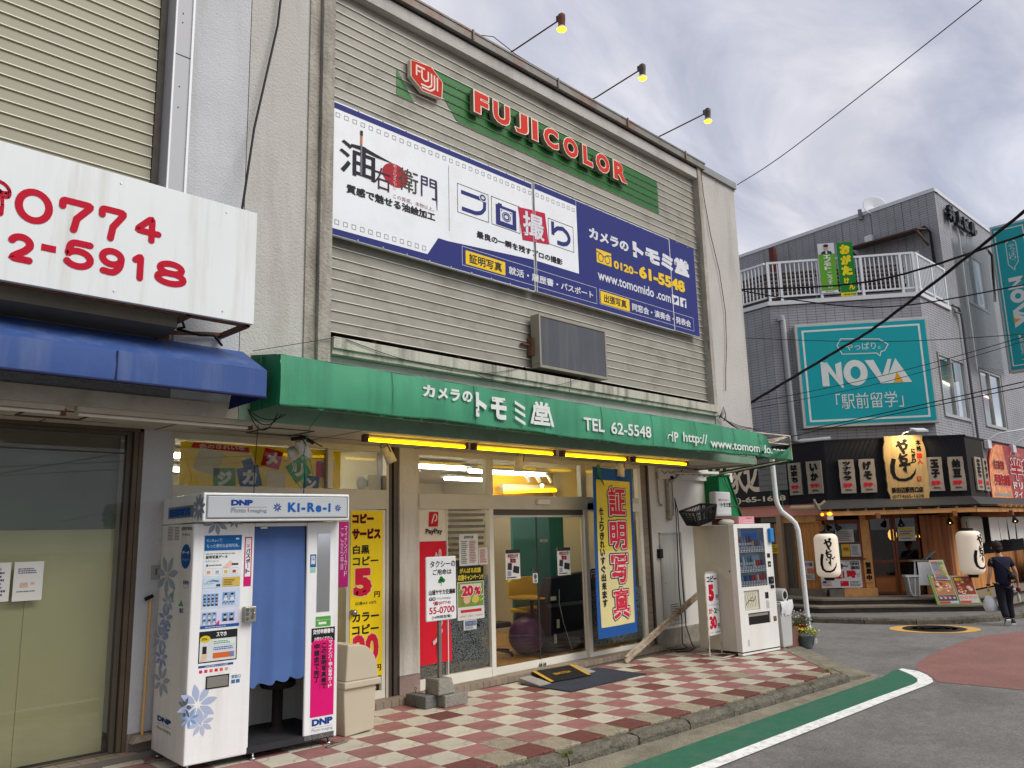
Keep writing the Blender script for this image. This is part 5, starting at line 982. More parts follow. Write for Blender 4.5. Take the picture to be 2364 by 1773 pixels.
b = MB(M_bs); b.box(.03, Wb - .03, Db - .02, Db, .06, 2.02); b.box(.03, Wb - .03, .03, Db - .02, 2.0, 2.02); b.build('back_panel', pbth)
b = MB(mat('booth_partition', (196, 196, 190), rough=.6)); b.box(.50, .53, .03, Db - .02, .12, 2.0); b.build('inner_partition', pbth)
b = MB(mat('booth_floor', (44, 44, 48), rough=.7, var=.1, scale=8, bump=.6, bscale=80)); b.box(.53, Wb - .03, .0, Db - .02, .06, .115); b.build('floor', pbth)
b = MB(M_bw); b.box(0, Wb + .0, -.19, Db, 2.028, 2.275); b.build('header', pbth, .012)
b = MB(mat('header_face', (178, 182, 184), rough=.3, var=.03, scale=2, dirt=(150, 152, 152), dirta=.3, dscale=2)); b.box(.035, Wb - .03, -.2, -.185, 2.06, 2.245); b.build('header_panel', pbth, .008)
b = MB(mat('grey_gasket', (96, 98, 100), rough=.5))
for a in ((.025, Wb - .02, 2.052, 2.058), (.025, Wb - .02, 2.247, 2.253), (.025, .031, 2.058, 2.247), (Wb - .026, Wb - .02, 2.058, 2.247)): b.box(a[0], a[1], -.194, -.186, a[2], a[3])
b.build('gasket', pbth)
b = MB(mat('side_sign_face', (112, 118, 124), rough=.3, var=.05)); b.box(-.008, .002, .02, .66, 2.075, 2.18); b.build('side_sign', pbth, .006)
pr = Print((0, -.2, 0), lift=.001); BL = (20, 74, 150)
pr.text('DNP', .235, 2.165, .43, 2.215, (14, 62, 140), 1, bold=.06); pr.rect(.235, 2.150, .56, 2.153, (150, 154, 156), 1); pr.text('Photo', .235, 2.105, .37, 2.145, (150, 154, 158), 1, bold=.03); pr.text('I', .387, 2.108, .393, 2.143, (190, 40, 50), 1, bold=.03); pr.text('maging', .405, 2.098, .56, 2.135, (150, 154, 158), 1, bold=.03)
def star(p, cx, cy, r, col, n=8, L=1, rz=1.0, w=.30):
    for i in range(n):
        a = 2 * PI * i / n + .2; ca, sa_ = math.cos(a), math.sin(a); q = []
        for t_ in range(9): s_ = t_ / 8; q.append((.14 + .86 * s_, w * math.sin(PI * s_) * .5))
        q += [(x, -y) for x, y in reversed(q[1:-1])]
        p.poly([(cx + r * (x * ca - y * sa_), cy + r * rz * (x * sa_ + y * ca)) for x, y in q], col, L + i * .02)
star(pr, .66, 2.15, .042, BL); pr.text('Ki-Re-i', .76, 2.107, 1.19, 2.195, (24, 88, 166), 1, bold=.05, sp=1.3); star(pr, 1.265, 2.145, .036, BL); pr.build('header_lettering', pbth)
# front stickers
pr = Print((0, 0, 0), lift=.001); G1 = (150, 162, 178)
pr.rect(.09, 1.135, .425, 1.915, (206, 214, 222)); pr.rect(.095, 1.785, .425, 1.915, (24, 92, 152), 1); pr.text('Ki-Re-iで', .115, 1.86, .25, 1.885, (170, 196, 220), 2); pr.text('もっと便利な証明写真。', .115, 1.81, .40, 1.84, (206, 220, 230), 2); pr.rect(.37, 1.875, .40, 1.89, (190, 206, 220), 2)
pr.rect(.095, 1.57, .425, 1.78, (224, 226, 224), 1); pr.text('証明写真データ', .11, 1.715, .30, 1.745, (56, 56, 60), 2, bold=.03); pr.text('をダウンロード', .11, 1.685, .22, 1.705, (80, 80, 84), 2); pr.small(.11, 1.75, .38, 1.765, 1, (130, 130, 134), 2, 1); pr.rect(.115, 1.65, .135, 1.67, (70, 110, 170), 2); pr.small(.14, 1.65, .26, 1.67, 1, (100, 110, 130), 2, 3); pr.poly([(.26, 1.64), (.33, 1.70), (.36, 1.66), (.30, 1.63)], (226, 190, 176), 2); pr.rect(.34, 1.655, .40, 1.672, (60, 62, 66), 2)
for i, c_ in enumerate(((222, 140, 110), (140, 160, 200), (206, 180, 70), (180, 70, 90))): pr.frame(.11 + i * .075, 1.58, .175 + i * .075, 1.635, .002, (190, 190, 190), 2); pr.rect(.125 + i * .075, 1.59, .155 + i * .075, 1.615, c_, 2)
pr.rect(.095, 1.47, .255, 1.555, (190, 208, 224), 2); pr.text('レギュラー', .105, 1.50, .19, 1.52, (80, 96, 120), 3); pr.poly([(.12, 1.52), (.18, 1.54), (.235, 1.53), (.23, 1.515), (.17, 1.525)], (110, 126, 156), 3); pr.rect(.21, 1.48, .245, 1.50, (60, 66, 76), 3); pr.rect(.265, 1.475, .42, 1.555, (204, 174, 84), 2); pr.small(.275, 1.485, .38, 1.54, 4, (120, 100, 60), 3, 8)
def faces(x0, z0, n, m_, w, h, shirt):
    for i in range(n):
        for j in range(m_):
            a, c = x0 + i * w, z0 + j * h; pr.rect(a, c, a + w * .92, c + h * .94, (112, 156, 204), 2); pr.poly([(a + w * .12, c), (a + w * .8, c), (a + w * .68, c + h * .32), (a + w * .24, c + h * .32)], shirt, 3); pr.disc(a + w * .46, c + h * .52, w * .20, h * .24, (222, 186, 160), 4, 10); pr.disc(a + w * .46, c + h * .70, w * .22, h * .13, (46, 38, 36), 5, 10)
pr.rect(.09, 1.30, .425, 1.455, (196, 206, 226), 1); faces(.10, 1.32, 4, 2, .034, .052, (50, 52, 60)); faces(.27, 1.36, 2, 1, .058, .072, (216, 220, 226)); faces(.27, 1.32, 4, 1, .028, .034, (190, 200, 214)); pr.rect(.09, 1.155, .425, 1.275, (206, 204, 226), 1); faces(.10, 1.165, 3, 2, .042, .052, (210, 206, 206)); faces(.27, 1.185, 2, 1, .058, .075, (44, 42, 46)); pr.poly([(.21, 1.16), (.25, 1.16), (.25, 1.20)], (206, 60, 110), 4); pr.rect(.088, 1.135, .425, 1.16, (30, 84, 150), 2); pr.small(.13, 1.14, .37, 1.15, 1, (190, 206, 224), 3)
MG = (198, 24, 106); pr.rect(.452, 1.465, .522, 1.896, MG); pr.rect(.462, 1.55, .512, 1.885, (226, 224, 224), 1); pr.line([(.475, 1.83), (.487, 1.82), (.499, 1.83)], .006, MG, 2); pr.line([(.475, 1.815), (.487, 1.805), (.499, 1.815)], .006, MG, 2); pr.vtext('パスポート', .467, 1.575, .507, 1.795, (40, 34, 40), 2, bold=.03)
pr.rect(.083, .855, .415, 1.113, (36, 36, 40)); pr.rect(.092, .865, .406, 1.045, (206, 210, 206), 1); pr.text('スマホ', .23, 1.06, .32, 1.10, (226, 226, 226), 1, bold=.04); pr.disc(.135, 1.05, .045, .028, (214, 186, 40), 2); pr.small(.105, 1.04, .165, 1.06, 2, (70, 60, 20), 3); pr.rect(.115, .93, .15, .99, (40, 40, 44), 3); pr.poly([(.10, .87), (.15, .88), (.155, .94), (.12, .945)], (222, 180, 150), 2); pr.rect(.205, .995, .39, 1.035, (214, 222, 214), 2); pr.small(.21, 1.0, .385, 1.03, 2, (90, 150, 130), 3, 2); pr.rect(.205, .945, .39, .985, (196, 208, 222), 2); pr.small(.21, .95, .385, .98, 2, (70, 90, 140), 3, 4); pr.rect(.205, .885, .39, .93, (206, 100, 50), 2); pr.rect(.35, .89, .385, .925, (90, 130, 180), 3)
pr.rect(.087, .817, .387, .836, (36, 76, 140)); pr.text('ご利用可能なモバイル決済', .14, .819, .34, .833, (220, 226, 232), 1, bold=.02)
for i, c_ in enumerate(((206, 40, 50), (206, 50, 90), (226, 90, 100), (206, 40, 50), (222, 80, 70), (190, 160, 150))): pr.rect(.095 + i * .044, .775, .122 + i * .044, .80, c_)
pr.text('受取口', .375, .70, .455, .73, (90, 130, 170), bold=.02); pr.rect(.375, .66, .408, .69, (60, 110, 160)); pr.rect(.415, .66, .45, .69, (60, 110, 160))
pr.rect(1.092, 1.60, 1.155, 1.72, (40, 96, 150)); pr.text('抗', 1.10, 1.67, 1.147, 1.71, (226, 230, 230), 1, bold=.03); pr.text('菌', 1.10, 1.63, 1.147, 1.668, (226, 230, 230), 1, bold=.03); pr.rect(1.092, 1.55, 1.15, 1.595, (150, 196, 176))
pr.rect(1.16, 1.055, 1.316, 1.147, (82, 160, 60)); pr.text('Webエントリーシート', 1.168, 1.105, 1.305, 1.125, (226, 232, 220), 1, bold=.02); pr.rect(1.19, 1.075, 1.27, 1.097, (226, 230, 214), 1)
pr.rect(1.12, .915, 1.362, 1.045, (34, 32, 34)); pr.text('交付申請書を', 1.135, .99, 1.35, 1.035, (230, 228, 226), 1, bold=.04); pr.text('お持ちください。', 1.15, .93, 1.34, .965, (230, 228, 226), 1, bold=.03)
pr.poly([(1.12, .262), (1.357, .26), (1.36, .905), (1.335, .935), (1.29, .95), (1.19, .95), (1.14, .93), (1.12, .905)], (216, 20, 110), 1.5); pr.vtext('マイナンバー個人番号カード', 1.297, .50, 1.337, .925, (236, 222, 228), 3, bold=.03); pr.vtext('この証明写真機で', 1.225, .50, 1.277, .91, (40, 30, 38), 3, bold=.04); pr.vtext('申請まで完了。', 1.15, .50, 1.205, .91, (40, 30, 38), 3, bold=.04); pr.rect(1.285, .5, 1.288, .92, (90, 20, 60), 3); pr.rect(1.213, .5, 1.216, .92, (90, 20, 60), 3)
pr.rect(1.125, .118, 1.36, .255, (226, 226, 224)); pr.text('DNP', 1.14, .185, 1.35, .245, (20, 62, 134), 1, bold=.06); pr.rect(1.14, .168, 1.35, .171, (160, 160, 164), 1); pr.text('Photo Imaging', 1.14, .128, 1.35, .16, (130, 134, 140), 1)
FL = (150, 160, 176)
star(pr, .095, .53, .17, (168, 178, 204), 8, 1, 1, .34); star(pr, .13, .38, .11, (176, 184, 206), 8, 1, 1, .34); star(pr, .03, .43, .08, (120, 152, 190), 7, 1.4, 1, .3); star(pr, .19, 2.03, .12, FL, 8, 1, 1, .34); star(pr, .36, 2.05, .08, FL, 8, 1, 1, .34)
pr.build('front_stickers', pbth)
pr = Print((0, 0, 0), (0, -1, 0), (0, 0, 1), lift=.001)   # left side: a = -depth
for z in [1.885 + i * .0135 for i in range(9)]: pr.rect(-.66, z, -.52, z + .006, (120, 116, 108)); pr.rect(-.48, z, -.36, z + .006, (120, 116, 108))
pr.text('証明写真は、', -.30, 1.965, -.02, 1.995, (80, 80, 84), bold=.02); pr.text('Ki-Re-i。', -.27, 1.915, -.08, 1.945, (90, 90, 94)); pr.disc(-.165, 1.742, .118, .105, (20, 82, 146), 1); pr.text('データ', -.25, 1.76, -.08, 1.79, (226, 230, 232), 2, bold=.04); pr.text('ダウンロード', -.26, 1.705, -.07, 1.725, (200, 212, 222), 2); pr.text('背景色', -.20, 1.505, -.06, 1.54, (80, 96, 140), bold=.03); pr.text('チェンジ', -.20, 1.47, -.06, 1.495, (110, 120, 150)); pr.poly([(-.30, 1.32), (-.17, 1.32), (-.20, 1.35), (-.23, 1.375), (-.26, 1.345)], (90, 150, 110)); pr.text('補正', -.26, 1.265, -.16, 1.305, (60, 84, 140), bold=.03)
for cx, cz, r, c_ in ((-.62, 1.57, .30, (158, 164, 172)), (-.60, 1.20, .19, (140, 156, 186)), (-.70, 1.02, .2, (150, 162, 188)), (-.56, 1.34, .16, (160, 172, 196)), (-.66, .86, .17, (136, 154, 190)), (-.62, .66, .22, (160, 166, 178)), (-.60, 1.09, .13, (120, 148, 186)), (-.02, .52, .16, (150, 164, 190))):
    star(pr, cx, cz, r, c_, 7, 1 + R.random(), .62, .34)
pr.disc(-.62, 1.57, .045, .04, (196, 198, 190), 3, 14); pr.poly([(-.50, 1.40), (-.42, 1.45), (-.44, 1.36)], (110, 160, 120), 3)
pr.text('DNP', -.68, .325, -.33, .37, (24, 62, 130), 1, bold=.06); pr.rect(-.68, .305, -.33, .308, (120, 120, 124), 1); pr.text('Photo Imaging', -.68, .25, -.33, .285, (110, 112, 116), 1); pr.build('side_print', pbth)
pr = Print((-.008, 0, 0), (0, -1, 0), (0, 0, 1), lift=.001); pr.text('証明写真', -.62, 2.085, -.08, 2.165, (24, 84, 160), 1, bold=.08); pr.build('side_sign_lettering', pbth)
pr = Print((0, 0, 0), (0, -1, 0), (0, 0, 1), lift=.002); star(pr, .10, 2.15, .15, (140, 150, 164), 10, 1, .8, .3)
pr.build('header_side_print', pbth)
b = MB(M_dark); b.box(.155, .355, -.004, .0, .64, .745); b.m(mat('grey_flap', (120, 116, 110), rough=.4)).box(.165, .345, -.006, -.004, .65, .735); b.build('delivery_slot', pbth, .002)
b = MB(mat('nickel', (150, 148, 140), rough=.35, metal=.6, var=.1)); b.box(.452, .556, -.06, .0, 1.16, 1.293); b.m(mat('nickel_dark', (96, 94, 88), rough=.5, metal=.4)); 
for x, z in ((.475, 1.265), (.475, 1.23), (.475, 1.19), (.52, 1.26), (.52, 1.20)): b.lathe((x, -.06, z), [(.016, 0), (.016, .002)], 12, (0, -1, 0))
b.m(MATS['steel']).lathe((.53, -.06, 1.235), [(.012, 0), (.012, .02), (0, .024)], 12, (0, -1, 0)); b.build('coin_lock', pbth, .006)
b = MB(mat('mirror', (210, 212, 214), rough=.03, metal=1.0, var=0)); b.box(1.165, 1.30, -.006, .0, 1.19, 1.915); b.build('mirror', pbth, .003)
# curtain
b = MB(mat('blue_curtain', (72, 98, 148), rough=.75, var=.06, scale=5, bump=.15, bscale=8)); nU, nV = 60, 30; gr = []
for i in range(nU + 1):
    u_ = i / nU; col_ = []
    for j in range(nV + 1):
        v_ = j / nV; x = .555 + .50 * u_ + .012 * math.sin(u_ * 19 + 1) * v_ - .012 * v_; amp = .006 + .012 * v_
        y = .05 + amp * (math.sin(u_ * 9.0 + .9 * math.sin(v_ * 2.2)) + .35 * math.sin(u_ * 21 + 2 + v_)); z = 1.985 - (1.385 + .015 * math.sin(u_ * 22) - .035 * u_) * v_; col_.append((x, y - .01 - .03 * v_, z))
    gr.append(col_)
sheet(b, gr); b.build('curtain', pbth)
st = MB(M_dark); st.lathe((1.0, .42, .50), [(.15, 0), (.165, .02), (.165, .05), (.15, .07)], 20); st.build('stool_seat', pbth); b = MB(M_dark); b.lathe((1.0, .42, .115), [(.12, 0), (.09, .02), (.05, .04), (.05, .385)], 14); b.build('stool_post', pbth)
b = MB(mat('curtain_clip', (210, 210, 200), rough=.4)); b.box(.60, .66, -.005, .02, 1.965, 1.985); b.build('curtain_clip', pbth)
b = MB(MATS['steel'])
for x, y in ((.05, .05), (.05, Db - .05), (Wb - .06, .05), (Wb - .06, Db - .05), (.6, .03)): b.lathe((x, y, .006), [(.03, 0), (.03, .01), (.012, .012), (.012, .056)], 10)
b.bar((Wb - .16, -.1, .012), (Wb + .1, -.03, .012), .025, .012); b.bar((Wb - .02, -.06, .012), (Wb - .04, .05, .012), .02, .012); b.bar((-.12, .6, .012), (.1, .62, .012), .025, .012); b.build('foot', pbth)
b = MB(mat('sidesign_magenta', (150, 20, 92), rough=.4, var=.06)); b.box(1.397, 1.50, .005, .015, 1.40, 2.02); fs2 = b.build('flag_sign', pbth)
pr = Print((0, .005, 0), lift=.001); pr.vtext('マイナンバーカード', 1.455, 1.50, 1.485, 1.98, (226, 206, 216), 1); pr.vtext('ここから申請', 1.415, 1.56, 1.445, 1.96, (206, 180, 200), 1); pr.build('flag_lettering', pbth)

# ---- beige bin beside the booth
M_bin = mat('beige_plastic', (184, 172, 150), rough=.5, var=.03, scale=2, dirt=(160, 148, 126), dirta=.3, dscale=2)
t = thing('waste_bin', 'tall beige plastic waste bin with rounded top beside the photo booth', 'bin', (4.82, -.8, 0))
b = MB(M_bin); b.prism([(4.63, -.97, .0), (4.965, -.97, .02), (4.99, -.97, .44), (4.61, -.97, .44)], (0, .36, 0)); b.build('body', t, .012)
arc_ = [(4.62, -.985, .50), (5.00, -.985, .50)] + [(4.78 + .215 * math.cos(a), -.985, .56 + .27 * math.sin(a)) for a in [i * PI / 2 / 8 for i in range(9)]] + [(4.64, -.985, .845)]
b = MB(M_bin); b.prism(arc_, (0, .39, 0)); b.build('lid', t, .012); b = MB(M_bin); b.box(4.60, 5.03, -1.0, -.57, .435, .50); b.build('rim', t, .012)
# ---- taxi sign in its concrete block
t = thing('taxi_sign', 'white taxi call sign with green clover on a square post in a concrete foot', 'sign', (6.0, -.75, 0))
b = MB(mat('galvanised', (120, 118, 116), rough=.5, metal=.5, var=.1)); b.box(6.115, 6.155, -.60, -.565, .25, 1.0); b.build('post', t)
b = MB(mat('sign_white', (220, 221, 220), rough=.35, var=.02)); b.box(5.915, 6.365, -.625, -.60, .92, 1.63); b.build('board', t, .02)
M_blkc = mat('block_concrete', (140, 136, 126), rough=.95, var=.15, scale=8, bump=1.8, bscale=50, dirt=(96, 92, 82), dirta=.6, dscale=5)
b = MB(M_blkc); b.prism([(6.02, -.70, .135), (6.27, -.70, .135), (6.24, -.67, .30), (6.05, -.67, .30)], (0, .24, 0)); b.build('foot', t, .012)
pr = Print((0, -.625, 0), lift=.001); K = (40, 38, 40); MR = (190, 20, 60); z = .003
pr.text('タクシーの', 5.97, 1.51, 6.35, 1.585, K, bold=.02); pr.text('ご用命は', 6.01, 1.425, 6.29, 1.49, K, bold=.02)
for a, c in ((6.135, 1.385), (6.115, 1.355), (6.165, 1.36)): pr.disc(a, c, .027, .024, (36, 120, 52), 1, 14)
pr.line([(6.14, 1.36), (6.13, 1.30)], .008, (36, 120, 52), 1)
pr.text('山城ヤサカ交通㈱', 5.95, 1.205, 6.345, 1.265, K, bold=.03); pr.text('GO', 5.95, 1.145, 6.05, 1.185, (44, 60, 96), bold=.05); pr.text('アプリでヤサカをGO', 6.07, 1.15, 6.27, 1.175, (70, 90, 130), bold=.01); pr.text('☎(0774)', 6.01, 1.09, 6.27, 1.135, MR, bold=.02); pr.text('55-0700', 5.955, 1.0, 6.33, 1.075, MR, bold=.02); pr.text('(24時間営業)', 5.99, .94, 6.28, .98, K, bold=.01); pr.build('lettering', t)
for i, (x0, x1, y0, y1, z1, lb) in enumerate(((5.92, 6.06, -.42, -.24, .13, 'dark grey concrete weight with wire ring, rear one against the post'), (5.90, 6.06, -.62, -.44, .135, 'dark grey concrete weight with wire ring, front left of the sign foot'), (6.08, 6.42, -.74, -.42, .13, 'pale long concrete block under the taxi sign foot'))):
    w = thing('concrete_weight', lb, 'weight', ((x0 + x1) / 2, (y0 + y1) / 2, 0), group='concrete weights at the foot of the taxi sign')
    b = MB(M_blkc if i == 2 else mat('dark_block', (112, 110, 106), rough=.95, var=.12, scale=8, bump=1.5, bscale=50, dirt=(80, 78, 74), dirta=.5, dscale=5)); b.box(x0, x1, y0, y1, 0, z1); b.build('block', w, .012)
    if i < 2: xx, yy = (x0 + x1) / 2, (y0 + y1) / 2; b = MB(M_blk); b.tube([(xx, yy, z1), (xx, yy, z1 + .03)] + [(xx + .015 * math.sin(a), yy, z1 + .045 - .015 * math.cos(a)) for a in [k * PI / 4 for k in range(8)]], .003, 5); b.build('ring', w)
# mats
M_mat = mat('blue_grey_mat', (62, 66, 76), rough=.95, var=.2, scale=30, bump=1.6, bscale=120)
b = MB(M_mat); gr = [[(7.58 + 1.54 * i / 12, -1.26 + .84 * j / 6, .012 + .003 * math.sin(i * 1.3 + j)) for j in range(7)] for i in range(13)]; sheet(b, gr); b.box(7.585, 9.115, -1.255, -.425, .001, .009); b.top('entrance_mat', 'large worn blue grey floor mat before the sliding doors', 'mat')
t = thing('ramp_mat', 'black step mat with gold edges and gold lettering on the door step', 'mat', (8.3, -.5, .0))
P4 = [Vector(p) for p in ((7.83, -.72, .03), (8.55, -.78, .03), (8.76, -.28, .085), (8.02, -.22, .085))]
def bil(u_, v_): return (P4[0] * (1 - u_) + P4[1] * u_) * (1 - v_) + (P4[3] * (1 - u_) + P4[2] * u_) * v_
b = MB(M_blk); b.prism([bil(0, 0), bil(1, 0), bil(1, 1), bil(0, 1)], (0, 0, -.012)); b.build('mat', t)
b = MB(mat('gold_edge', (196, 150, 50), rough=.6, var=.1)); up = Vector((0, 0, .003))
for a, c in ((0, .08), (.92, 1)): b.poly([bil(a, 0) + up, bil(c, 0) + up, bil(c, 1) + up, bil(a, 1) + up])
b.build('gold_edge', t); vs, fs, _ = glyphs('WELCOME!!', .03); b = MB(MATS['gold_edge']); b.add([bil(.72 - .42 * x, .58 - .16 * y) + up * (1 + z_ * .3) for x, y, z_ in vs], fs); b.build('lettering', t)
for i, (x, y) in enumerate(((7.62, -.72), (8.62, -.62))):
    b = MB(mat('ramp_plastic', (146, 142, 134), rough=.7, var=.1, scale=5)); b.prism([(x, y, .008), (x, y, .02), (x, y + .36, .075), (x, y + .36, .008)], (.22, 0, 0)); b.top('kerb_ramp', ('grey plastic ramp end left of the black step mat', 'grey plastic ramp end right of the black step mat')[i], 'ramp', 'grey ramp ends beside the step mat', bevel=.01)
# rusty beam leaning
b = MB(mat('rusty_channel', (176, 164, 144), rough=.8, var=.1, scale=5, dirt=(112, 62, 36), dirta=1, dscale=4.5)); p, q_ = Vector((9.66, -.50, .055)), Vector((12.2, -.20, .80)); dd_ = (q_ - p).normalized()
b.bar(p, q_, .02, .09); b.bar(p + Vector((0, -.02, .038)), q_ + Vector((0, -.02, .038)), .04, .012); b.bar(p + Vector((0, -.02, -.038)), q_ + Vector((0, -.02, -.038)), .04, .012); b.top('rusty_beam', 'long rusty white steel channel leaning from pavement to wall', 'beam')
# broom on the left pillar
t = thing('broom', 'wooden handled broom with grey head leaning upright on the left pillar', 'broom', (3.07, -.12, .12))
b = MB(mat('broom_wood', (206, 160, 96), rough=.5, var=.06)); b.tube([(3.06, -.13, .17), (3.085, -.10, 1.36)], .012, 8); b.build('handle', t); b = MB(M_blk); b.tube([(3.03, -.11, 1.36), (3.10, -.10, 1.385)], .018, 8); b.build('grip', t)
b = MB(mat('foam_grey', (150, 140, 124), rough=.9, var=.2, scale=12)); b.prism([(2.96, -.18, .13), (3.0, -.18, .19), (3.14, -.18, .19), (3.17, -.18, .14)], (0, .1, 0)); b.build('head', t, .008)

# ---- wall equipment right of the tiles
M_pipe = mat('old_pipe', (150, 142, 126), rough=.6, var=.2, scale=14, dirt=(80, 66, 50), dirta=.7, dscale=10)
b = MB(M_pipe); b.tube([(11.40, -.03, 2.83), (11.42, -.03, 2.34), (11.44, -.04, 2.27), (11.475, -.04, 2.27), (11.485, -.04, 2.30)], .013, 7); b.top('hook_pipe', 'thin bent metal pipe with hooked end high on the white wall', 'pipe')
b = MB(M_pipe); b.tube([(11.67, -.04, 2.78), (11.67, -.04, 2.12)], .022, 8); b.tube([(11.71, -.04, 2.78), (11.70, -.04, 2.14)], .015, 8); b.tube([(11.83, -.04, 2.75), (11.83, -.04, 2.2), (11.81, -.04, 2.11), (11.74, -.04, 2.09)], .013, 7); b.lathe((11.69, -.02, 2.075), [(.05, 0), (.055, .02), (.05, .05), (.02, .055)], 14, (0, -1, 0)); b.box(11.66, 11.72, -.05, -.01, 2.14, 2.2); b.box(11.76, 11.86, -.06, 0, 2.68, 2.78); b.top('pipe_group', 'vertical conduit pipes ending in a round white joint box on the wall', 'pipe')
b = MB(M_blk); b.tube([(11.88, -.04, 2.40), (11.87, -.06, 2.3), (11.85, -.06, 1.6), (11.80, -.07, .9), (11.78, -.1, .4), (11.6, -.2, .05), (11.5, -.35, .012), (11.3, -.42, .012), (11.1, -.30, .012)], .009, 6); b.tube([(11.88, -.04, 2.40), (11.92, -.06, 2.2), (11.92, -.06, 1.4), (11.90, -.08, .8), (11.86, -.12, .3), (11.8, -.25, .02), (11.5, -.5, .012), (11.2, -.6, .012), (10.95, -.52, .012), (11.05, -.42, .012)], .009, 6); b.top('wall_cable', 'pair of black cables running down the white wall and curling on the tiles', 'cable')
b = MB(M_blk); b.tube(chain((11.42, -.03, 2.88), (11.75, -.06, 2.72), .04, 6), .007, 5); b.tube(chain((11.75, -.06, 2.72), (12.1, -.1, 2.9), .05, 6), .007, 5)
for i in range(9): x = 11.5 + i * .18; b.tube([(x, -.07, 2.86), (x + .06, -.09, 2.78 + .05 * R.random()), (x + .15, -.07, 2.84)], .005, 4)
b.tube(chain((13.2, -.1, 2.8), (13.7, -.1, 2.86), .15, 8), .006, 5); b.top('wire_tangle', 'tangle of old black wires along the top of the white wall', 'wire')
b = MB(mat('white_pipe_h', (196, 192, 180), rough=.6, var=.1)); b.tube([(11.85, -.09, 2.83), (13.7, -.09, 2.87)], .02, 8); b.top('horizontal_pipe', 'thin white pipe running along under the top beam of the side wall', 'pipe')
t = thing('meter_cabinet', 'grey white metal cabinet door with louvre vent set in the side wall', 'cabinet', (11.72, 0, .31))
b = MB(mat('cabinet_door', (178, 178, 172), rough=.5, var=.06, scale=3, dirt=(130, 122, 108), dirta=.5, dscale=3, streak=3)); b.box(11.435, 12.02, -.015, -.001, .33, 1.79); b.build('door', t, .004)
b = MB(MATS['cabinet_door']); b.box(11.40, 11.425, -.02, 0, .31, 1.82); b.box(12.03, 12.055, -.02, 0, .31, 1.82); b.box(11.40, 12.055, -.02, 0, 1.80, 1.825); b.build('frame', t)
for i in range(8): b = MB(M_line); b.box(11.60, 11.83, -.02, -.015, .39 + i * .036, .40 + i * .036); b.build('vent_slat', t)
b = MB(M_blk); b.lathe((11.50, -.015, 1.0), [(.008, 0), (.006, .008)], 8, (0, -1, 0)); b.build('lock', t)
t = thing('lock_box', 'small black combination lock box hanging on the white wall', 'lock', (11.36, -.03, 1.4)); b = MB(M_blk); b.box(11.32, 11.42, -.06, 0, 1.41, 1.56); b.build('body', t, .008); b = MB(MATS['steel']); b.tube([(11.35, -.03, 1.56), (11.35, -.03, 1.63), (11.39, -.03, 1.63), (11.39, -.03, 1.56)], .005, 6); b.build('shackle', t)
b = MB(M_blk); b.tube(chain((11.42, YF - .02, 4.9), (11.55, YF - .02, 3.9), .0, 3), .004, 4)
b.top('thin_wire', 'thin wire stub beside the right pilaster', 'wire')
b = MB(M_rust); b.tube([(11.6, YF - .02, 7.9), (11.63, YF - .02, 7.5), (11.75, YF - .03, 6.8), (11.95, YF - .03, 6.2), (12.05, YF - .03, 5.5), (12.0, YF - .03, 4.9), (11.9, YF - .03, 4.4), (11.86, YF - .03, 4.1)], .007, 5); b.top('wall_wire', 'long thin wire wandering down the blank right wall of the upper storey', 'wire')
b = MB(M_blk); b.tube([(3.66, YF - .05, 9.2), (3.64, YF - .05, 8.6), (3.66, YF - .06, 7.9), (3.58, YF - .06, 6.9), (3.36, YF - .08, 5.7), (3.16, YF - .3, 4.75), (3.1, -1.6, 4.66)], .011, 6); b.top('black_cable', 'black cable hanging down the concrete wall to the white telephone sign', 'cable')
b = MB(M_blk); b.tube(chain((3.45, YF - .03, 3.56), (4.27, YF - .1, 3.80), .0, 4), .004, 4); b.tube(chain((4.4, YF - .11, 3.80), (6.1, YF - .13, 3.66), .05, 10), .004, 4); b.tube(chain((6.1, YF - .13, 3.66), (7.24, -1.25, 3.95), .03, 8), .004, 4); b.tube(chain((6.1, YF - .13, 3.66), (8.1, -1.28, 3.89), .16, 12), .004, 4); b.top('ledge_wires', 'thin wires strung loosely along the stained ledge to the blank box sign', 'wire')
b = MB(M_blk)
for i in range(4): b.tube(chain((11.5 + .03 * i, YF - .06, 3.66), (12.3 + .1 * i, YF - .2, 3.50), .04 + .03 * i, 8), .006, 5); b.tube([(11.55, YF - .05, 3.62), (11.62 + .02 * i, YF - .1, 3.80 - .03 * i), (11.72, YF - .08, 3.70 - .03 * i), (11.66, YF - .06, 3.58)], .005, 4)
b.top('wire_knot', 'knot of black wires above the right end of the green awning', 'wire')

# ================================================================ vending machine (local frame)
vm = thing('vending_machine', 'white drinks vending machine with three shelves at the pavement corner', 'vending machine', (11.15, -1.533, 0), math.radians(-8.19), local=True)
M_vw = mat('vend_white', (222, 221, 214), rough=.3, var=.02, scale=1.5, dirt=(200, 192, 172), dirta=.4, dscale=1.8, streak=2, coat=.2); M_vs = mat('vend_side', (196, 192, 178), rough=.4, var=.03, scale=1.2, dirt=(174, 168, 150), dirta=.4, dscale=1.5, streak=2)
Wv, Dv, Hv = .92, .80, 1.925
b = MB(M_vs); b.box(0.004, Wv - .004, .10, Dv, .055, Hv - .005); b.build('body', vm, .01)
b = MB(M_vw); Wn = (.09, .735, .98, 1.86)
for a in ((0, .09, .06, Hv), (.735, Wv, .06, Hv), (.09, .735, 1.86, Hv), (.09, .735, .93, .985), (.09, .13, .60, .93), (.50, .735, .60, .93), (.09, .735, .06, .43), (.09, .20, .43, .60), (.73, .735, .43, .60), (.13, .50, .60, .645)): b.box(a[0], a[1], 0, .10, a[2], a[3])
b.build('front_door', vm, .003)
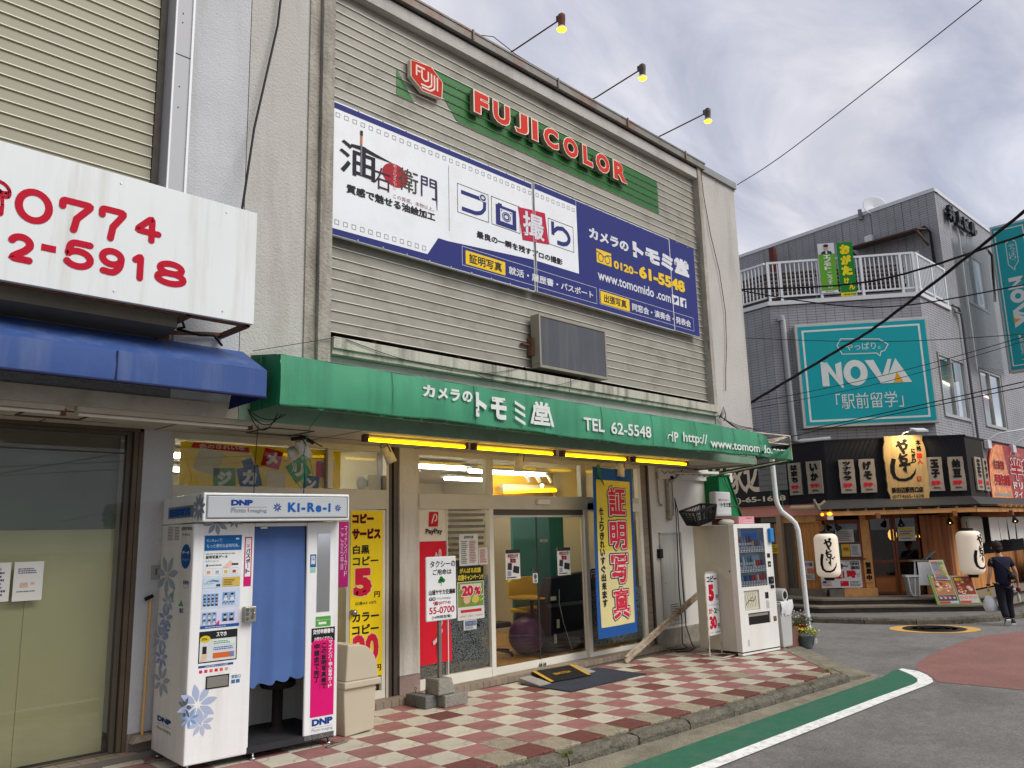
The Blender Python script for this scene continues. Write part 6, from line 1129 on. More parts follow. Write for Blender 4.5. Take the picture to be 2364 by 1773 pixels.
b = MB(M_dark); b.box(.005, Wv - .005, .0, .09, .045, .055); b.build('door_gap', vm); b = MB(M_vw); b.box(.0, Wv, .0, .09, .012, .045); b.build('kick_plate', vm, .004)
b = MB(mat('vend_inner', (150, 172, 188), rough=.6, var=.05)); b.box(.09, .735, .095, .10, .98, 1.86); b.build('display_back', vm)
q = random.Random(11); shelf_z = (1.50, 1.205, .985)
for si, z in enumerate(shelf_z):
    sh = MB(M_vw); sh.box(.09, .735, .01, .09, z - .005, z + .035); sh_o = sh.build('shelf', vm)
    b = MB(M_blk)
    for i in range(10): b.lathe((.13 + i * .064, .009, z + .015), [(.011, 0), (.009, .004)], 10, (0, -1, 0))
    b.build('button', sh_o)
    b = MB(mat('price_tag', (196, 206, 214), rough=.4))
    for i in range(10): b.box(.105 + i * .064, .15 + i * .064, .02, .026, z + .04, z + .085)
    b.build('price_tag', sh_o)
    for i in range(10):
        c_ = q.choice([(196, 40, 44), (220, 222, 224), (60, 110, 180), (222, 190, 60), (70, 140, 80), (230, 226, 214), (150, 90, 60), (120, 170, 210), (190, 60, 70), (40, 60, 110)]); h_ = .19 if si < 2 and i < 6 else .12; x = .125 + i * .064; r_ = .024
        b = MB(mat('drink_%d_%d_%d' % c_, c_, rough=.25, var=.05)); 
        if h_ > .15: b.lathe((x, .06, z + .045), [(r_, 0), (r_, h_ * .6), (r_ * .9, h_ * .7), (.011, h_ * .88), (.011, h_)], 10); b.m(flat((226, 226, 224))).lathe((x, .06, z + .045 + h_ * .3), [(r_ + .0006, 0), (r_ + .0006, h_ * .2)], 10)
        else: b.lathe((x, .06, z + .045), [(.021, 0), (r_, .01), (r_, h_ - .012), (.02, h_)], 10)
        b.build('drink_bottle' if h_ > .15 else 'drink_can', vm)
b = MB(mat('blue_backcard', (40, 104, 176), rough=.5)); b.box(.30, .70, .088, .093, 1.60, 1.84); b.build('advert_card', vm)
b = MB(glass('vend_glass', (.9, .94, .96), 1.0)); b.poly([(.09, .006, .985), (.735, .006, .985), (.735, .006, 1.86), (.09, .006, 1.86)]); b.build('pane', vm)
b = MB(mat('card_panel', (196, 192, 168), rough=.3, var=.04)); b.box(.135, .495, .02, .03, .65, .928); b.build('lower_card', vm)
pr = Print((0, .02, 0), lift=.001); q = random.Random(4)
for k in range(5): pr.line([(.16 + .06 * k, .67 + .02 * q.random()), (.2 + .06 * k, .76 + .05 * q.random()), (.17 + .06 * k, .84), (.23 + .05 * k, .90)], .006, (110, 112, 100), 1)
pr.line([(.18, .72), (.27, .79), (.38, .77), (.44, .84)], .012, (90, 100, 96), 2); pr.disc(.34, .82, .02, .018, (196, 140, 96), 2); pr.build('card_print', vm)
b = MB(M_dark); b.box(.20, .73, .02, .09, .43, .60); b.m(mat('flap', (150, 148, 136), rough=.25, var=.05)); b.prism([(.215, .03, .50), (.715, .03, .50), (.70, .012, .585), (.23, .012, .585)], (0, .004, 0)); b.build('pickup_slot', vm)
b = MB(M_blk); b.box(.775, .85, -.004, .0, 1.40, 1.465); b.box(.777, .854, -.004, 0, 1.26, 1.345); b.box(.765, .875, -.02, 0, 1.005, 1.11); b.box(.80, .885, -.012, 0, .935, .985); b.box(.645, .727, -.004, 0, .79, .885); b.build('payment_panel', vm, .003)
b = MB(mat('reader_brown', (122, 70, 50), rough=.4)); b.box(.81, .88, -.006, 0, .445, .515); b.m(MATS['steel']).lathe((.845, -.006, .48), [(.016, 0), (.014, .005)], 10, (0, -1, 0)); b.lathe((.82, -.02, 1.06), [(.014, 0), (.012, .006)], 10, (0, -1, 0)); b.build('coin_return', vm)
b = MB(mat('blue_flag', (40, 124, 190), rough=.4)); b.box(.835, .93, -.05, -.002, 1.635, 1.85); b.build('blue_tag', vm, .01)
pr = Print((0, 0, 0), lift=.001); pr.small(.65, .64, .75, .76, 7, (150, 150, 144), 0, 2); pr.frame(.14, .135, .18, .225, .004, (150, 146, 130)); pr.small(.15, .14, .17, .22, 6, (130, 126, 110), 1, 3); pr.small(.66, 1.6, .73, 1.62, 1, (150, 150, 150), 1); pr.rect(.79, 1.285, .84, 1.31, (160, 160, 160), 4); pr.build('sticker_print', vm)
pr = Print((0, 0.1, 0), (0, -1, 0), (0, 0, 1), lift=.002); pr.disc(-.03, 1.225, .014, .014, (40, 60, 130)); pr.build('blue_sticker', vm)
b = MB(M_dark)
for x, y in ((.1, .06), (.8, .06), (.1, .7), (.8, .7)): b.lathe((x, y, 0.005), [(.03, 0), (.03, .05)], 8)
b.build('foot', vm)
# copy sign standing by the machine
t = thing('copy_price_sign', 'narrow white rusty framed copy price sign standing beside the vending machine', 'sign', (11.02, -1.14, 0))
b = MB(M_steelw); X0, X1, YS = 10.85, 11.19, -1.16
b.tube([(X0, YS, .02), (X0, YS, 1.17), (X0 + .02, YS, 1.205), (X0 + .05, YS, 1.215), (X1 - .05, YS, 1.215), (X1 - .02, YS, 1.205), (X1, YS, 1.17), (X1, YS, .02)], .011, 7); b.tube([(X0, YS, .015), (X0 - .02, YS - .22, .012), (X1 + .02, YS - .22, .012), (X1, YS, .015)], .009, 6); b.tube([(X0, YS, .012), (X0 + .02, YS + .16, .012), (X1 - .02, YS + .12, .012), (X1, YS, .012)], .008, 6); b.tube([(X0 + .05, YS + .05, .02), (X0 + .07, YS + .02, .34)], .006, 5); b.build('frame', t)
b = MB(mat('sign_white', (220, 221, 220))); b.box(X0 + .01, X1 - .01, YS - .012, YS - .004, .30, 1.20); b.build('board', t, .003)
pr = Print((0, YS - .012, 0), lift=.001); K = (36, 34, 36); RR = (206, 22, 50)
pr.text('コピー', X0 + .03, 1.07, X1 - .03, 1.165, K, bold=.05); pr.text('5', X0 + .05, .79, X0 + .21, 1.04, RR, bold=.08); pr.text('円', X1 - .085, .80, X1 - .025, .88, K, bold=.03); pr.text('モノクロ A3 10円', X0 + .03, .725, X1 - .03, .755, (110, 110, 110))
for i, (ch, c_) in enumerate((('カ', RR), ('ラ', (222, 130, 40)), ('ー', (220, 120, 40)), ('コ', (30, 130, 60)), ('ピ', (30, 130, 60)), ('ー', (30, 60, 120)))):
    if ch == 'ー': pr.rect(X0 + .035 + i * .048, .645, X0 + .075 + i * .048, .66, c_)
    else: pr.text(ch, X0 + .035 + i * .048, .61, X0 + .078 + i * .048, .69, c_, bold=.06)
pr.text('30', X0 + .035, .39, X0 + .235, .58, RR, bold=.06); pr.text('円', X1 - .085, .385, X1 - .025, .46, K, bold=.03); pr.text('カラー A3 80円', X0 + .035, .325, X1 - .03, .355, (110, 110, 110)); pr.build('lettering', t)
# basket and boxes on the machine
t = thing('shopping_basket', 'black plastic shopping basket tilted on top of the vending machine', 'basket', (10.95, -1.1, 1.93), math.radians(-14), local=True)
b = MB(M_blk); T_ = Matrix.Rotation(math.radians(-14), 4, 'Y') @ Matrix.Rotation(math.radians(4), 4, 'X')
def bp(x, y, z): return (T_ @ Vector((x, y, z + .03))).to_tuple()
wb, wt, db, dt, hb_ = .17, .235, .12, .165, .23
def corner(sx_, sy_, z): k_ = z / hb_; return (sx_ * (wb + (wt - wb) * k_), sy_ * (db + (dt - db) * k_), z)
for sx_, sy_ in ((-1, -1), (1, -1), (1, 1), (-1, 1)): b.bar(bp(*corner(sx_, sy_, 0)), bp(*corner(sx_, sy_, hb_)), .02, .02)
cs = [(-1, -1), (1, -1), (1, 1), (-1, 1)]
for zi, w in ((0, .012), (.04, .006), (.08, .006), (.12, .006), (.155, .01), (.23, .028)):
    for i in range(4): b.bar(bp(*corner(*cs[i], zi)), bp(*corner(*cs[(i + 1) % 4], zi)), .008 if zi < .2 else .022, w)
for i in range(4):
    for k_ in range(1, 13):
        f_ = k_ / 13; A_ = Vector(corner(*cs[i], 0)).lerp(Vector(corner(*cs[(i + 1) % 4], 0)), f_); B_ = Vector(corner(*cs[i], hb_)).lerp(Vector(corner(*cs[(i + 1) % 4], hb_)), f_); b.bar(bp(*A_), bp(*B_), .006, .012)
b.poly([bp(*corner(*c_, .004)) for c_ in cs]); b.build('cage', t); b = MB(M_blk); b.poly([bp(*(Vector(corner(-1, -1, .17)) + Vector((.12, -.004, 0)))), bp(*(Vector(corner(1, -1, .17)) + Vector((-.1, -.004, 0)))), bp(*(Vector(corner(1, -1, .22)) + Vector((-.1, -.004, 0)))), bp(*(Vector(corner(-1, -1, .22)) + Vector((.12, -.004, 0))))]); b.build('label_plate', t)
t = thing('pink_box', 'pink sloping topped carton lying on the vending machine', 'box', (12.1, -1.2, 1.93), math.radians(-8), local=True); b = MB(mat('pink_card', (206, 142, 150), rough=.6, var=.08, scale=6)); b.box(-.30, .10, -.12, .2, 0, .115); b.build('carton', t, .004); pr = Print((0, -.12, 0), lift=.001); pr.frame(-.18, .015, .09, .06, .006, (226, 196, 200)); pr.text('SIMAAKO', -.12, .075, .04, .10, (176, 110, 120)); pr.build('printing', t)
b = MB(mat('grey_bag', (172, 170, 158), rough=.6)); b.sphere((11.62, -1.15, 1.96), .14, 12, (1.2, .8, .38)); b.top('cloth_bundle', 'flat pale bundle lying between basket and pink box on the machine', 'bundle')
# bin behind the machine, pole, flower pots
t = thing('recycling_bin', 'grey white recycling bin with plastic bag behind the vending machine', 'bin', (12.55, -1.42, 0))
b = MB(mat('bin_grey', (176, 176, 172), rough=.5, var=.05)); b.prism([(12.30, -1.6, .0), (12.62, -1.6, .0), (12.68, -1.6, .68), (12.28, -1.6, .68)], (0, .3, 0)); b.build('body', t, .02); b = MB(MATS['bin_grey']); b.lathe((12.44, -1.62, .80), [(.10, 0), (.10, .3), (.06, .32)], 16, (0, 1, 0)); b.m(M_dark).lathe((12.44, -1.625, .80), [(.06, 0), (.05, .005)], 14, (0, -1, 0)); b.build('lid', t, 0)
b = MB(mat('plastic_film', (214, 216, 216), rough=.3, var=.1, scale=8, bump=1, bscale=15)); gr = []
for i in range(17):
    a = i / 16; gr.append([(12.27 + .42 * a, -1.61 - .02 * R.random(), .70 + .03 * R.random()), (12.28 + .40 * a, -1.63 - .01 * R.random(), .60), (12.28 + .38 * a, -1.61, .46 + .08 * R.random())])
sheet(b, gr); b.build('bag_rim', t)
M_pole = mat('white_pvc', (222, 224, 220), rough=.35, var=.02, scale=3)
pd = Vector((.707, -.707)); PO = Vector((13.6, -1.4))
def pp(a, z): w_ = PO + pd * a; return (w_.x, w_.y, z)
b = MB(M_pole); b.tube([pp(-.36, 3.1), pp(-.355, 2.6), pp(-.35, 2.36), pp(-.33, 2.25), pp(-.27, 2.13), pp(-.12, 2.0), pp(-.05, 1.92), pp(-.015, 1.80), pp(-.005, 1.6), pp(.022, -.11)], .042, 12); b.top('white_pole', 'white bent plastic covered pole leaning beside the flower pots', 'pole')
b = MB(MATS['green_string']if 'green_string' in MATS else M_str)
for i in range(3): b.tube([pp(-.35, 2.62), pp(-.42 - .03 * i, 2.54), pp(-.45 + .05 * i, 2.42), pp(-.30 + .03 * i, 2.40), pp(-.35, 2.60)], .003, 4)
b.tube([pp(-.33, 2.55), pp(-.24, 2.35), pp(-.24, 2.2)], .004, 4); b.top('pole_string', 'dark green string knotted round the top of the white pole', 'string')
M_leaf = mat('pot_leaf', (66, 92, 40), rough=.6, var=.3, scale=30); M_leafy = mat('pale_leaf', (122, 136, 52), rough=.6, var=.25, scale=30)
def plant(t, c, rad, h, n, lm, fl, seed):
    q = random.Random(seed); b = MB(lm); c = Vector(c)
    for i in range(n):
        a = q.uniform(0, 2 * PI); e_ = q.uniform(.15, 1); r_ = rad * math.sqrt(q.random()) ; p = c + Vector((r_ * math.cos(a), r_ * math.sin(a), h * q.random() * (1.15 - r_ / rad * .6))); L_ = q.uniform(.018, .045); d = Vector((math.cos(a) + q.uniform(-.6, .6), math.sin(a) + q.uniform(-.6, .6), q.uniform(-.3, 1.1))).normalized() * L_; s_ = d.orthogonal().normalized() * L_ * .28
        b.poly([p, p + d * .5 + s_, p + d, p + d * .5 - s_])
    o = b.build('foliage', t); o['kind'] = 'stuff'
    for k_, (col, cnt_) in enumerate(fl):
        b = MB(mat('petal_%d_%d_%d' % col, col, rough=.6, var=.1))
        for i in range(cnt_):
            a = q.uniform(0, 2 * PI); r_ = rad * q.uniform(.2, 1.15); p = c + Vector((r_ * math.cos(a), r_ * math.sin(a), h * q.uniform(.6, 1.35) * (1.1 - r_ / rad * .4)))
            for j in range(5): t_ = j * 2 * PI / 5; d = Vector((math.cos(t_), math.sin(t_) * .5, math.sin(t_) * .8)) * .017; s_ = d.orthogonal().normalized() * .007; b.poly([p, p + d * .6 + s_, p + d, p + d * .6 - s_])
        o = b.build('blossom', t); o['kind'] = 'stuff'
p1 = pp(-.17, 0)
t = thing('hanging_flower_pot', 'round red flower pot with blue white and red flowers on the stand', 'flower pot', (p1[0], p1[1], .1)); b = MB(mat('red_pot', (132, 36, 34), rough=.5, var=.1)); b.lathe((p1[0], p1[1], .10), [(.10, 0), (.15, .12), (.165, .13), (.165, .15), (.15, .15), (.14, .12)], 18); b.build('pot', t); plant(t, (p1[0], p1[1], .22), .22, .20, 520, M_leaf, [((176, 180, 206), 26), ((220, 220, 214), 12), ((186, 44, 46), 22)], 3)
p2 = pp(-.12, 0)
t = thing('zinc_planter', 'grey zinc planter with yellow flowers at the foot of the white pole', 'planter', (p2[0] - .2, p2[1] - .17, -.1)); cx, cy = p2[0] - .2, p2[1] - .17; b = MB(mat('zinc', (112, 118, 118), rough=.5, metal=.3, var=.1, scale=6)); b.lathe((cx, cy, -.10), [(.11, 0), (.155, .17), (.165, .18), (.165, .20), (.15, .2)], 18); b.build('pot', t); pr = Print((cx - .02, cy - .155, .0), lift=.012); pr.rect(0, -.03, .08, .04, (186, 188, 184)); pr.small(.005, -.02, .07, .03, 3, (110, 110, 110), 1); pr.build('label_tag', t); plant(t, (cx, cy, .08), .20, .13, 420, M_leafy, [((226, 206, 40), 26), ((226, 226, 214), 6)], 5)
t = thing('terracotta_planter', 'brown planter box with red flowers behind the wire flower stand', 'planter', (12.95, -1.25, -.1)); b = MB(mat('brown_planter', (112, 76, 60), rough=.8, var=.1)); b.prism([(12.74, -1.45, -.1), (13.1, -1.45, -.1), (13.16, -1.45, .24), (12.7, -1.45, .24)], (0, .3, 0)); b.build('box', t, .01); plant(t, (12.9, -1.35, .24), .16, .08, 160, M_leaf, [((206, 60, 60), 18)], 8)
t = thing('flower_stand', 'black wire flower stand holding the red pot', 'stand', (p1[0], p1[1], -.1)); b = MB(M_blk)
for sx_ in (-1, 1):
    for sy_ in (-1, 1): b.tube([(p1[0] + .12 * sx_, p1[1] + .12 * sy_, .14), (p1[0] + .17 * sx_, p1[1] + .17 * sy_, -.1)], .006, 5)
b.lathe((p1[0], p1[1], .10), [(.13, 0), (.14, 0), (.14, .008), (.13, .008)], 18); b.build('wire_frame', t)
# weeds in the kerb joint
b = MB(mat('weed', (112, 118, 58), rough=.8, var=.3, scale=20)); q = random.Random(9)
for (x, y, n_, s_) in ((5.52, -3.0, 60, .05), (5.1, -2.93, 30, .035), (10.62, -3.02, 70, .05), (6.15, -2.92, 25, .03), (7.2, -2.98, 20, .025), (9.7, -3.24, 40, .035), (8.2, -3.0, 20, .02), (4.6, -2.85, 24, .03), (13.25, -1.5, 40, .05), (6.9, -2.96, 20, .02)):
    for i in range(n_):
        px_, py_ = x + q.gauss(0, .05), y + q.gauss(0, .015); a = q.uniform(0, 6.28); h_ = s_ * q.uniform(.4, 1.2); d = Vector((math.cos(a) * h_ * .6, math.sin(a) * h_ * .6, h_)); w_ = Vector((-math.sin(a), math.cos(a), 0)) * .004
        p = Vector((px_, py_, -.005)); b.poly([p - w_, p + w_, p + d])
b.top('weeds', 'small tufts of weeds growing in the kerb joints', 'weeds', kind='stuff')
b = MB(flat((224, 222, 214)))
for x, y in ((10.9, -1.75), (11.35, -1.8), (11.9, -1.95), (6.6, -2.4), (7.45, -2.42)): a = q.uniform(0, 3); b.poly([(x, y, .003), (x + .05 * math.cos(a), y + .05 * math.sin(a), .003), (x + .05 * math.cos(a) - .012 * math.sin(a), y + .05 * math.sin(a) + .012 * math.cos(a), .005), (x - .012 * math.sin(a), y + .012 * math.cos(a), .004)])
b.top('litter', 'few white cigarette ends and paper scraps on the tiles', 'litter', kind='stuff')

# ================================================================ corner building across the side road
NU, NN = Vector((.583, -.812, 0)).normalized(), Vector((-.812, -.583, 0)).normalized()
NP = Vector((19.2, 0, 0))
def NF(a, b_, z): return NP + NU * a + NN * b_ + Vector((0, 0, z))          # street level front (restaurant)
LU = Vector((-.139, -.990, 0)).normalized(); LN = LU.cross(Vector((0, 0, 1)))
RU = Vector((.99966, -.0262, 0)); RN = RU.cross(Vector((0, 0, 1)))
CA, CB = NF(-.62, 0, 0), NF(2.14, 0, 0)
def LF(a, b_, z): return CA + LU * a + LN * b_ + Vector((0, 0, z))
def RF(a, b_, z): return CB + RU * a + RN * b_ + Vector((0, 0, z))
KU = 1.0673; NPU = Vector((20.49, .529, 0))                                  # upper storeys stand 1.4 m behind, measured in units of KU
def UP(P_, U_, N_, a, b_, z): return P_ + U_ * (KU * a) + N_ * b_ + Vector((0, 0, KU * z - .1245))
def NW(a, b_, z): return UP(NPU, NU, NN, a, b_, z)
CAU, CBU = NPU - NU * 1.39 * KU, NPU + NU * 2.14 * KU
def LW(a, b_, z): return UP(CAU, LU, LN, a, b_, z)
def RW(a, b_, z): return UP(CBU, RU, RN, a, b_, z)
def fbox(mb, F, a0, a1, b0, b1, z0, z1):
    vs = [F(a, b_, z) for z in (z0, z1) for a, b_ in ((a0, b1), (a1, b1), (a1, b0), (a0, b0))]   # b1 = outer side
    return mb.add(vs, [(0, 3, 2, 1), (4, 5, 6, 7), (0, 1, 5, 4), (1, 2, 6, 5), (2, 3, 7, 6), (3, 0, 4, 7)])
M_tile = mat('grey_wall_tile', (150, 150, 153), rough=.5, var=.10, scale=1.6, dirt=(120, 120, 122), dirta=.6, dscale=.7); M_jnt = mat('tile_joint', (92, 92, 94), rough=.9)
def tiled(F, a0, a1, z0, z1, holes=()):
    """thin glazed wall tiles with open joints over a mortar backing"""
    c = MB(M_jnt); xs = sorted({a0, a1} | {h[0] for h in holes} | {h[1] for h in holes}); zs = sorted({z0, z1} | {h[2] for h in holes} | {h[3] for h in holes})
    for i in range(len(xs) - 1):
        for j in range(len(zs) - 1):
            cx, cz = (xs[i] + xs[i + 1]) / 2, (zs[j] + zs[j + 1]) / 2
            if not any(h[0] < cx < h[1] and h[2] < cz < h[3] for h in holes): c.poly([F(xs[i], 0, zs[j]), F(xs[i + 1], 0, zs[j]), F(xs[i + 1], 0, zs[j + 1]), F(xs[i], 0, zs[j + 1])])
    c.build('mortar_wall', cb_); t = MB(M_tile); nx, nz = round((a1 - a0) / .225), round((z1 - z0) / .066); w, h_ = (a1 - a0) / nx, (z1 - z0) / nz
    for i in range(nx):
        for j in range(nz):
            x0, y0 = a0 + i * w + .004, z0 + j * h_ + .004; x1, y1 = x0 + w - .009, y0 + h_ - .009
            if any(x1 > h[0] and x0 < h[1] and y1 > h[2] and y0 < h[3] for h in holes): continue
            d = .005 + .002 * R.random(); t.add([F(x0, 0, y0), F(x1, 0, y0), F(x1, 0, y1), F(x0, 0, y1), F(x0, d, y0), F(x1, d, y0), F(x1, d, y1), F(x0, d, y1)], [(4, 5, 6, 7), (0, 1, 5, 4), (1, 2, 6, 5), (2, 3, 7, 6), (3, 0, 4, 7)])
    t.build('wall_tiles', cb_, kind='stuff')
cb_ = thing('corner_building', 'three storey grey tiled corner building with a balcony above the sushi restaurant', 'building', (19.2, 0, 0))
ZL = 7.30
wins = [(3.78, 5.58, 7.86, 9.40), (.76, 2.64, 4.45, 6.0), (3.88, 5.70, 4.43, 5.98), (8.2, 10.0, 7.86, 9.4), (8.2, 10, 4.43, 5.98)]
tiled(NW, -1.39, 2.14, 3.5, ZL - .02); tiled(LW, -4, 0, 3.5, ZL - .02); tiled(RW, 0, 12, 3.5, ZL - .02, [w for w in wins if w[3] < 7]); tiled(RW, 2.10, 12, ZL - .02, 10.62, [w for w in wins if w[2] > 7])
CC = CBU + RU * 2.10 * KU
def UF(a, b_, z): return UP(CC, LU, LN, a, b_, z)
tiled(UF, -8, 0, ZL - .1, 10.62)
M_cap = mat('white_cap', (202, 204, 206), rough=.5, var=.04)
b = MB(M_cap); fbox(b, UF, -9, .03, -.2, .04, 10.62, 10.72); fbox(b, RW, 2.1, 14, -.2, .04, 10.62, 10.72); b.build('roof_cap', cb_)
b = MB(M_cap); fbox(b, NW, -1.43, 2.18, -.15, .06, ZL, ZL + .10); fbox(b, LW, -9, .03, -.15, .06, ZL, ZL + .10); fbox(b, RW, -.03, 2.1, -.15, .06, ZL, ZL + .10); b.build('balcony_cap', cb_)
b = MB(M_pave); b.poly([NW(-1.39, -.01, ZL), NW(2.14, -.01, ZL), UF(0, 0, ZL), UF(-8, 0, ZL), LW(-9, 0, ZL)]); b.build('balcony_floor', cb_)
for a in (-.9, -1.8, -2.7, -3.6, -4.5, -5.4): b = MB(mat('panel_joint', (90, 90, 92), rough=.8)); fbox(b, UF, a, a + .014, 0, .009, ZL, 10.62); b.build('wall_joint', cb_)
M_wg = glass('office_glass', (.75, .82, .80), 2.2); M_room = mat('office_room', (196, 196, 180), rough=.8, var=.1, scale=1.2); M_alw = mat('window_aluminium', (170, 170, 168), rough=.4, metal=.4)
for i, (a0, a1, z0, z1) in enumerate(wins):
    w = MB(M_alw); t_ = .045; am = (a0 + a1) / 2 - .1
    for q_ in ((a0, a1, z0, z0 + t_), (a0, a1, z1 - t_, z1), (a0, a0 + t_, z0 + t_, z1 - t_), (a1 - t_, a1, z0 + t_, z1 - t_), (am, am + .05, z0 + t_, z1 - t_)): fbox(w, RW, q_[0], q_[1], -.06, .025, q_[2], q_[3])
    fbox(w, RW, a0 - .04, a1 + .04, 0, .05, z0 - .04, z0)
    wo = w.build('window', cb_); p_ = MB(M_wg); p_.poly([RW(a0, -.03, z0), RW(a1, -.03, z0), RW(a1, -.03, z1), RW(a0, -.03, z1)]); p_.build('pane', wo)
    r_ = MB(mat('teal_blind', (60, 138, 128), rough=.6, var=.05) if i == 0 else M_room); r_.poly([RW(a0, -.25, z0), RW(a1, -.25, z0), RW(a1, -.25, z1), RW(a0, -.25, z1)])
    if i in (1, 2): r_.m(emis('office_tube', (255, 246, 226), 1.3)); r_.poly([RW(a0 + .2, -.2, z1 - .55), RW(a1 - .5, -.2, z1 - .62), RW(a1 - .5, -.2, z1 - .69), RW(a0 + .2, -.2, z1 - .64)])
    r_.build('room_back', wo)
pr = Print(RW(0, -.24, 0), RU, (0, 0, 1), k=KU); pr.text('Choose your', 1.1, 5.55, 2.3, 5.70, (226, 228, 226), bold=.02); pr.text('favorite', 1.1, 5.33, 1.9, 5.48, (226, 228, 226), bold=.02); pr.text('instructor', 1.1, 5.1, 2.2, 5.26, (226, 228, 226), bold=.02); pr.poly([(4.7, 5.6), (5.2, 5.5), (5.15, 4.9), (4.68, 5.1)], (196, 60, 84)); pr.text('N', 4.0, 8.9, 4.3, 9.2, (206, 220, 216)); pr.text('VA', 4.5, 8.0, 5.3, 8.8, (190, 210, 206), bold=.06); pr.build('window_print', cb_)
b = MB(glass('perforated_screen', (.66, .72, .72), .6, .5)); b.poly([RW(3.12, .18, 5.9), RW(6.25, .18, 6.2), RW(6.2, .18, 10.1), RW(3.12, .18, 9.6)]); b.build('screen_panel', cb_)
b = MB(M_alw); fbox(b, RW, 3.10, 3.16, .15, .2, 5.8, 9.65); fbox(b, RW, 6.2, 6.26, .15, .2, 6.1, 10.1); b.build('screen_frame', cb_)
# door and little canopy on the terrace
b = MB(mat('white_door', (190, 194, 190), rough=.5)); fbox(b, UF, -1.03, -.57, 0, .03, ZL, 9.13); b.m(MATS['white_door']); b.build('terrace_door', cb_)
t = thing('terrace_canopy', 'small brown sloping canopy over the terrace door', 'canopy', tuple(UF(-1.2, .3, 9.0))); b = MB(mat('brown_metal', (84, 66, 56), rough=.6, var=.15)); b.add([UF(-2.3, .02, 9.66), UF(-2.3, .7, 9.56), UF(-.25, .7, 9.50), UF(-.25, .02, 9.62), UF(-2.3, .02, 9.70), UF(-2.3, .7, 9.60), UF(-.25, .7, 9.54), UF(-.25, .02, 9.66)], [(0, 1, 2, 3), (7, 6, 5, 4), (0, 4, 5, 1), (1, 5, 6, 2), (2, 6, 7, 3), (3, 7, 4, 0)]); b.build('roof', t); b = MB(MATS['brown_metal']); b.bar(UF(-.3, .68, 9.50), UF(-.3, .05, 9.2), .05, .05); b.bar(UF(-2.2, .68, 9.56), UF(-2.2, .05, 9.3), .05, .05); b.build('bracket', t)
b = MB(M_blk)
for i in range(3): b.tube([UF(-.45, .1, 9.68), UF(-.3, .12, 9.68 + .02 * i), UF(-.2 + .02 * i, .1, 9.5), UF(-.2 + .03 * i, .1, 8.6), UF(-.16, .1, 7.6)], .018, 6)
b.top('terrace_cables', 'black hoses running down the tiled wall beside the terrace door', 'hose')
b = MB(M_cap); fbox(b, UF, -1.98, -1.76, 0, .15, 9.72, 9.95); b.top('wall_lamp', 'small white wall lamp box above the terrace canopy', 'lamp', bevel=.02)
b = MB(mat('brown_post', (92, 46, 40), rough=.7)); fbox(b, UF, -4.92, -4.74, .3, .45, 7.4, 10.45); b.top('brown_post', 'short dark red brown post standing on the terrace', 'post')
b = MB(mat('grey_vent', (120, 120, 122), rough=.5)); b.tube([UF(-2.05, .08, 10.5), UF(-2.05, .08, 10.8)], .06, 8); b.top('roof_pipe', 'short grey pipe end at the roof edge beside the satellite dish', 'pipe')
t = thing('satellite_dish', 'white round satellite dish on the roof edge of the corner building', 'satellite dish', tuple(UF(-1.76, -.2, 10.6))); b = MB(M_cap); b.lathe(UF(-1.76, -.2, 10.84), [(.0, .0), (.2, .02), (.34, .07), (.35, .08), (.33, .08), (.0, .02)], 22, (-.75, -.6, .25)); b.build('dish', t); b = MB(M_alw); b.tube([UF(-1.76, -.2, 10.5), UF(-1.76, -.2, 10.86)], .025, 7); b.build('mast', t)
# dark log screen behind the railing
t = thing('log_screen', 'dark stacked log fence standing behind the white balcony railing', 'fence', tuple(NW(0, -.5, ZL)))
q = random.Random(3)
M_log = [mat('log_dark', (74, 68, 62), rough=.95, var=.3, scale=6, rnd=.1), mat('log_mid', (96, 88, 80), rough=.95, var=.3, scale=6, rnd=.1)]
for i in range(9):
    for (a0, a1) in ((-1.35, -.1), (-.1, 1.0), (1.0, 2.05)):
        b = MB(q.choice(M_log)); z = 7.42 + i * .108; b.tube([NW(a0 + q.uniform(0, .05), -.55, z), NW(a1 - q.uniform(0, .05), -.55 + q.uniform(-.03, .03), z + q.uniform(-.01, .01))], .05, 7); b.build('log', t)
    b = MB(q.choice(M_log)); b.tube([LW(-3.0, -.5, z), LW(-.3, -.5, z)], .05, 7); b.build('log', t)
# balcony railing
t = thing('balcony_railing', 'white metal balcony railing with upright bars above the teal sign', 'railing', tuple(NW(0, 0, ZL + .1)))
M_rail = mat('white_rail', (214, 216, 218), rough=.4, var=.03)
def run(F, a0, a1, posts):
    b = MB(M_rail); fbox(b, F, a0, a1, -.03, .03, 8.38, 8.43); b.build('top_rail', t); b = MB(M_rail); fbox(b, F, a0, a1, -.02, .02, 7.50, 7.535); b.build('bottom_rail', t)
    for p in posts: b = MB(M_rail); fbox(b, F, p - .03, p + .03, -.035, .035, ZL + .08, 8.385); b.build('post', t)
    n_ = int((a1 - a0) / .105)
    for i in range(n_):
        a = a0 + .05 + i * .105
        if min([abs(a - p) for p in posts] + [1]) < .05: continue
        b = MB(M_rail); fbox(b, F, a - .012, a + .012, -.012, .012, 7.53, 8.385); b.build('bar', t)
run(NW, -1.37, 2.12, [-1.34, -1.05, -.10, .88, 1.80, 2.1]); run(RW, .05, 2.1, [.1, 1.05, 2.0]); run(LW, -3.2, -.03, [-3.1, -2.0, -1.0])
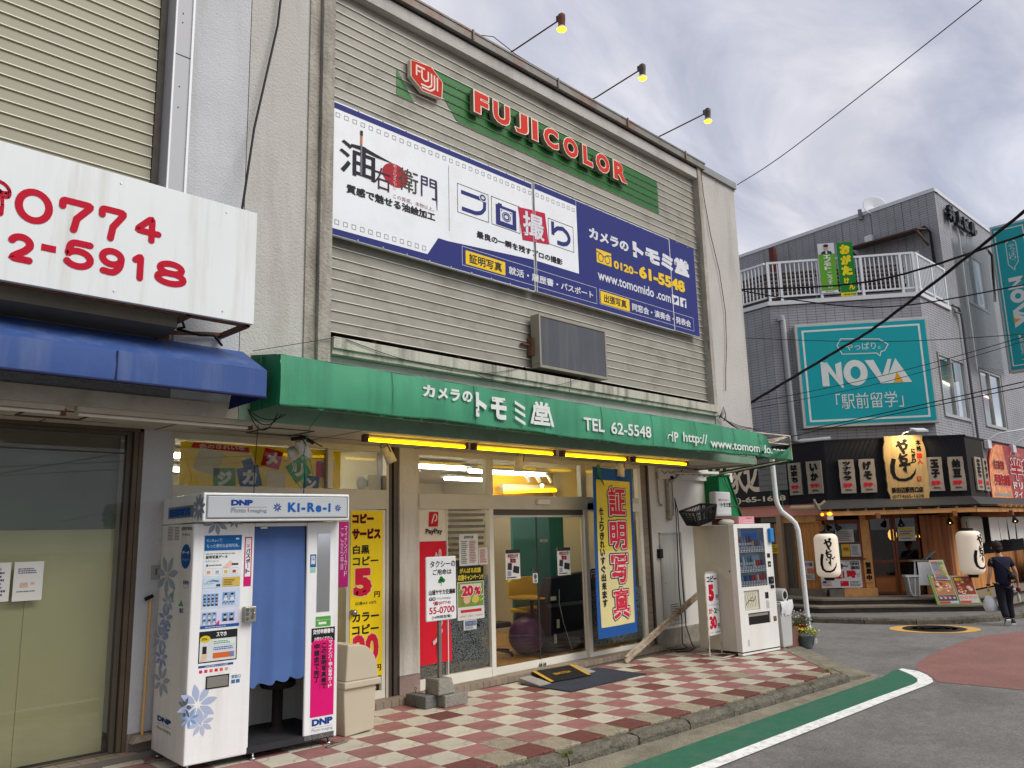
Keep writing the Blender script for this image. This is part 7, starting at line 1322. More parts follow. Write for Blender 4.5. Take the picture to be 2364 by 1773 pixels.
# election banners
for i, (a0, a1, z0, z1, lb) in enumerate(((-.105, .285, 7.52, 8.80, 'green vertical name banner with a portrait photo on top, left of two'), (.337, .716, 7.40, 8.79, 'green and yellow vertical name banner, right of two on the railing'))):
    w = thing('name_banner', lb, 'banner', tuple(NW((a0 + a1) / 2, .06, z0))); b = MB(mat('banner_board', (214, 214, 206), rough=.5)); fbox(b, NW, a0, a1, .045, .06, z0, z1); b.build('board', w)
    pr = Print(NW(0, .06, 0), NU, (0, 0, 1), k=KU, lift=.004); pr.step = .003
    if i == 0:
        pr.rect(a0, 7.585, a1, 8.52, (96, 160, 46)); pr.rect(a0, 8.52, a1, z1, (206, 208, 210)); m_ = (a0 + a1) / 2
        pr.poly([(m_ - .14, 8.52), (m_ - .11, 8.58), (m_ - .03, 8.61), (m_ + .03, 8.61), (m_ + .11, 8.58), (m_ + .14, 8.52)], (50, 56, 72), 1); pr.poly([(m_ - .02, 8.52), (m_ + .02, 8.52), (m_ + .02, 8.61), (m_ - .02, 8.61)], (210, 210, 206), 2); pr.disc(m_, 8.68, .055, .07, (196, 150, 126), 3, 16); pr.disc(m_, 8.735, .062, .038, (46, 38, 34), 4, 14)
        pr.vtext('エノモト', a0 + .11, 8.10, a0 + .28, 8.50, (226, 228, 216), 1, bold=.05); pr.vtext('こうすけ', a0 + .16, 7.62, a0 + .28, 8.06, (226, 228, 216), 1, bold=.03); pr.text('事務所', a0 + .08, 7.535, a1 - .08, 7.57, (110, 110, 110), 1)
    else:
        pr.rect(a0, 7.50, a1, z1, (26, 124, 50)); pr.rect(a0, z0, a1, 7.50, (222, 206, 40)); pr.vtext('おがた', a0 + .07, 7.92, a1 - .06, 8.74, (236, 214, 30), 1, bold=.09); pr.text('け', a0 + .10, 7.72, a0 + .22, 7.87, (236, 214, 30), 1, bold=.07); pr.text('ん', a0 + .20, 7.56, a1 - .04, 7.74, (236, 214, 30), 1, bold=.07); pr.text('事務所', a0 + .06, 7.425, a1 - .08, 7.475, (90, 90, 60), 2); pr.rect(a1 - .09, 7.425, a1 - .02, 7.475, (60, 140, 190), 2)
    pr.build('printing', w)
# big teal sign
M_teal = mat('teal_sign', (0, 150, 156), rough=.3, var=.02, scale=1, dirt=(10, 126, 130), dirta=.3, dscale=.8); TW = (216, 222, 216); TE = (0, 138, 142)
t = thing('school_sign', 'large teal sign board with big white lettering on the front wall', 'sign', tuple(NW(.65, .2, 4.17)))
b = MB(mat('sign_case', (176, 178, 174), rough=.4, metal=.3, var=.06)); fbox(b, NW, -.87, 2.18, .0, .24, 4.17, 6.72); b.build('case', t, .01)
b = MB(M_teal); fbox(b, NW, -.80, 2.115, .235, .25, 4.235, 6.655); b.build('face', t)
pr = Print(NW(0, .25, 0), NU, (0, 0, 1), k=KU, lift=.003); pr.step = .003
pr.frame(-.72, 4.31, 1.99, 6.56, .045, TW)
def bub(sx_, sz_, cx, cz, w_): 
    pts_ = [(.17, 5.92), (.96, 5.92 - .02), (1.02, 5.82), (1.05, 5.93), (1.14, 5.95), (1.235, 6.10), (1.04, 6.24), (.17, 6.30), (.07, 6.14), (.17, 5.92)]; pr.line([(cx + (x - .65) * sx_, cz + (z - 6.08) * sz_) for x, z in pts_], w_, TW, 1)
bub(1, 1, .65, 6.08, .022); pr.text('やっぱり。', .27, 6.00, 1.05, 6.18, TW, 1, bold=.0)
def nova(p, x0, z0, w, h, L=1):
    q_ = lambda pts_, c=TW, l=0: p.poly([(x0 + w * a, z0 + h * c_) for a, c_ in pts_], c, L + l)
    q_([(0, .0), (0, 1), (.08, 1), (.08, 0)]); q_([(.0, 1), (.075, 1), (.235, .0), (.225, -.12)]); q_([(.165, .9), (.165, .35), (.235, -.12), (.235, 1)]); q_([(0.0, 1.02), (.03, 1.02), (.235, .04), (.225, -.14)], TW, .1)
    p.ring(x0 + w * .385, z0 + h * .5, w * .135, h * .54, w * .078, TW, L, 30)
    q_([(.50, 1), (.60, 1), (.685, .28), (.77, 1), (.79, 1), (.70, .0), (.66, .0)]); q_([(.79, 1.0), (.70, .02), (.66, .02), (.70, .0)]); q_([(.76, 1), (.80, 1), (.72, 0), (.64, 0)], TW, .05)
    q_([(.845, 1.02), (1.0, 0), (.70, 0)], TW, .2); q_([(.845, .46), (.905, .02), (.80, .02)], (222, 160, 40), 1.2)
nova(pr, -.35, 5.16, 2.02, .58)
pr.text('「駅前留学」', -.08, 4.58, 1.43, 4.96, TW, 1, bold=.0); pr.build('lettering', t)
# vertical blade sign
VX = Vector((26.4, 0, 0)); t = thing('blade_sign', 'tall narrow teal blade sign projecting from the right side of the corner building', 'sign', (26.4, -2.5, 6.1))
b = MB(MATS['sign_case']); b.box(26.405, 26.7, -3.08, -2.12, 6.08, 10.52); b.build('case', t, .01); b = MB(M_teal); b.box(26.39, 26.41, -3.03, -2.17, 6.15, 10.45); b.build('face', t)
pr = Print((26.39, 0, 0), (0, -1, 0), (0, 0, 1), lift=.004); pr.step = .003; pr.frame(2.22, 6.25, 2.98, 10.36, .03, TW)
pr.line([(2.48, 9.90), (2.62, 10.0), (2.74, 9.9), (2.74, 9.3), (2.63, 9.15), (2.62, 9.05), (2.56, 9.14), (2.48, 9.25), (2.48, 9.90)], .02, TW, 1); pr.vtext('やっぱり。', 2.53, 9.25, 2.70, 9.86, TW, 1)
class RotP: 
    def __init__(s, p, cx, cz): s.p, s.cx, s.cz = p, cx, cz
    def r(s, a, c): return (s.cx + c, s.cz - a)
    def poly(s, pts_, col, L=0): s.p.poly([s.r(a, c) for a, c in pts_], col, L)
    def ring(s, a, c, ra, rb, w, col, L=0, n=24): 
        x, z = s.r(a, c); s.p.ring(x, z, rb, ra, w, col, L, n)
nova(RotP(pr, 2.42, 8.85), 0, 0, 1.5, .36); pr.vtext('「駅前留学」', 2.47, 6.4, 2.72, 7.15, TW, 1); pr.build('lettering', t)
b = MB(M_blk); b.tube([RW(5.75, .1, 9.9), RW(5.8, .25, 9.6), RW(5.8, .15, 8.2)], .04, 7); b.top('lamp_pole', 'dark bracket pole with lamp beside the blade sign', 'pole')
# raised building name
M_bl = mat('black_letter', (38, 38, 40), rough=.4)
t = thing('building_name', 'raised black building name letters high on the side wall', 'sign', tuple(RW(3.6, .05, 9.93)))
for ch, a0, a1, z0, z1 in (('井', 2.62, 3.10, 9.93, 10.38), ('上', 3.25, 3.68, 9.93, 10.38), ('ビ', 3.82, 4.30, 9.95, 10.36), ('ル', 4.42, 4.98, 9.97, 10.36)): letter3d(t, ch, a0, z0, a1, z1, RW(0, .06, 0), RU * KU, Vector((0, 0, KU)), .10, M_bl, M_bl, bold=.045)
# drain pipes
M_dp = mat('grey_drainpipe', (160, 162, 164), rough=.5, var=.05)
b = MB(M_dp); b.tube([NW(-1.15, .08, 7.0), NW(-1.10, .08, 6.9), NW(-1.08, .1, 3.9), NW(-.95, .2, 3.86), NW(-.3, .3, 3.88)], .07, 10); b.lathe(NW(-1.14, .08, 6.88), [(.09, 0), (.10, .12)], 10); b.top('drain_pipe', 'light grey drain pipe left of the teal sign', 'drain pipe')
b = MB(mat('dark_pipe', (88, 90, 92), rough=.5)); b.tube([RW(2.2, .06, 7.45), RW(2.55, .1, 7.45), RW(2.72, .1, 7.3), RW(2.75, .1, 3.7)], .035, 8); b.tube([RW(2.35, .06, 7.3), RW(2.6, .12, 7.3), RW(2.66, .12, 7.1)], .03, 8); b.top('dark_pipe', 'dark grey pipe running down the side wall between the windows', 'drain pipe')

# ================================================================ the sushi restaurant at street level
rs = thing('sushi_restaurant', 'timber fronted sushi restaurant with black corrugated fascia on the street corner', 'shopfront', tuple(NF(.4, 0, 0)))
M_cor = mat('black_corrugated', (30, 30, 36), rough=.5, var=.1, metal=.2)
BA, BB_ = NF(-.47, .3, 0), NF(1.88 - 0, .3, 0)
BA = Vector((18.684, .204, 0)); BB_ = Vector((20.492, -2.314, 0))
def BN(a, b_, z): return BA + NU * a + NN * b_ + Vector((0, 0, z))     # front band frame, a from 0 to 3.10
def BL_(a, b_, z): return BA + LU * a + LN * b_ + Vector((0, 0, z))
def BR(a, b_, z): return BB_ + RU * a + RN * b_ + Vector((0, 0, z))
BW = (BB_ - BA).length
b = MB(M_cor)
def corr(F, a0, a1, z0, z1):
    n_ = int((a1 - a0) / .028)
    for i in range(n_):
        x0 = a0 + (a1 - a0) * i / n_; x1 = a0 + (a1 - a0) * (i + .5) / n_; x2 = a0 + (a1 - a0) * (i + 1) / n_
        b.add([F(x0, 0, z0), F(x1, .01, z0), F(x2, 0, z0), F(x2, 0, z1), F(x1, .01, z1), F(x0, 0, z1)], [(0, 1, 4, 5), (1, 2, 3, 4)])
corr(BN, 0, BW, 2.40, 3.83); corr(BL_, -3.2, 0, 2.40, 3.83); b.m(mat('dark_brown_panel', (58, 54, 48), rough=.5)); corr(BR, 0, 1.2, 2.40, 3.80); o = b.build('fascia_cladding', rs)
b = MB(M_dark); fbox(b, BN, -.02, BW + .02, -.3, .02, 3.825, 3.86); fbox(b, BL_, -3.2, 0, -.3, .02, 3.825, 3.86); fbox(b, BR, 0, 8, -.6, .02, 3.795, 3.83); b.poly([BN(0, -.005, 2.39), BN(BW, -.005, 2.39), RF(0, 0, 2.39), LF(0, 0, 2.39)]); b.poly([BN(0, -.01, 3.8), BN(BW, -.01, 3.8), RF(0, 0, 3.8), LF(0, 0, 3.8)]); b.build('fascia_cap', rs)
b = MB(mat('grey_fascia', (112, 110, 106), rough=.5, var=.05)); wallq = b.add([BR(1.2, 0, 2.4), BR(9, 0, 2.4), BR(9, 0, 3.79), BR(1.2, 0, 3.79)], [(0, 1, 2, 3)]); b.build('side_fascia', rs)
# menu boards
M_bd = mat('weathered_board', (150, 138, 122), rough=.8, var=.16, scale=5, stretch=(1, 1, .25), dirt=(112, 100, 86), dirta=.5, dscale=3)
def board(F, a0, a1, z0, z1, chars, price, lab, dx_=0, wav=0):
    c = F((a0 + a1) / 2, .06, z0); t = thing('menu_board', lab, 'menu board', tuple(c), group='wooden menu boards on the black fascia'); b = MB(M_bd); q = random.Random(int(a0 * 100) + 7)
    L_ = [(a0 + dx_ * 0 + q.uniform(-.008, .008), z1 - (z1 - z0) * i / 6) for i in range(7)]; R_ = [(a1 + q.uniform(-.008, .008), z0 + (z1 - z0) * i / 6) for i in range(7)]
    b.prism([F(x, .03, z) for x, z in L_ + R_], tuple(F(0, .035, 0) - F(0, 0, 0))); b.build('plank', t)
    U = F(1, 0, 0) - F(0, 0, 0); p = Print(F(0, .065, 0), U, (0, 0, 1), lift=.003); p.step = .003; w = a1 - a0; K = (24, 22, 24)
    n_ = len(chars); p.vtext(chars, a0 + w * .24, z0 + .29, a1 - w * .22, z1 - .04, K, 1, bold=.08)
    p.text(price, a0 + w * .16, z0 + .135, a1 - w * .22, z0 + .235, (212, 30, 50), 1, bold=.08); p.text('円', a1 - w * .20, z0 + .14, a1 - w * .1, z0 + .175, (180, 60, 60), 1); p.text('(税抜)', a0 + w * .26, z0 + .045, a1 - w * .26, z0 + .095, K, 1, bold=.02); p.build('lettering', t)
board(BL_, -.99, -.65, 2.62, 3.39, 'はまち', '99', 'weathered wooden menu board for yellowtail, farthest left of the row, by the white pole')
board(BL_, -.485, -.10, 2.625, 3.39, 'いか', '99', 'weathered wooden menu board for squid, second from the left')
def bn(x): return x - (-.467) + 0.0
D0 = .467
board(BN, -.20 + D0 + .0, .14 + D0, 2.60, 3.38, 'ツナサラ', '59', 'wooden menu board for tuna salad, first on the front face left of the big signboard')
board(BN, .25 + D0, .595 + D0, 2.60, 3.375, 'げそ', '59', 'wooden menu board for squid legs, next to the big signboard on its left')
board(BN, 1.722 + D0, 2.058 + D0, 2.587, 3.36, '玉子', '59', 'wooden menu board for egg, next to the big signboard on its right')
board(BN, 2.186 + D0, 2.518 + D0, 2.58, 3.35, '納豆', '59', 'wooden menu board for natto, rightmost on the front face')
board(BR, .28, .74, 2.59, 3.355, 'あなきゅう', '59', 'narrow looking wooden menu board round the corner, left of two on the side face'); board(BR, .87, 1.19, 2.575, 3.345, 'サラダ', '59', 'wooden menu board round the corner touching the red banner sign')
# big signboard
t = thing('restaurant_signboard', 'tall pale wooden signboard with huge black brush lettering in the centre of the fascia', 'sign', tuple(BN(1.7, .1, 2.37))); a0, a1 = .89 + D0, 1.68 + D0
b = MB(mat('sign_wood', (186, 152, 96), rough=.6, var=.22, scale=5, stretch=(5, 5, .5), dirt=(142, 128, 100), dirta=.75, dscale=2.2, streak=6)); q = random.Random(6)
ctr = [(a0 - .07 + q.uniform(-.015, .015) + (.0 if 1 < i < 11 else .03), 3.88 - 1.5 * i / 12) for i in range(13)] + [(a1 + .04 + q.uniform(-.015, .015) - (.0 if 1 < i < 11 else .03), 2.37 + 1.51 * i / 12) for i in range(13)]
b.prism([BN(x, .03, z) for x, z in ctr], tuple(NN * .07)); b.build('plank', t)
pr = Print(BN(0, .10, 0), NU, (0, 0, 1), lift=.003); pr.step = .003; K = (20, 18, 20); d = D0
def brushlogo(p, x0, z0, w, h, K, L=1):
    """the large brush-written name: ya, tai, zu and a long curved shi"""
    X = lambda a, c: (x0 + w * a, z0 + h * c)
    p.line([X(.30, .86), X(.45, .92), X(.62, .93), X(.72, .88), X(.66, .80), X(.56, .78)], [w * 0.065, w * 0.117, w * 0.117, w * 0.104, w * 0.091, w * 0.065], K, L); p.line([X(.40, 1.0), X(.46, .86), X(.56, .72), X(.60, .66)], [w * 0.104, w * 0.117, w * 0.130, w * 0.052], K, L + 1); p.disc(*X(.66, 1.0), w * 0.091, h * .045, K, L + 1, 12)
    p.line([X(.44, .68), X(.40, .58), X(.52, .60), X(.64, .62)], [w * 0.078, w * 0.104, w * 0.078, w * 0.052], K, L + 1); p.disc(*X(.66, .64), w * 0.052, h * .025, K, L + 1.5, 10); p.line([X(.42, .54), X(.66, .54), X(.64, .44), X(.44, .44), X(.42, .54)], w * 0.091, K, L + 2)
    p.line([X(.34, .37), X(.78, .40)], w * 0.104, K, L + 1); p.line([X(.58, .44), X(.58, .32), X(.50, .28), X(.56, .23), X(.60, .28), X(.60, .17)], [w * 0.091, w * 0.078, w * 0.078, w * 0.078, w * 0.065, w * 0.026], K, L + 2); p.line([X(.80, .45), X(.83, .42)], w * 0.052, K, L + 1); p.line([X(.86, .46), X(.89, .43)], w * 0.052, K, L + 1)
    p.line([X(.16, .55), X(.08, .38), X(.06, .22), X(.12, .08), X(.28, .01), X(.52, .0), X(.74, .05), X(.90, .16), X(.97, .28)], [w * 0.169, w * 0.182, w * 0.169, w * 0.143, w * 0.117, w * 0.117, w * 0.117, w * 0.078, w * 0.013], K, L)
brushlogo(pr, .93 + d, 2.86, .56, .90, K)
pr.vtext('本格', 1.53 + d, 3.50, 1.64 + d, 3.78, K, 1, bold=.05); pr.vtext('職人', 1.52 + d, 3.21, 1.64 + d, 3.47, (222, 50, 36), 1, bold=.05); pr.vtext('にぎり', 1.41 + d, 3.24, 1.50 + d, 3.58, K, 1, bold=.06)
pr.rect(1.47 + d, 2.82, 1.565 + d, 2.93, (190, 50, 36), 1); pr.text('寿', 1.485 + d, 2.835, 1.55 + d, 2.915, (200, 160, 100), 2); pr.text('新田辺駅西口店', .90 + d, 2.565, 1.58 + d, 2.70, K, 1, bold=.05); pr.text('(0774)65-1628', .90 + d, 2.43, 1.57 + d, 2.525, K, 1, bold=.01); pr.build('lettering', t)
t = thing('sign_lamp', 'white rectangular floodlight on an arm over the big wooden signboard', 'lamp', tuple(BN(1.6, .4, 3.9))); b = MB(M_cap); b.tube([BN(1.70, .05, 3.86), BN(1.75, .2, 3.94), BN(1.9, .4, 3.98)], .015, 6); b.build('arm', t); b = MB(M_cap); P_ = [BN(1.85, .28, 3.99), BN(2.16, .28, 3.97), BN(2.18, .5, 3.90), BN(1.92, .5, 3.91)]; b.prism(P_, (0, 0, .045)); b.build('head', t, .005)
ll = bpy.data.lights.new('sign_lamp_light', 'AREA'); ll.energy = 6; ll.size = .25; ll.color = (1, .82, .5); lo = bpy.data.objects.new('sign_lamp_light', ll); COL.objects.link(lo); lo.location = BN(1.8, .42, 3.88); lo.rotation_euler = (Vector(BN(1.5, .1, 3.3)) - lo.location).to_track_quat('-Z', 'Y').to_euler()
# grill sign and shutter panel on the left face
t = thing('grill_sign', 'black sign with huge pale brush characters and telephone number on the left face', 'sign', tuple(BL_(-1.9, .05, 2.4))); b = MB(mat('sign_black', (24, 18, 18), rough=.35)); fbox(b, BL_, -3.6, -1.04, .02, .05, 2.41, 3.82); b.build('board', t)
pr = Print(BL_(0, .05, 0), LU, (0, 0, 1), lift=.003); pr.step = .003; CW = (232, 214, 184)
pr.text('(0774)-65-1628', -3.35, 2.47, -1.12, 2.64, CW, 1, bold=.03); pr.text('串', -3.55, 2.74, -2.9, 3.7, CW, 1, bold=.02); pr.text('家', -2.85, 2.74, -2.25, 3.75, CW, 1, bold=.02); pr.text('込', -2.3, 2.74, -1.62, 3.78, CW, 1, bold=.02); pr.build('lettering', t)
t = thing('shutter_panel', 'grey slatted metal panel hanging over the black grill sign', 'panel', tuple(BL_(-1.5, .12, 2.75)))
for i in range(6): b = MB(mat('grey_slat', (112, 112, 110), rough=.6, var=.06)); z = 2.76 + i * .135; fbox(b, BL_, -1.83, -1.02, .07, .085 + .008 * (i % 2), z, z + .128); b.build('slat', t)
# timber walls
M_tb = [mat('timber_orange', (190, 128, 68), rough=.6, var=.2, scale=3, stretch=(4, 4, .6), dirt=(104, 62, 34), dirta=.6, dscale=2, streak=4, rnd=.12), mat('timber_grey', (104, 94, 80), rough=.85, var=.22, scale=4, stretch=(5, 5, .6), dirt=(60, 54, 46), dirta=.7, dscale=2, streak=5, rnd=.12), mat('timber_brown', (136, 82, 46), rough=.6, var=.2, scale=3, stretch=(4, 4, .6), dirt=(60, 36, 22), dirta=.6, dscale=2, streak=4, rnd=.1)]
M_bm = mat('beam_timber', (196, 144, 86), rough=.6, var=.16, scale=4, dirt=(120, 80, 44), dirta=.6, dscale=2.5); M_bmg = mat('beam_grey', (112, 104, 92), rough=.8, var=.18, scale=5, dirt=(70, 62, 52), dirta=.6, dscale=3)
def planks(F, a0, a1, z0, z1, m_, w=.105, b0=0, par=None):
    n_ = max(1, round((a1 - a0) / w)); w = (a1 - a0) / n_
    for i in range(n_): b = MB(m_ if not callable(m_) else m_(i)); fbox(b, F, a0 + i * w + .003, a0 + (i + 1) * w - .003, b0 - .02, b0 + .006 * (R.random()), z0, z1); b.build('plank', par or rs)
b = MB(M_dark); fbox(b, LF, -4.5, .0, -.12, -.03, .2, 2.6); fbox(b, NF, -.62, -.5, -.12, -.03, .2, 2.6); fbox(b, NF, .40, 2.14, -1.0, -.9, .2, 2.6); fbox(b, NF, -.6, .4, -.6, -.5, .2, 2.6); fbox(b, RF, 0, 8, -.3, -.2, .2, 2.6); b.poly([NF(-.6, -1, 2.2), NF(2.14, -1, 2.2), RF(0, .5, 2.2), NF(-.6, .3, 2.2)]); b.build('wall_core', rs)
planks(LF, -2.4, .0, .42, 1.96, lambda i: M_tb[1] if i < 15 and i % 5 else M_tb[0], .11); planks(NF, -.60, .22, .45, 1.09, lambda i: M_tb[0], .11); planks(NF, 1.54, 2.14, .28, 2.05, lambda i: M_tb[2], .12); planks(RF, 0, 1.9, .3, 2.0, lambda i: M_tb[2] if i < 2 else M_tb[0], .12); planks(RF, 1.9, 5.7, .3, 1.08, lambda i: M_tb[0], .14)
b = MB(M_bm); fbox(b, NF, .22, .41, -.02, .05, .3, 2.12); b.build('post', rs, .005)
b = MB(M_bm); fbox(b, LF, -1.15, .0, .0, .05, 1.96, 2.14); b.build('beam', rs, .005); b = MB(M_bmg); fbox(b, LF, -1.66, -1.16, .0, .05, 1.99, 2.15); b.build('beam', rs, .005)
b = MB(M_bmg); fbox(b, NF, -.62, -.3, .0, .16, .24, .42); fbox(b, LF, -2.6, .0, .0, .14, .24, .42); b.build('sill_beam', rs, .006); b = MB(M_bm); fbox(b, NF, -.3, .43, .0, .16, .255, .44); b.build('sill_beam', rs, .006)
b = MB(mat('pink_wall', (206, 138, 120), rough=.7, var=.05)); fbox(b, BL_, -4.2, -.1, -.3, -.02, 2.13, 2.40); b.build('pink_wall_band', rs); b = MB(mat('dark_red', (66, 22, 22), rough=.7)); fbox(b, LF, -4.2, -1.67, -.01, .02, 1.9, 2.15); b.build('dark_red_wall', rs)
b = MB(mat('beige_column', (158, 132, 108), rough=.7, var=.06)); x_ = LF(-.33, .28, 0); b.prism([LF(-1.14, .05, -.0), LF(-1.01, .05, -.0), LF(-1.01, .16, 0), LF(-1.14, .16, 0)], (0, 0, 2.16)); b.top('beige_column', 'square beige wooden column between the vending machine and the white pole', 'column')
b = MB(mat('cream_pipe', (196, 172, 142), rough=.5, var=.06)); b.tube([BL_(-.95, .1, 2.32), BL_(-.4, .2, 2.30), BL_(-.1, .2, 2.33), BL_(.0, .15, 2.42)], .055, 9); b.top('cream_pipe', 'fat cream coloured pipe under the left end of the black fascia', 'pipe')
# eave with rafters
t = thing('restaurant_eave', 'low sloping timber eave roof running round the restaurant front', 'eave', tuple(NF(.5, .5, 2.2))); M_ev = mat('eave_roof', (58, 56, 54), rough=.7, var=.12, scale=6)
E0, E1 = NF(-.85, .95, 2.20), NF(2.55, .95, 2.22)
b = MB(M_ev)
b.add([BN(-.05, .02, 2.42), BN(BW, .02, 2.42), E1, E0], [(0, 1, 2, 3)]); b.add([v + Vector((0, 0, .03)) for v in (BN(-.05, .02, 2.42), BN(BW, .02, 2.42), E1, E0)], [(0, 1, 2, 3)]); rE = RF(9, 1.15, 2.22); b.add([BN(BW, .02, 2.42), BR(9, .02, 2.42), rE, E1, BN(BW, .02, 2.45), BR(9, .02, 2.45), rE + Vector((0, 0, .03)), E1 + Vector((0, 0, .03))], [(0, 1, 2, 3), (4, 5, 6, 7)])
for i in range(90):
    f_ = i / 90; p = BN(-.05 + (BW + .05) * f_, .02, 2.455); q_ = E0.lerp(E1, f_) + Vector((0, 0, .036)); b.bar(p, q_, .012, .012)
b.build('roof_sheet', t)
b = MB(M_bm); b.bar(NF(-.80, .88, 2.135), NF(2.45, .88, 2.135), .07, .10); b.build('edge_beam', t, .004); b = MB(M_bm); b.bar(NF(2.45, .88, 2.135), RF(9, 1.05, 2.14), .07, .10); b.build('edge_beam', t, .004)
for i in range(9):
    a = -.6 + i * .38; b = MB(M_bm); b.bar(NF(a, .92, 2.20), NF(a, .1, 2.38), .05, .05); b.build('rafter', t)
for i in range(14):
    a = .6 + i * .42; b = MB(M_bm); b.bar(RF(a, 1.08, 2.21), RF(a, .2, 2.4), .05, .05); b.build('rafter', t)
for F, a in ((NF, -.72), (NF, .4), (NF, 2.0), (RF, 1.6), (RF, 3.4)):
    b = MB(M_tb[2]); b.bar(F(a, .05, 2.04), F(a, .95, 2.06), .09, .12); b.build('bracket_beam', t, .004)
b = MB(M_bmg); b.bar(NF(-.83, .95, 2.19), NF(-.80, .25, 2.45), .04, .1); b.build('barge_board', t)
# window bay with notices
M_rg = glass('restaurant_glass', (.5, .5, .46), 1.6); M_tf = mat('door_timber', (108, 62, 34), rough=.5, var=.15, scale=4)
wn = MB(M_tf)
for q_ in ((-.58, .22, 1.09, 1.13), (-.58, .22, 1.90, 2.0), (-.58, -.54, 1.13, 1.9), (.17, .22, 1.13, 1.9), (-.54, .17, 1.46, 1.49)): fbox(wn, NF, q_[0], q_[1], -.03, .03, q_[2], q_[3])
fbox(wn, NF, -.6, .26, .03, .10, 1.085, 1.11); wo = wn.build('window', rs); b = MB(M_rg); b.poly([NF(-.58, 0, 1.1), NF(.2, 0, 1.1), NF(.2, 0, 1.95), NF(-.58, 0, 1.95)]); b.build('pane', wo)
b = MB(mat('grey_print', (150, 154, 150), rough=.6)); fbox(b, NF, -.62, -.50, -.02, -.01, 1.78, 1.9); fbox(b, NF, -.08, .12, -.02, -.01, 1.78, 1.84); b.build('window_card', wo)
for (a0, a1) in ((.43, .97), (.985, 1.53)):
    d = MB(M_tf)
    for q_ in ((a0, a1, .28, .34), (a0, a1, 2.0, 2.1), (a0, a0 + .05, .34, 2.0), (a1 - .05, a1, .34, 2.0), (a0 + .05, a1 - .05, 1.0, 1.05), (a0 + .05, a1 - .05, .66, .70)): fbox(d, NF, q_[0], q_[1], -.14, -.10, q_[2], q_[3])
    d.m(mat('door_panel', (150, 92, 44), rough=.5, var=.15, scale=4)); fbox(d, NF, a0 + .05, a1 - .05, -.13, -.11, .34, .66); do = d.build('restaurant_door', rs); b = MB(M_rg); b.poly([NF(a0 + .05, -.12, .7), NF(a1 - .05, -.12, .7), NF(a1 - .05, -.12, 2.0), NF(a0 + .05, -.12, 2.0)]); b.build('pane', do)
b = MB(emis('paper_lamp', (255, 190, 90), 1.3)); b.sphere(NF(1.02, -.35, 1.62), .10, 10, (1, 1, 1.4)); b.top('paper_lantern_lamp', 'small glowing amber lamp behind the left restaurant door glass', 'lamp'); b = MB(MATS['paper_lamp']); b.lathe(NF(1.56, -.3, 1.55), [(.05, 0), (.012, .14)], 8); b.top('pendant_lamp', 'small glowing pendant shade inside near the right door edge', 'lamp')
b = MB(MATS['paper_lamp']); b.box(20.3, 20.9, -.2, .1, 1.0, 1.02); b.m(mat('counter_wood', (150, 96, 50), rough=.5)).box(20.2, 21.2, -.3, .5, .3, .98); b.top('restaurant_counter', 'dim wooden counter with warm light inside the restaurant doors', 'counter')
def notice(F, label, a0, a1, z0, z1, bg, draw, b_=.02, name='notice', cat='notice'):
    U = F(1, 0, 0) - F(0, 0, 0); t = thing(name, label, cat, tuple(F((a0 + a1) / 2, b_, z0))); b = MB(flat(bg)); fbox(b, F, a0, a1, b_ - .004, b_, z0, z1); b.build('sheet', t); p = Print(F(0, b_, 0), U, (0, 0, 1), lift=.003); p.step = .003; draw(p, a0, a1, z0, z1); p.build('printing', t)
SM = lambda rows, col, seed: (lambda p, a0, a1, z0, z1: p.small(a0 + .03, z0 + .03, a1 - .03, z1 - .03, rows, col, 1, seed))
notice(NF, 'grey printed notice in the upper restaurant window right of the lantern', -.35, .055, 1.48, 1.775, (186, 184, 178), SM(6, (110, 106, 104), 2), .04)
notice(NF, 'yellow poster with a smiling face in the lower restaurant window', -.25, -.06, 1.155, 1.44, (206, 170, 60), lambda p, a0, a1, z0, z1: (p.text('笑顔', a0 + .04, z0 + .13, a1 - .03, z0 + .21, (196, 90, 40), 1, bold=.05), p.ring((a0 + a1) / 2, z0 + .09, .05, .04, .008, (226, 220, 190), 1, 12, PI, 2 * PI)), .045)
notice(NF, 'white information sheet right of the smiling face poster', -.05, .175, 1.15, 1.435, (192, 192, 190), SM(7, (130, 130, 134), 5), .04)
notice(NF, 'green strip notice behind the left lantern edge', -.33, -.26, 1.155, 1.44, (40, 116, 100), SM(3, (190, 196, 190), 6), .04)
def hrs(p, a0, a1, z0, z1):
    K = (36, 34, 36); p.text('時～', a0 + .40, z1 - .20, a0 + .62, z1 - .07, K, 1, bold=.04); p.ring(a0 + .62, z1 - .06, .045, .045, .008, (190, 70, 70), 1, 16); p.frame(a0 + .68, z1 - .21, a0 + .87, z1 - .03, .015, K, 1); p.text('定休', a0 + .70, z1 - .12, a0 + .85, z1 - .05, K, 2, bold=.04); p.text('無休', a0 + .70, z1 - .20, a0 + .85, z1 - .13, K, 2, bold=.04); p.text('翌1', a0 + .30, z0 + .21, a0 + .52, z0 + .40, (196, 30, 50), 1, bold=.06); p.text('時', a0 + .58, z0 + .22, a0 + .78, z0 + .40, (196, 30, 50), 1, bold=.06); p.text('まで', a0 + .80, z0 + .24, a0 + .87, z0 + .33, K, 1)
    p.rect(a0 + .03, z0 + .05, a0 + .22, z0 + .16, (222, 222, 222), 1)
    for i in range(4): p.rect(a0 + .03, z0 + .055 + i * .028, a0 + .22, z0 + .067 + i * .028, (190, 60, 66), 2)
    p.rect(a0 + .03, z0 + .11, a0 + .11, z0 + .16, (50, 60, 110), 3); p.rect(a0 + .42, z0 + .04, a0 + .60, z0 + .155, (200, 26, 48), 1); p.disc(a0 + .45, z0 + .13, .013, .013, (226, 200, 60), 2, 8); p.small(a0 + .63, z0 + .03, a1 - .02, z0 + .16, 4, (120, 120, 120), 1, 3)
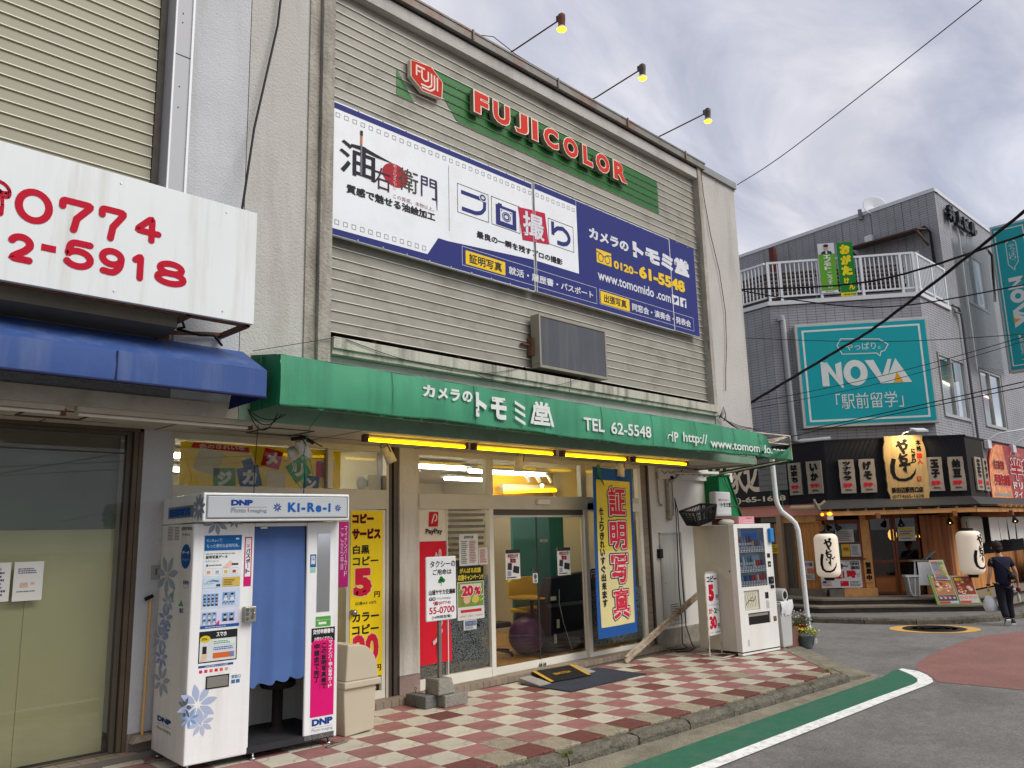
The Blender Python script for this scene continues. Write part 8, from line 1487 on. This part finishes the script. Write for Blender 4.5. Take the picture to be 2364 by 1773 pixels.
notice(NF, 'large white opening hours board with red numerals and two flags behind the lantern', -.765, .135, .45, 1.075, (214, 214, 212), hrs, .05, 'hours_board', 'board')
notice(LF, 'white staff notice with orange figures on the planks left of the lantern', -.60, -.30, .62, 1.06, (200, 198, 200), lambda p, a0, a1, z0, z1: (p.text('スタッフ大募集', a0 + .02, z1 - .12, a1 - .03, z1 - .03, (150, 60, 90), 1, bold=.04), p.rect(a0 + .12, z0 + .15, a1 - .01, z0 + .27, (206, 120, 70), 1), p.small(a0 + .02, z0 + .03, a1 - .02, z0 + .12, 3, (110, 110, 116), 1, 3)), .03)
notice(LF, 'small yellow notice on the grey planks behind the vending machine', -1.45, -1.215, 1.235, 1.455, (222, 196, 40), lambda p, a0, a1, z0, z1: (p.rect(a0 + .02, z1 - .06, a1 - .1, z1 - .02, (120, 160, 60), 1), p.small(a0 + .02, z0 + .03, a1 - .02, z1 - .08, 3, (170, 60, 40), 1, 4)), .03)
notice(NF, 'yellow and white notice on the sliding door glass', 1.07, 1.45, 1.48, 1.80, (196, 196, 184), lambda p, a0, a1, z0, z1: (p.rect(a0 + .03, z1 - .07, a1 - .03, z1 - .02, (206, 180, 50), 1), p.small(a0 + .04, z0 + .14, a1 - .04, z1 - .08, 2, (110, 110, 110), 1, 3), p.rect(a0 + .03, z0 + .10, a1 - .06, z0 + .14, (206, 170, 50), 1), p.small(a0 + .05, z0 + .03, a1 - .08, z0 + .08, 1, (110, 110, 110), 1, 4)), -.09)
t = thing('open_plaque', 'tilted wooden plaque with black brush characters on the door post', 'sign', tuple(NF(.3, .07, .56))); b = MB(M_bm); b.prism([NF(.20, .055, 1.07), NF(.385, .055, 1.06), NF(.39, .055, .565), NF(.205, .055, .56)], tuple(NN * .025)); b.build('plank', t); pr = Print(NF(0, .08, 0), NU, (0, 0, 1), lift=.003); pr.vtext('営業中', .235, .60, .355, 1.03, (30, 24, 22), 1, bold=.08); pr.build('lettering', t)
# lanterns
M_lan = mat('lantern_paper', (226, 214, 198), rough=.7, var=.02)
t = MATS['lantern_paper'].node_tree; P_ = t.nodes['Principled BSDF']; P_.inputs['Emission Color'].default_value = rgb(255, 232, 200); P_.inputs['Emission Strength'].default_value = .10
def lantern(c, r_, h_, lab, turn):
    c = Vector(c); t = thing('paper_lantern', lab, 'lantern', tuple(c), group='white paper lanterns of the restaurant'); b = MB(M_lan); prof = []; n_ = 46
    for i in range(n_ + 1):
        s_ = i / n_; z = s_ * h_; e_ = min(s_, 1 - s_) * 2; rr_ = r_ * (.58 + .42 * min(1, (1 - (1 - min(1, e_ / .28)) ** 2)) ** .5) if e_ < .28 else r_; prof.append((rr_ + (.004 if i % 2 else -.002), z))
    b.lathe(c, prof, 36); b.build('shade', t)
    b = MB(M_blk); b.lathe(c + Vector((0, 0, -.07)), [(r_ * .40, 0), (r_ * .45, .075)], 20); b.lathe(c + Vector((0, 0, h_)), [(r_ * .46, -.005), (r_ * .44, .06)], 20); b.build('cap', t)
    b = MB(M_blk); b.tube([c + Vector((0, 0, h_ + .05)), c + Vector((0, 0, h_ + .2))], .008, 5); b.build('hook', t)
    class CP(Print):
        def P(s, a, c_, L=0):
            an = turn + a / r_; rad = r_ + .007 + L * .001; z = c_ / h_; e_ = min(z, 1 - z) * 2
            if e_ < .28: rad = r_ * (.58 + .42 * (1 - (1 - e_ / .28) ** 2) ** .5) + .007
            return c + Vector((math.sin(an) * rad * 1, -math.cos(an) * rad, c_))
    p = CP((0, 0, 0)); brushlogo(p, -.155, .13, .36, .70, (26, 22, 24)); p.build('lettering', t)
vdir = lambda p: math.atan2(CAMP.x - p[0], -(CAMP.y - p[1]))
c1 = NF(-.76, .9, .745); lantern(c1, .255, .95, 'large white paper lantern with black brush lettering left of the restaurant doors', vdir(c1) - .0)
c2 = NF(2.225, .9, .755); lantern(c2, .25, .925, 'large white paper lantern right of the doors, its lettering turned to the right', vdir(c2) + .85)
# spot lamps under the eave
for i, (F, a, z, b__) in enumerate(((NF, -.42, 1.88, .5), (NF, .99, 1.93, .5), (NF, 1.95, 1.95, .7), (RF, 2.2, 1.95, .8))):
    c = F(a, b__, z); t = thing('eave_spot', ('black spotlight lit under the eave right of the left lantern', 'dark unlit spotlight over the restaurant doors', 'spotlight lit above left of the right lantern', 'bright round spotlight before the white door curtain')[i], 'spotlight', tuple(c), group='spotlights under the restaurant eave'); ax = Vector((-.5 if i != 0 else .5, -.2, -.6)).normalized()
    b = MB(M_blk); b.lathe(c, [(.02, -.03), (.035, 0), (.07, .11), (.075, .12)], 12, ax); b.tube([c, c + Vector((0, 0, .12))], .012, 6); b.build('can', t); b = MB(emis('eave_bulb', (255, 224, 130), 2.2) if i != 1 else MATS['grey_print']); b.lathe(c + ax * .112, [(.066, 0), (.0, .01)], 12, ax); b.build('bulb', t)
t = thing('amber_beacon', 'amber glass lamp pair on the left end of the eave beam', 'lamp', tuple(NF(-.72, .95, 2.0))); b = MB(emis('amber', (255, 170, 30), 1.2)); b.sphere(NF(-.64, .98, 2.13), .05, 10, (1.2, 1.2, .8)); b.sphere(NF(-.80, .98, 2.12), .035, 10); b.build('glass', t); b = MB(M_cap); fbox(b, NF, -.70, -.58, .93, 1.03, 2.0, 2.08); b.build('socket', t)
# noren, side details, banner sign
t = thing('noren_curtain', 'white split door curtain hanging on the side front of the restaurant', 'curtain', tuple(RF(4, .3, 1.4)))
M_nor = mat('noren_cloth', (228, 224, 214), rough=.85, var=.04, scale=3)
for i in range(5):
    a0 = 2.05 + i * .73; b = MB(M_nor); sheet(b, [[RF(a0 + .72 * u_ / 10, .28 + .03 * math.sin(u_ * .9 + i) * (v_ / 6), 1.98 - .57 * v_ / 6 - .01 * math.sin(u_)) for v_ in range(7)] for u_ in range(11)]); b.build('cloth_panel', t)
b = MB(M_tf); b.tube([RF(2.0, .28, 1.99), RF(5.8, .28, 1.99)], .015, 6); b.build('rod', t)
b = MB(mat('hood', (170, 166, 150), rough=.6)); fbox(b, RF, .55, 1.55, .1, .3, 1.35, 2.0); b.top('white_hood', 'pale rounded hood panel behind the right lantern', 'panel', bevel=.06)
t = thing('red_banner_sign', 'red and orange food banner sign with white lettering at the right picture edge', 'sign', tuple(BR(3, .05, 2.4))); b = MB(mat('banner_red2', (156, 40, 44), rough=.4, var=.08)); b.prism([BR(x, .02, z) for x, z in ((1.28, 2.39), (1.30, 2.9), (1.42, 3.35), (1.68, 3.65), (2.1, 3.77), (8, 3.73), (8, 2.38))], tuple(RN * .03)); b.build('board', t)
b = MB(mat('food_photo', (214, 120, 60), rough=.4, var=.35, scale=9, dirt=(230, 196, 150), dirta=.9, dscale=5)); b.poly([BR(x, .054, z) for x, z in ((1.30, 2.41), (1.32, 2.9), (1.44, 3.33), (1.70, 3.62), (2.1, 3.74), (2.6, 3.74), (2.8, 3.1), (3.0, 2.41))]); b.build('food_picture', t)
pr = Print(BR(0, .054, 0), RU, (0, 0, 1), lift=.004); pr.step = .004; CW = (226, 216, 206); pr.text('名古屋名物', 1.66, 3.12, 2.5, 3.36, (150, 40, 30), 1, bold=.08, outline=(230, 220, 200), ow=.05); pr.text('手羽先唐揚', 1.60, 2.72, 2.85, 3.02, (170, 30, 30), 1, bold=.08, outline=(230, 220, 200), ow=.05); pr.text('半額', 3.05, 2.90, 5.1, 3.46, (170, 36, 44), 1, bold=.03, outline=CW, ow=.04); pr.text('ドリンク', 3.1, 2.66, 5.0, 2.86, CW, 1, bold=.05); pr.text('タイムサービス', 3.05, 2.44, 5.9, 2.62, CW, 1, bold=.03); pr.text('FUTABA ビル', 3.2, 3.52, 4.6, 3.64, (214, 170, 160), 1); pr.small(1.5, 2.45, 2.9, 2.58, 1, (170, 170, 160), 1, 4); pr.build('printing', t)
for i, a in enumerate((1.42, 3.45)):
    t = thing('arm_floodlight', ('white box floodlight on a curved arm at the left of the red banner sign', 'white box floodlight on a curved arm over the middle of the red banner sign')[i], 'floodlight', tuple(BR(a, .1, 3.6)), group='curved arm floodlights over the red banner'); b = MB(M_cap); fbox(b, BR, a - .12, a + .14, .02, .12, 3.60, 3.80); b.build('box', t, .01); b = MB(M_cap); b.tube([BR(a, .08, 3.8), BR(a + .1, .3, 3.95), BR(a + .6, .8, 4.05), BR(a + 1.6, .9, 4.1)], .018, 6); b.build('arm', t); b = MB(M_cap); fbox(b, BR, a + 1.5, a + 2.0, .7, 1.1, 4.08, 4.16); b.build('head', t, .01)
# steps
M_stp = mat('step_timber', (92, 84, 74), rough=.85, var=.2, scale=5, dirt=(58, 52, 44), dirta=.6, dscale=2); st_ = thing('restaurant_steps', 'low weathered timber steps curving round the restaurant front', 'steps', tuple(NF(.3, .8, 0)))
def steps(z0, z1, off, m_, name):
    l_ = [LF(-2.6, off, z0), LF(.02, off, z0).lerp(NF(-.62, off, z0), .5) + (LN + NN) * off * .08, NF(2.14, off, z0).lerp(RF(0, off, z0), .5) + (RN + NN) * off * .08, RF(9, off, z0)]
    inner = [LF(-2.6, 0, z0), CA + Vector((0, 0, z0)), CB + Vector((0, 0, z0)), RF(9, 0, z0)]; b = MB(m_)
    for i in range(3): b.prism([l_[i], l_[i + 1], inner[i + 1], inner[i]], (0, 0, z1 - z0)); b2_ = b
    return b.build(name, st_)
steps(0, .10, 1.15, M_stp, 'lower_riser'); steps(.10, .135, 1.22, mat('tread', (124, 114, 100), rough=.8, var=.18, scale=4), 'lower_tread'); steps(.135, .225, .72, M_stp, 'upper_riser'); steps(.225, .262, .80, MATS['tread'], 'upper_tread')
# street furniture in front
t = thing('menu_easel', 'two colourful food menu boards leaning side by side on the restaurant steps', 'menu board', (19.45, -1.95, .14))
eu = Vector((.707, -.707, 0)); EO = Vector((19.17, -1.65, 0)) + Vector((-.12, -.12, 0))
def EF(a, b_, z): lean = (z - .14) * .25; return EO + eu * (a + (z - .14) * -.13) + Vector((.55, .55, 0)) * (lean - b_) + Vector((0, 0, z))
b = MB(mat('easel_back', (120, 150, 70), rough=.6)); b.add([EF(.0, .0, .14), EF(.96, .0, .14), EF(.90, .0, .72), EF(.0, .0, .76), EF(.0, -.04, .14), EF(.96, -.04, .14), EF(.90, -.04, .72), EF(.0, -.04, .76)], [(0, 1, 2, 3), (7, 6, 5, 4), (0, 4, 5, 1), (1, 5, 6, 2), (2, 6, 7, 3), (3, 7, 4, 0)]); b.build('frame', t)
class EP(Print):
    def P(s, a, c, L=0): return EF(a, .006 + L * .002, c)
p = EP((0, 0, 0)); q = random.Random(8)
for k, (x0, x1) in enumerate(((.05, .47), (.50, .92))):
    p.rect(x0, .16, x1, .73, (206, 196, 186)); p.rect(x0 + .01, .34, x1 - .01, .71, ((186, 130, 90), (150, 70, 50))[k], 1)
    for i in range(16): a, c = q.uniform(x0 + .05, x1 - .05), q.uniform(.38, .68); r_ = q.uniform(.025, .055); p.disc(a, c, r_, r_ * .75, q.choice([(214, 170, 140), (190, 90, 70), (222, 206, 190), (206, 130, 80), (120, 70, 60)]), 2 + i * .05, 12); p.disc(a, c, r_ * .5, r_ * .35, q.choice([(206, 60, 60), (226, 180, 90), (230, 220, 200)]), 3 + i * .05, 10)
    p.rect(x0 + .01, .22, x1 - .01, .335, ((60, 84, 100), (206, 190, 176))[k], 2)
    for i in range(4): p.disc(x0 + .07 + i * .095, .28, .036, .028, (206, 120, 110), 3, 10); p.disc(x0 + .07 + i * .095, .28, .018, .014, (230, 200, 180), 3.4, 8)
    p.rect(x0 + .01, .17, x0 + .24, .21, (206, 60, 54), 3); p.rect(x0 + .26, .17, x1 - .01, .21, (190, 200, 206), 3)
p.text('海鮮丼', .53, .62, .70, .69, (222, 200, 50), 4, bold=.06); p.text('すしセット', .07, .295, .30, .325, (226, 220, 160), 4); p.build('printing', t)
t = thing('price_flyer', 'small pastel price flyer propped above the food menu boards', 'flyer', (19.4, -2.0, .66)); b = MB(flat((206, 204, 190))); b.add([EF(.12, .03, .66), EF(.44, .03, .65), EF(.43, .03, 1.07), EF(.12, .03, 1.07)], [(0, 1, 2, 3)]); b.build('sheet', t); p = EP((0, 0, 0)); p.step = .003
for i in range(18): a, c = q.uniform(.15, .38), q.uniform(.70, 1.02); 
p2_ = EP((0, 0, 0)); 
class EP2(Print):
    def P(s, a, c, L=0): return EF(a, .036 + L * .002, c)
p = EP2((0, 0, 0)); p.rect(.14, 1.0, .28, 1.05, (206, 110, 90)); p.rect(.30, .98, .41, 1.05, (150, 180, 90)); p.rect(.14, .88, .26, .98, (140, 180, 206)); p.rect(.28, .86, .41, .96, (206, 200, 120)); p.rect(.14, .76, .27, .86, (222, 170, 160)); p.rect(.29, .74, .41, .84, (196, 190, 80)); p.rect(.14, .67, .40, .72, (150, 120, 140)); p.small(.15, .69, .40, 1.03, 14, (120, 110, 120), 1, 4); p.build('printing', t)
t = thing('umbrella_stand_table', 'grey folding stand with clear bag and book on top behind the menu boards', 'stand', tuple(NF(1.35, .35, .26))); b = MB(mat('grey_top', (140, 132, 122), rough=.6)); fbox(b, NF, 1.12, 1.78, .25, .6, 1.03, 1.06); b.build('top', t); b = MB(M_cap)
for a, b__ in ((1.16, .57), (1.72, .57)): b.tube([NF(a, b__, 1.03), NF(a - .08, b__ + .05, .28)], .013, 6); b.tube([NF(a, b__, 1.03), NF(a + .08, b__ - .2, .28)], .013, 6)
b.build('leg', t); b = MB(MATS['plastic_film']); sheet(b, [[NF(1.2 + .05 * i, .62 + .01 * math.sin(i * 2 + j), 1.02 - .1 * j) for j in range(6)] for i in range(7)]); b.build('clear_bag', t)
b = MB(mat('book_grey', (120, 124, 124), rough=.5)); b.prism([NF(1.38, .4, 1.08), NF(1.6, .4, 1.26), NF(1.62, .4, 1.245), NF(1.40, .4, 1.07)], tuple(NN * .2)); b.top('tilted_display', 'tilted grey display lying on the folding stand', 'display'); b = MB(mat('pebble_grey', (88, 80, 74), rough=.8)); b.sphere(NF(1.56, .42, 1.09), .10, 10, (1.1, .8, .4)); b.top('stone_bundle', 'dark rounded bundle lying beside the tilted display', 'bundle')
t = thing('grey_bin', 'small grey bin with white rim beside the restaurant doors', 'bin', tuple(NF(1.05, .45, .26))); b = MB(mat('bin_dark', (140, 140, 136), rough=.5)); b.prism([NF(.98, .35, .30), NF(1.18, .35, .30), NF(1.2, .35, .72), NF(.94, .35, .72)], tuple(NN * .25)); b.build('body', t, .01); b = MB(M_cap); fbox(b, NF, .93, 1.21, .33, .62, .70, .74); b.tube([NF(.96, .66, .70), NF(.98, .68, .4), NF(1.02, .7, .3), NF(1.15, .72, .3), NF(1.18, .68, .68)], .012, 6); b.build('rim', t)
for i, (a, z0, z1) in enumerate(((4.9, .9, 1.5),)):
    notice(RF, 'vertical strip of small white sheets on the far right door post', a, a + .22, z0 - .1, z1, (176, 180, 178), SM(9, (110, 120, 130), 2), .25)
b = MB(mat('water_box', (150, 146, 138), rough=.7, var=.1)); fbox(b, RF, 4.6, 7.0, .3, .7, .27, .95); b.m(M_blk); fbox(b, RF, 4.8, 6, .35, .7, .95, 1.05); b.top('side_counter', 'low counter box with black top at the right side of the restaurant', 'counter')
# overhead cables
def wire(pts, r_, lab, name='overhead_cable'):
    P3 = [Vector(p) for p in pts]; P3.append(P3[-1] + (P3[-1] - P3[-2]) * 5); o_ = []
    for i in range(len(P3) - 1):
        p0 = P3[max(i - 1, 0)]; p1, p2 = P3[i], P3[i + 1]; p3 = P3[min(i + 2, len(P3) - 1)]
        for k in range(8):
            t_ = k / 8; o_.append(.5 * ((2 * p1) + (p2 - p0) * t_ + (2 * p0 - 5 * p1 + 4 * p2 - p3) * t_ ** 2 + (3 * p1 - p0 - 3 * p2 + p3) * t_ ** 3))
    o_.append(P3[-1]); b = MB(M_blk)
    if r_ > .015:
        for ph in (0, 2.1, 4.2): b.tube([p + Vector((math.sin(i * 1.1 + ph) * r_ * .6, math.cos(i * 1.1 + ph) * r_ * .6, math.cos(i * 1.1 + ph) * r_ * .5)) for i, p in enumerate(o_)], r_ * .7, 6)
    else: b.tube(o_, r_, 6)
    b.top(name, lab, 'cable')
wire([(12.74, -1.1, 3.98), (13.2, -2.5, 4.72), (13.37, -3.33, 5.15), (12.61, -5.56, 6.09), (11.6, -7.2, 6.7)], .019, 'thick twisted black service cable rising from the shop corner to the upper right')
wire([(15.11, .51, 6.92), (15.3, .18, 6.88), (15.44, -2.43, 6.45), (14.11, -5.25, 6.23), (12.4, -7.5, 6.0)], .018, 'twisted black cable crossing in front of the balcony railing')
wire([(15.07, .47, 7.08), (15.3, .19, 6.85), (15.54, -2.34, 5.97), (14.29, -5.11, 5.49), (12.8, -7.2, 5.2)], .013, 'sagging black cable passing just above the teal sign')
wire([(15.3, .7, 5.93), (15.66, -2.23, 5.33), (14.44, -4.99, 4.74), (12.6, -7.4, 4.2)], .006, 'thin wire across the upper part of the teal sign')
wire([(15.49, .94, 4.42), (15.76, -2.11, 4.64), (14.44, -4.98, 4.7), (12.8, -7.1, 4.7)], .006, 'thin wire crossing the white letters of the teal sign')
wire([(15.45, .9, 4.30), (15.72, -2.11, 4.50), (14.40, -4.98, 4.62), (12.8, -7.1, 4.6)], .005, 'second thin wire just below the one across the letters')
wire([(16.24, -.36, 3.86), (16.09, -1.29, 3.9), (14.54, -4.87, 4.01), (12.9, -7.0, 4.0)], .009, 'thin black cable along the bottom edge of the teal sign')
wire([(16.06, .06, 3.69), (16.09, -1.28, 3.84), (14.52, -4.7, 3.91), (12.9, -6.9, 3.88)], .008, 'lowest thin black cable above the black fascia')
wire([(12.70, -1.25, 7.98), (12.15, -2.6, 8.02), (10.98, -5.75, 8.47), (9.9, -8.0, 8.7)], .008, 'single thin wire rising into the sky from the shop roof corner')

# ================================================================ the walking person
FW2 = Vector((.809, .588, 0)); RT = Vector((.588, -.809, 0)); PB = Vector((18.23, -3.12, -.12))
def PP(a, f_, z): return PB + RT * a + FW2 * f_ + Vector((0, 0, z))
M_skin = mat('skin', (186, 140, 112), rough=.6, var=.04); M_hair = mat('dark_hair', (40, 26, 22), rough=.7, var=.3, scale=40, bump=1, bscale=60); M_navy = mat('navy_cotton', (28, 30, 50), rough=.9, var=.1, scale=6); M_trs = mat('black_trousers', (26, 27, 36), rough=.9, var=.12, scale=5)
pers = thing('person', 'person in dark navy t shirt and black trousers walking away carrying shopping', 'person', tuple(PB))
def skin(name, joints, edges, m_, root=0, lv=1, par=None):
    me = bpy.data.meshes.new(name); off = ORG[pers.name]; me.from_pydata([tuple(Vector(j[0]) - off) for j in joints], edges, []); o = bpy.data.objects.new(name, me); COL.objects.link(o); o.parent = par or pers; ORG[o.name] = off
    me.materials.append(m_)
    sk = o.modifiers.new('skin', 'SKIN'); sk.use_smooth_shade = True
    for i, j in enumerate(joints):
        r_ = j[1]; me.skin_vertices[0].data[i].radius = (r_, r_) if not isinstance(r_, tuple) else r_; me.skin_vertices[0].data[i].use_root = (i == root)
    s_ = o.modifiers.new('sub', 'SUBSURF'); s_.levels = lv; s_.render_levels = lv + 1; return o
cx_ = .165
J = [(PP(cx_ + .01, 0, .80), .09), (PP(cx_, 0, 1.0), .09), (PP(cx_, -.01, 1.18), .09), (PP(cx_ - .01, .0, 1.29), .07), (PP(cx_ - .02, .01, 1.36), .05), (PP(cx_ - .03, .02, 1.42), .062), (PP(cx_ - .035, .02, 1.51), .085), (PP(cx_ - .035, .015, 1.58), .05),
     (PP(cx_ - .17, .0, 1.245), .05), (PP(cx_ - .235, -.03, 1.0), .038), (PP(cx_ - .27, .02, .78), .027), (PP(cx_ - .275, .03, .70), .028),
     (PP(cx_ + .16, .0, 1.245), .05), (PP(cx_ + .24, -.02, 1.01), .038), (PP(cx_ + .30, .10, .80), .027), (PP(cx_ + .315, .13, .72), .028),
     (PP(cx_ - .075, 0, .74), .085), (PP(cx_ - .08, -.02, .42), .055), (PP(cx_ - .085, -.16, .10), .038), (PP(cx_ + .085, 0, .74), .085), (PP(cx_ + .10, .12, .42), .055), (PP(cx_ + .11, .10, .08), .038)]
E_ = [(0, 1), (1, 2), (2, 3), (3, 4), (4, 5), (5, 6), (6, 7), (2, 8), (8, 9), (9, 10), (10, 11), (2, 12), (12, 13), (13, 14), (14, 15), (0, 16), (16, 17), (17, 18), (0, 19), (19, 20), (20, 21)]
skin('body', J, E_, M_skin)
JS = [(PP(cx_ + .01, 0, .70), (.165, .15)), (PP(cx_, 0, .88), (.165, .145)), (PP(cx_, -.01, 1.12), (.165, .14)), (PP(cx_, -.005, 1.22), (.12, .10)), (PP(cx_ - .01, .0, 1.30), (.07, .06)), (PP(cx_ - .165, .0, 1.24), (.068, .068)), (PP(cx_ - .215, -.02, 1.09), (.056, .056)), (PP(cx_ + .155, .0, 1.24), (.068, .068)), (PP(cx_ + .215, -.015, 1.09), (.056, .056))]
skin('shirt', JS, [(0, 1), (1, 2), (2, 3), (3, 4), (3, 5), (5, 6), (3, 7), (7, 8)], M_navy)
JT = [(PP(cx_ + .01, 0, .86), (.14, .13)), (PP(cx_ - .075, 0, .68), (.10, .10)), (PP(cx_ - .08, -.02, .42), (.078, .078)), (PP(cx_ - .085, -.15, .13), (.066, .066)), (PP(cx_ + .085, 0, .68), (.10, .10)), (PP(cx_ + .10, .12, .42), (.078, .078)), (PP(cx_ + .11, .10, .10), (.066, .066))]
skin('trousers', JT, [(0, 1), (1, 2), (2, 3), (0, 4), (4, 5), (5, 6)], M_trs)
b = MB(M_hair); b.sphere(PP(cx_ - .035, .0, 1.505), .098, 16, (1, 1, 1.08)); b.sphere(PP(cx_ - .035, -.025, 1.445), .078, 12, (1, 1, 1)); b.build('hair', pers)
b = MB(M_skin); b.sphere(PP(cx_ + .055, .02, 1.47), .02, 8); b.sphere(PP(cx_ - .125, .02, 1.47), .02, 8); b.sphere(PP(cx_ - .035, .115, 1.46), .016, 8); b.build('ear', pers)
for s_, hp in ((-1, PP(cx_ - .275, .03, .70)), (1, PP(cx_ + .315, .13, .72))):
    b = MB(M_skin); b.sphere(hp + Vector((0, 0, -.02)), .034, 10, (.8, .8, 1.2))
    for k in range(4): o_ = RT * (.012 * (k - 1.5)); L_ = (.05, .058, .055, .045)[k]; b.tube([hp + o_ + Vector((0, 0, -.045)), hp + o_ + FW2 * .012 + Vector((0, 0, -.045 - L_ * .6)), hp + o_ + FW2 * .03 + Vector((0, 0, -.045 - L_ * .75))], .0075, 6)
    b.tube([hp + FW2 * .02 + Vector((0, 0, -.01)), hp + FW2 * .045 + Vector((0, 0, -.045)), hp + FW2 * .042 + Vector((0, 0, -.07))], .008, 6); b.build('hand', pers)
b = MB(M_blk); b.lathe(PP(cx_ - .272, .028, .745), [(.034, 0), (.034, .035)], 12); b.build('wristband', pers)
M_sho = mat('black_shoe', (28, 26, 28), rough=.5); M_sol = mat('white_sole', (206, 204, 196), rough=.5)
def shoe(a, f0, z0, pitch, nm):
    T_ = Matrix.Translation(PP(a, f0, z0)) @ Matrix(((RT.x, FW2.x, 0, 0), (RT.y, FW2.y, 0, 0), (0, 0, 1, 0), (0, 0, 0, 1))) @ Matrix.Rotation(pitch, 4, 'X')
    b = MB(M_sho); out_ = [(-.036, -.07), (.036, -.07), (.045, .02), (.048, .10), (.03, .165), (-.01, .175), (-.042, .13), (-.042, .02)]; lo = [T_ @ Vector((x, y, .025)) for x, y in out_]; mi = [T_ @ Vector((x * .95, y, .06 if y < .1 else .045)) for x, y in out_]; hi = [T_ @ Vector((x * .6, y * .5 - .02, .10)) for x, y in out_]; n_ = 8; b.smooth = True
    b.add(lo + mi + hi, [(i, (i + 1) % n_, (i + 1) % n_ + n_, i + n_) for i in range(n_)] + [(i + n_, (i + 1) % n_ + n_, (i + 1) % n_ + 2 * n_, i + 2 * n_) for i in range(n_)] + [[2 * n_ + i for i in range(n_)]]); b.smooth = False
    b.m(M_sol); b.prism([T_ @ Vector((x * 1.08, y * 1.03, .0)) for x, y in out_], T_.to_3x3() @ Vector((0, 0, .026))); b.build(nm, pers)
shoe(cx_ - .085, -.20, .055, math.radians(-52), 'shoe'); shoe(cx_ + .115, .12, .0, 0, 'shoe')
t = thing('plastic_shopping_bag', 'white plastic shopping bag hanging from the left hand of the person', 'bag', tuple(PP(cx_ - .29, .05, .22)))
b = MB(mat('bag_white', (206, 208, 210), rough=.4, var=.06, scale=8, bump=1.2, bscale=14)); c = PP(cx_ - .275, .05, .40); b.smooth = True
rings_ = [(.03, .58), (.07, .54), (.11, .46), (.125, .36), (.11, .27), (.06, .235)]
vs = [];
for r_, z in rings_:
    for j in range(14): a = 2 * PI * j / 14; w_ = 1 + .12 * math.sin(j * 2.3 + z * 30); vs.append(PP(cx_ - .27 + r_ * w_ * math.cos(a), .05 + r_ * .6 * w_ * math.sin(a), z))
b.add(vs, [(i * 14 + j, i * 14 + (j + 1) % 14, (i + 1) * 14 + (j + 1) % 14, (i + 1) * 14 + j) for i in range(5) for j in range(14)] + [[5 * 14 + j for j in range(14)]]); b.smooth = False; b.build('bag_body', t)
b = MB(mat('yellow_knot', (214, 200, 80), rough=.5)); b.lathe(PP(cx_ - .27, .05, .55), [(.03, 0), (.045, .04), (.02, .10)], 8); b.build('yellow_top', t)
t = thing('shoulder_bag', 'black sling bag worn across the back of the person', 'bag', tuple(PP(cx_ + .1, -.16, .9))); b = MB(M_blk); b.sphere(PP(cx_ + .12, -.15, .93), .09, 12, (1.1, .7, .8)); b.build('pouch', t); b = MB(M_blk); b.tube([PP(cx_ - .14, -.10, 1.26), PP(cx_ + .0, -.145, 1.12), PP(cx_ + .12, -.17, .97), PP(cx_ + .22, -.12, .80)], .012, 6); b.build('strap', t)
b = MB(mat('pale_ball', (190, 180, 196), rough=.5)); b.sphere(PP(cx_ + .10, -.20, .68), .028, 10); b.tube([PP(cx_ + .10, -.20, .70), PP(cx_ + .10, -.19, .86)], .003, 4); b.build('ball_charm', t)
b = MB(mat('dark_red_cloth', (96, 24, 34), rough=.8)); b.sphere(PP(cx_ + .285, .08, .66), .05, 8, (1, 1, .9)); b.top('red_pouch', 'dark red pouch held in the right hand of the person', 'pouch')
b = MB(mat('clear_bottle', (176, 182, 180), rough=.2)); b.lathe(PP(cx_ + .27, .06, .43), [(.028, 0), (.03, .02), (.03, .11), (.012, .15), (.012, .17)], 10); b.top('drink_bottle', 'small clear plastic bottle hanging below the right hand', 'bottle')
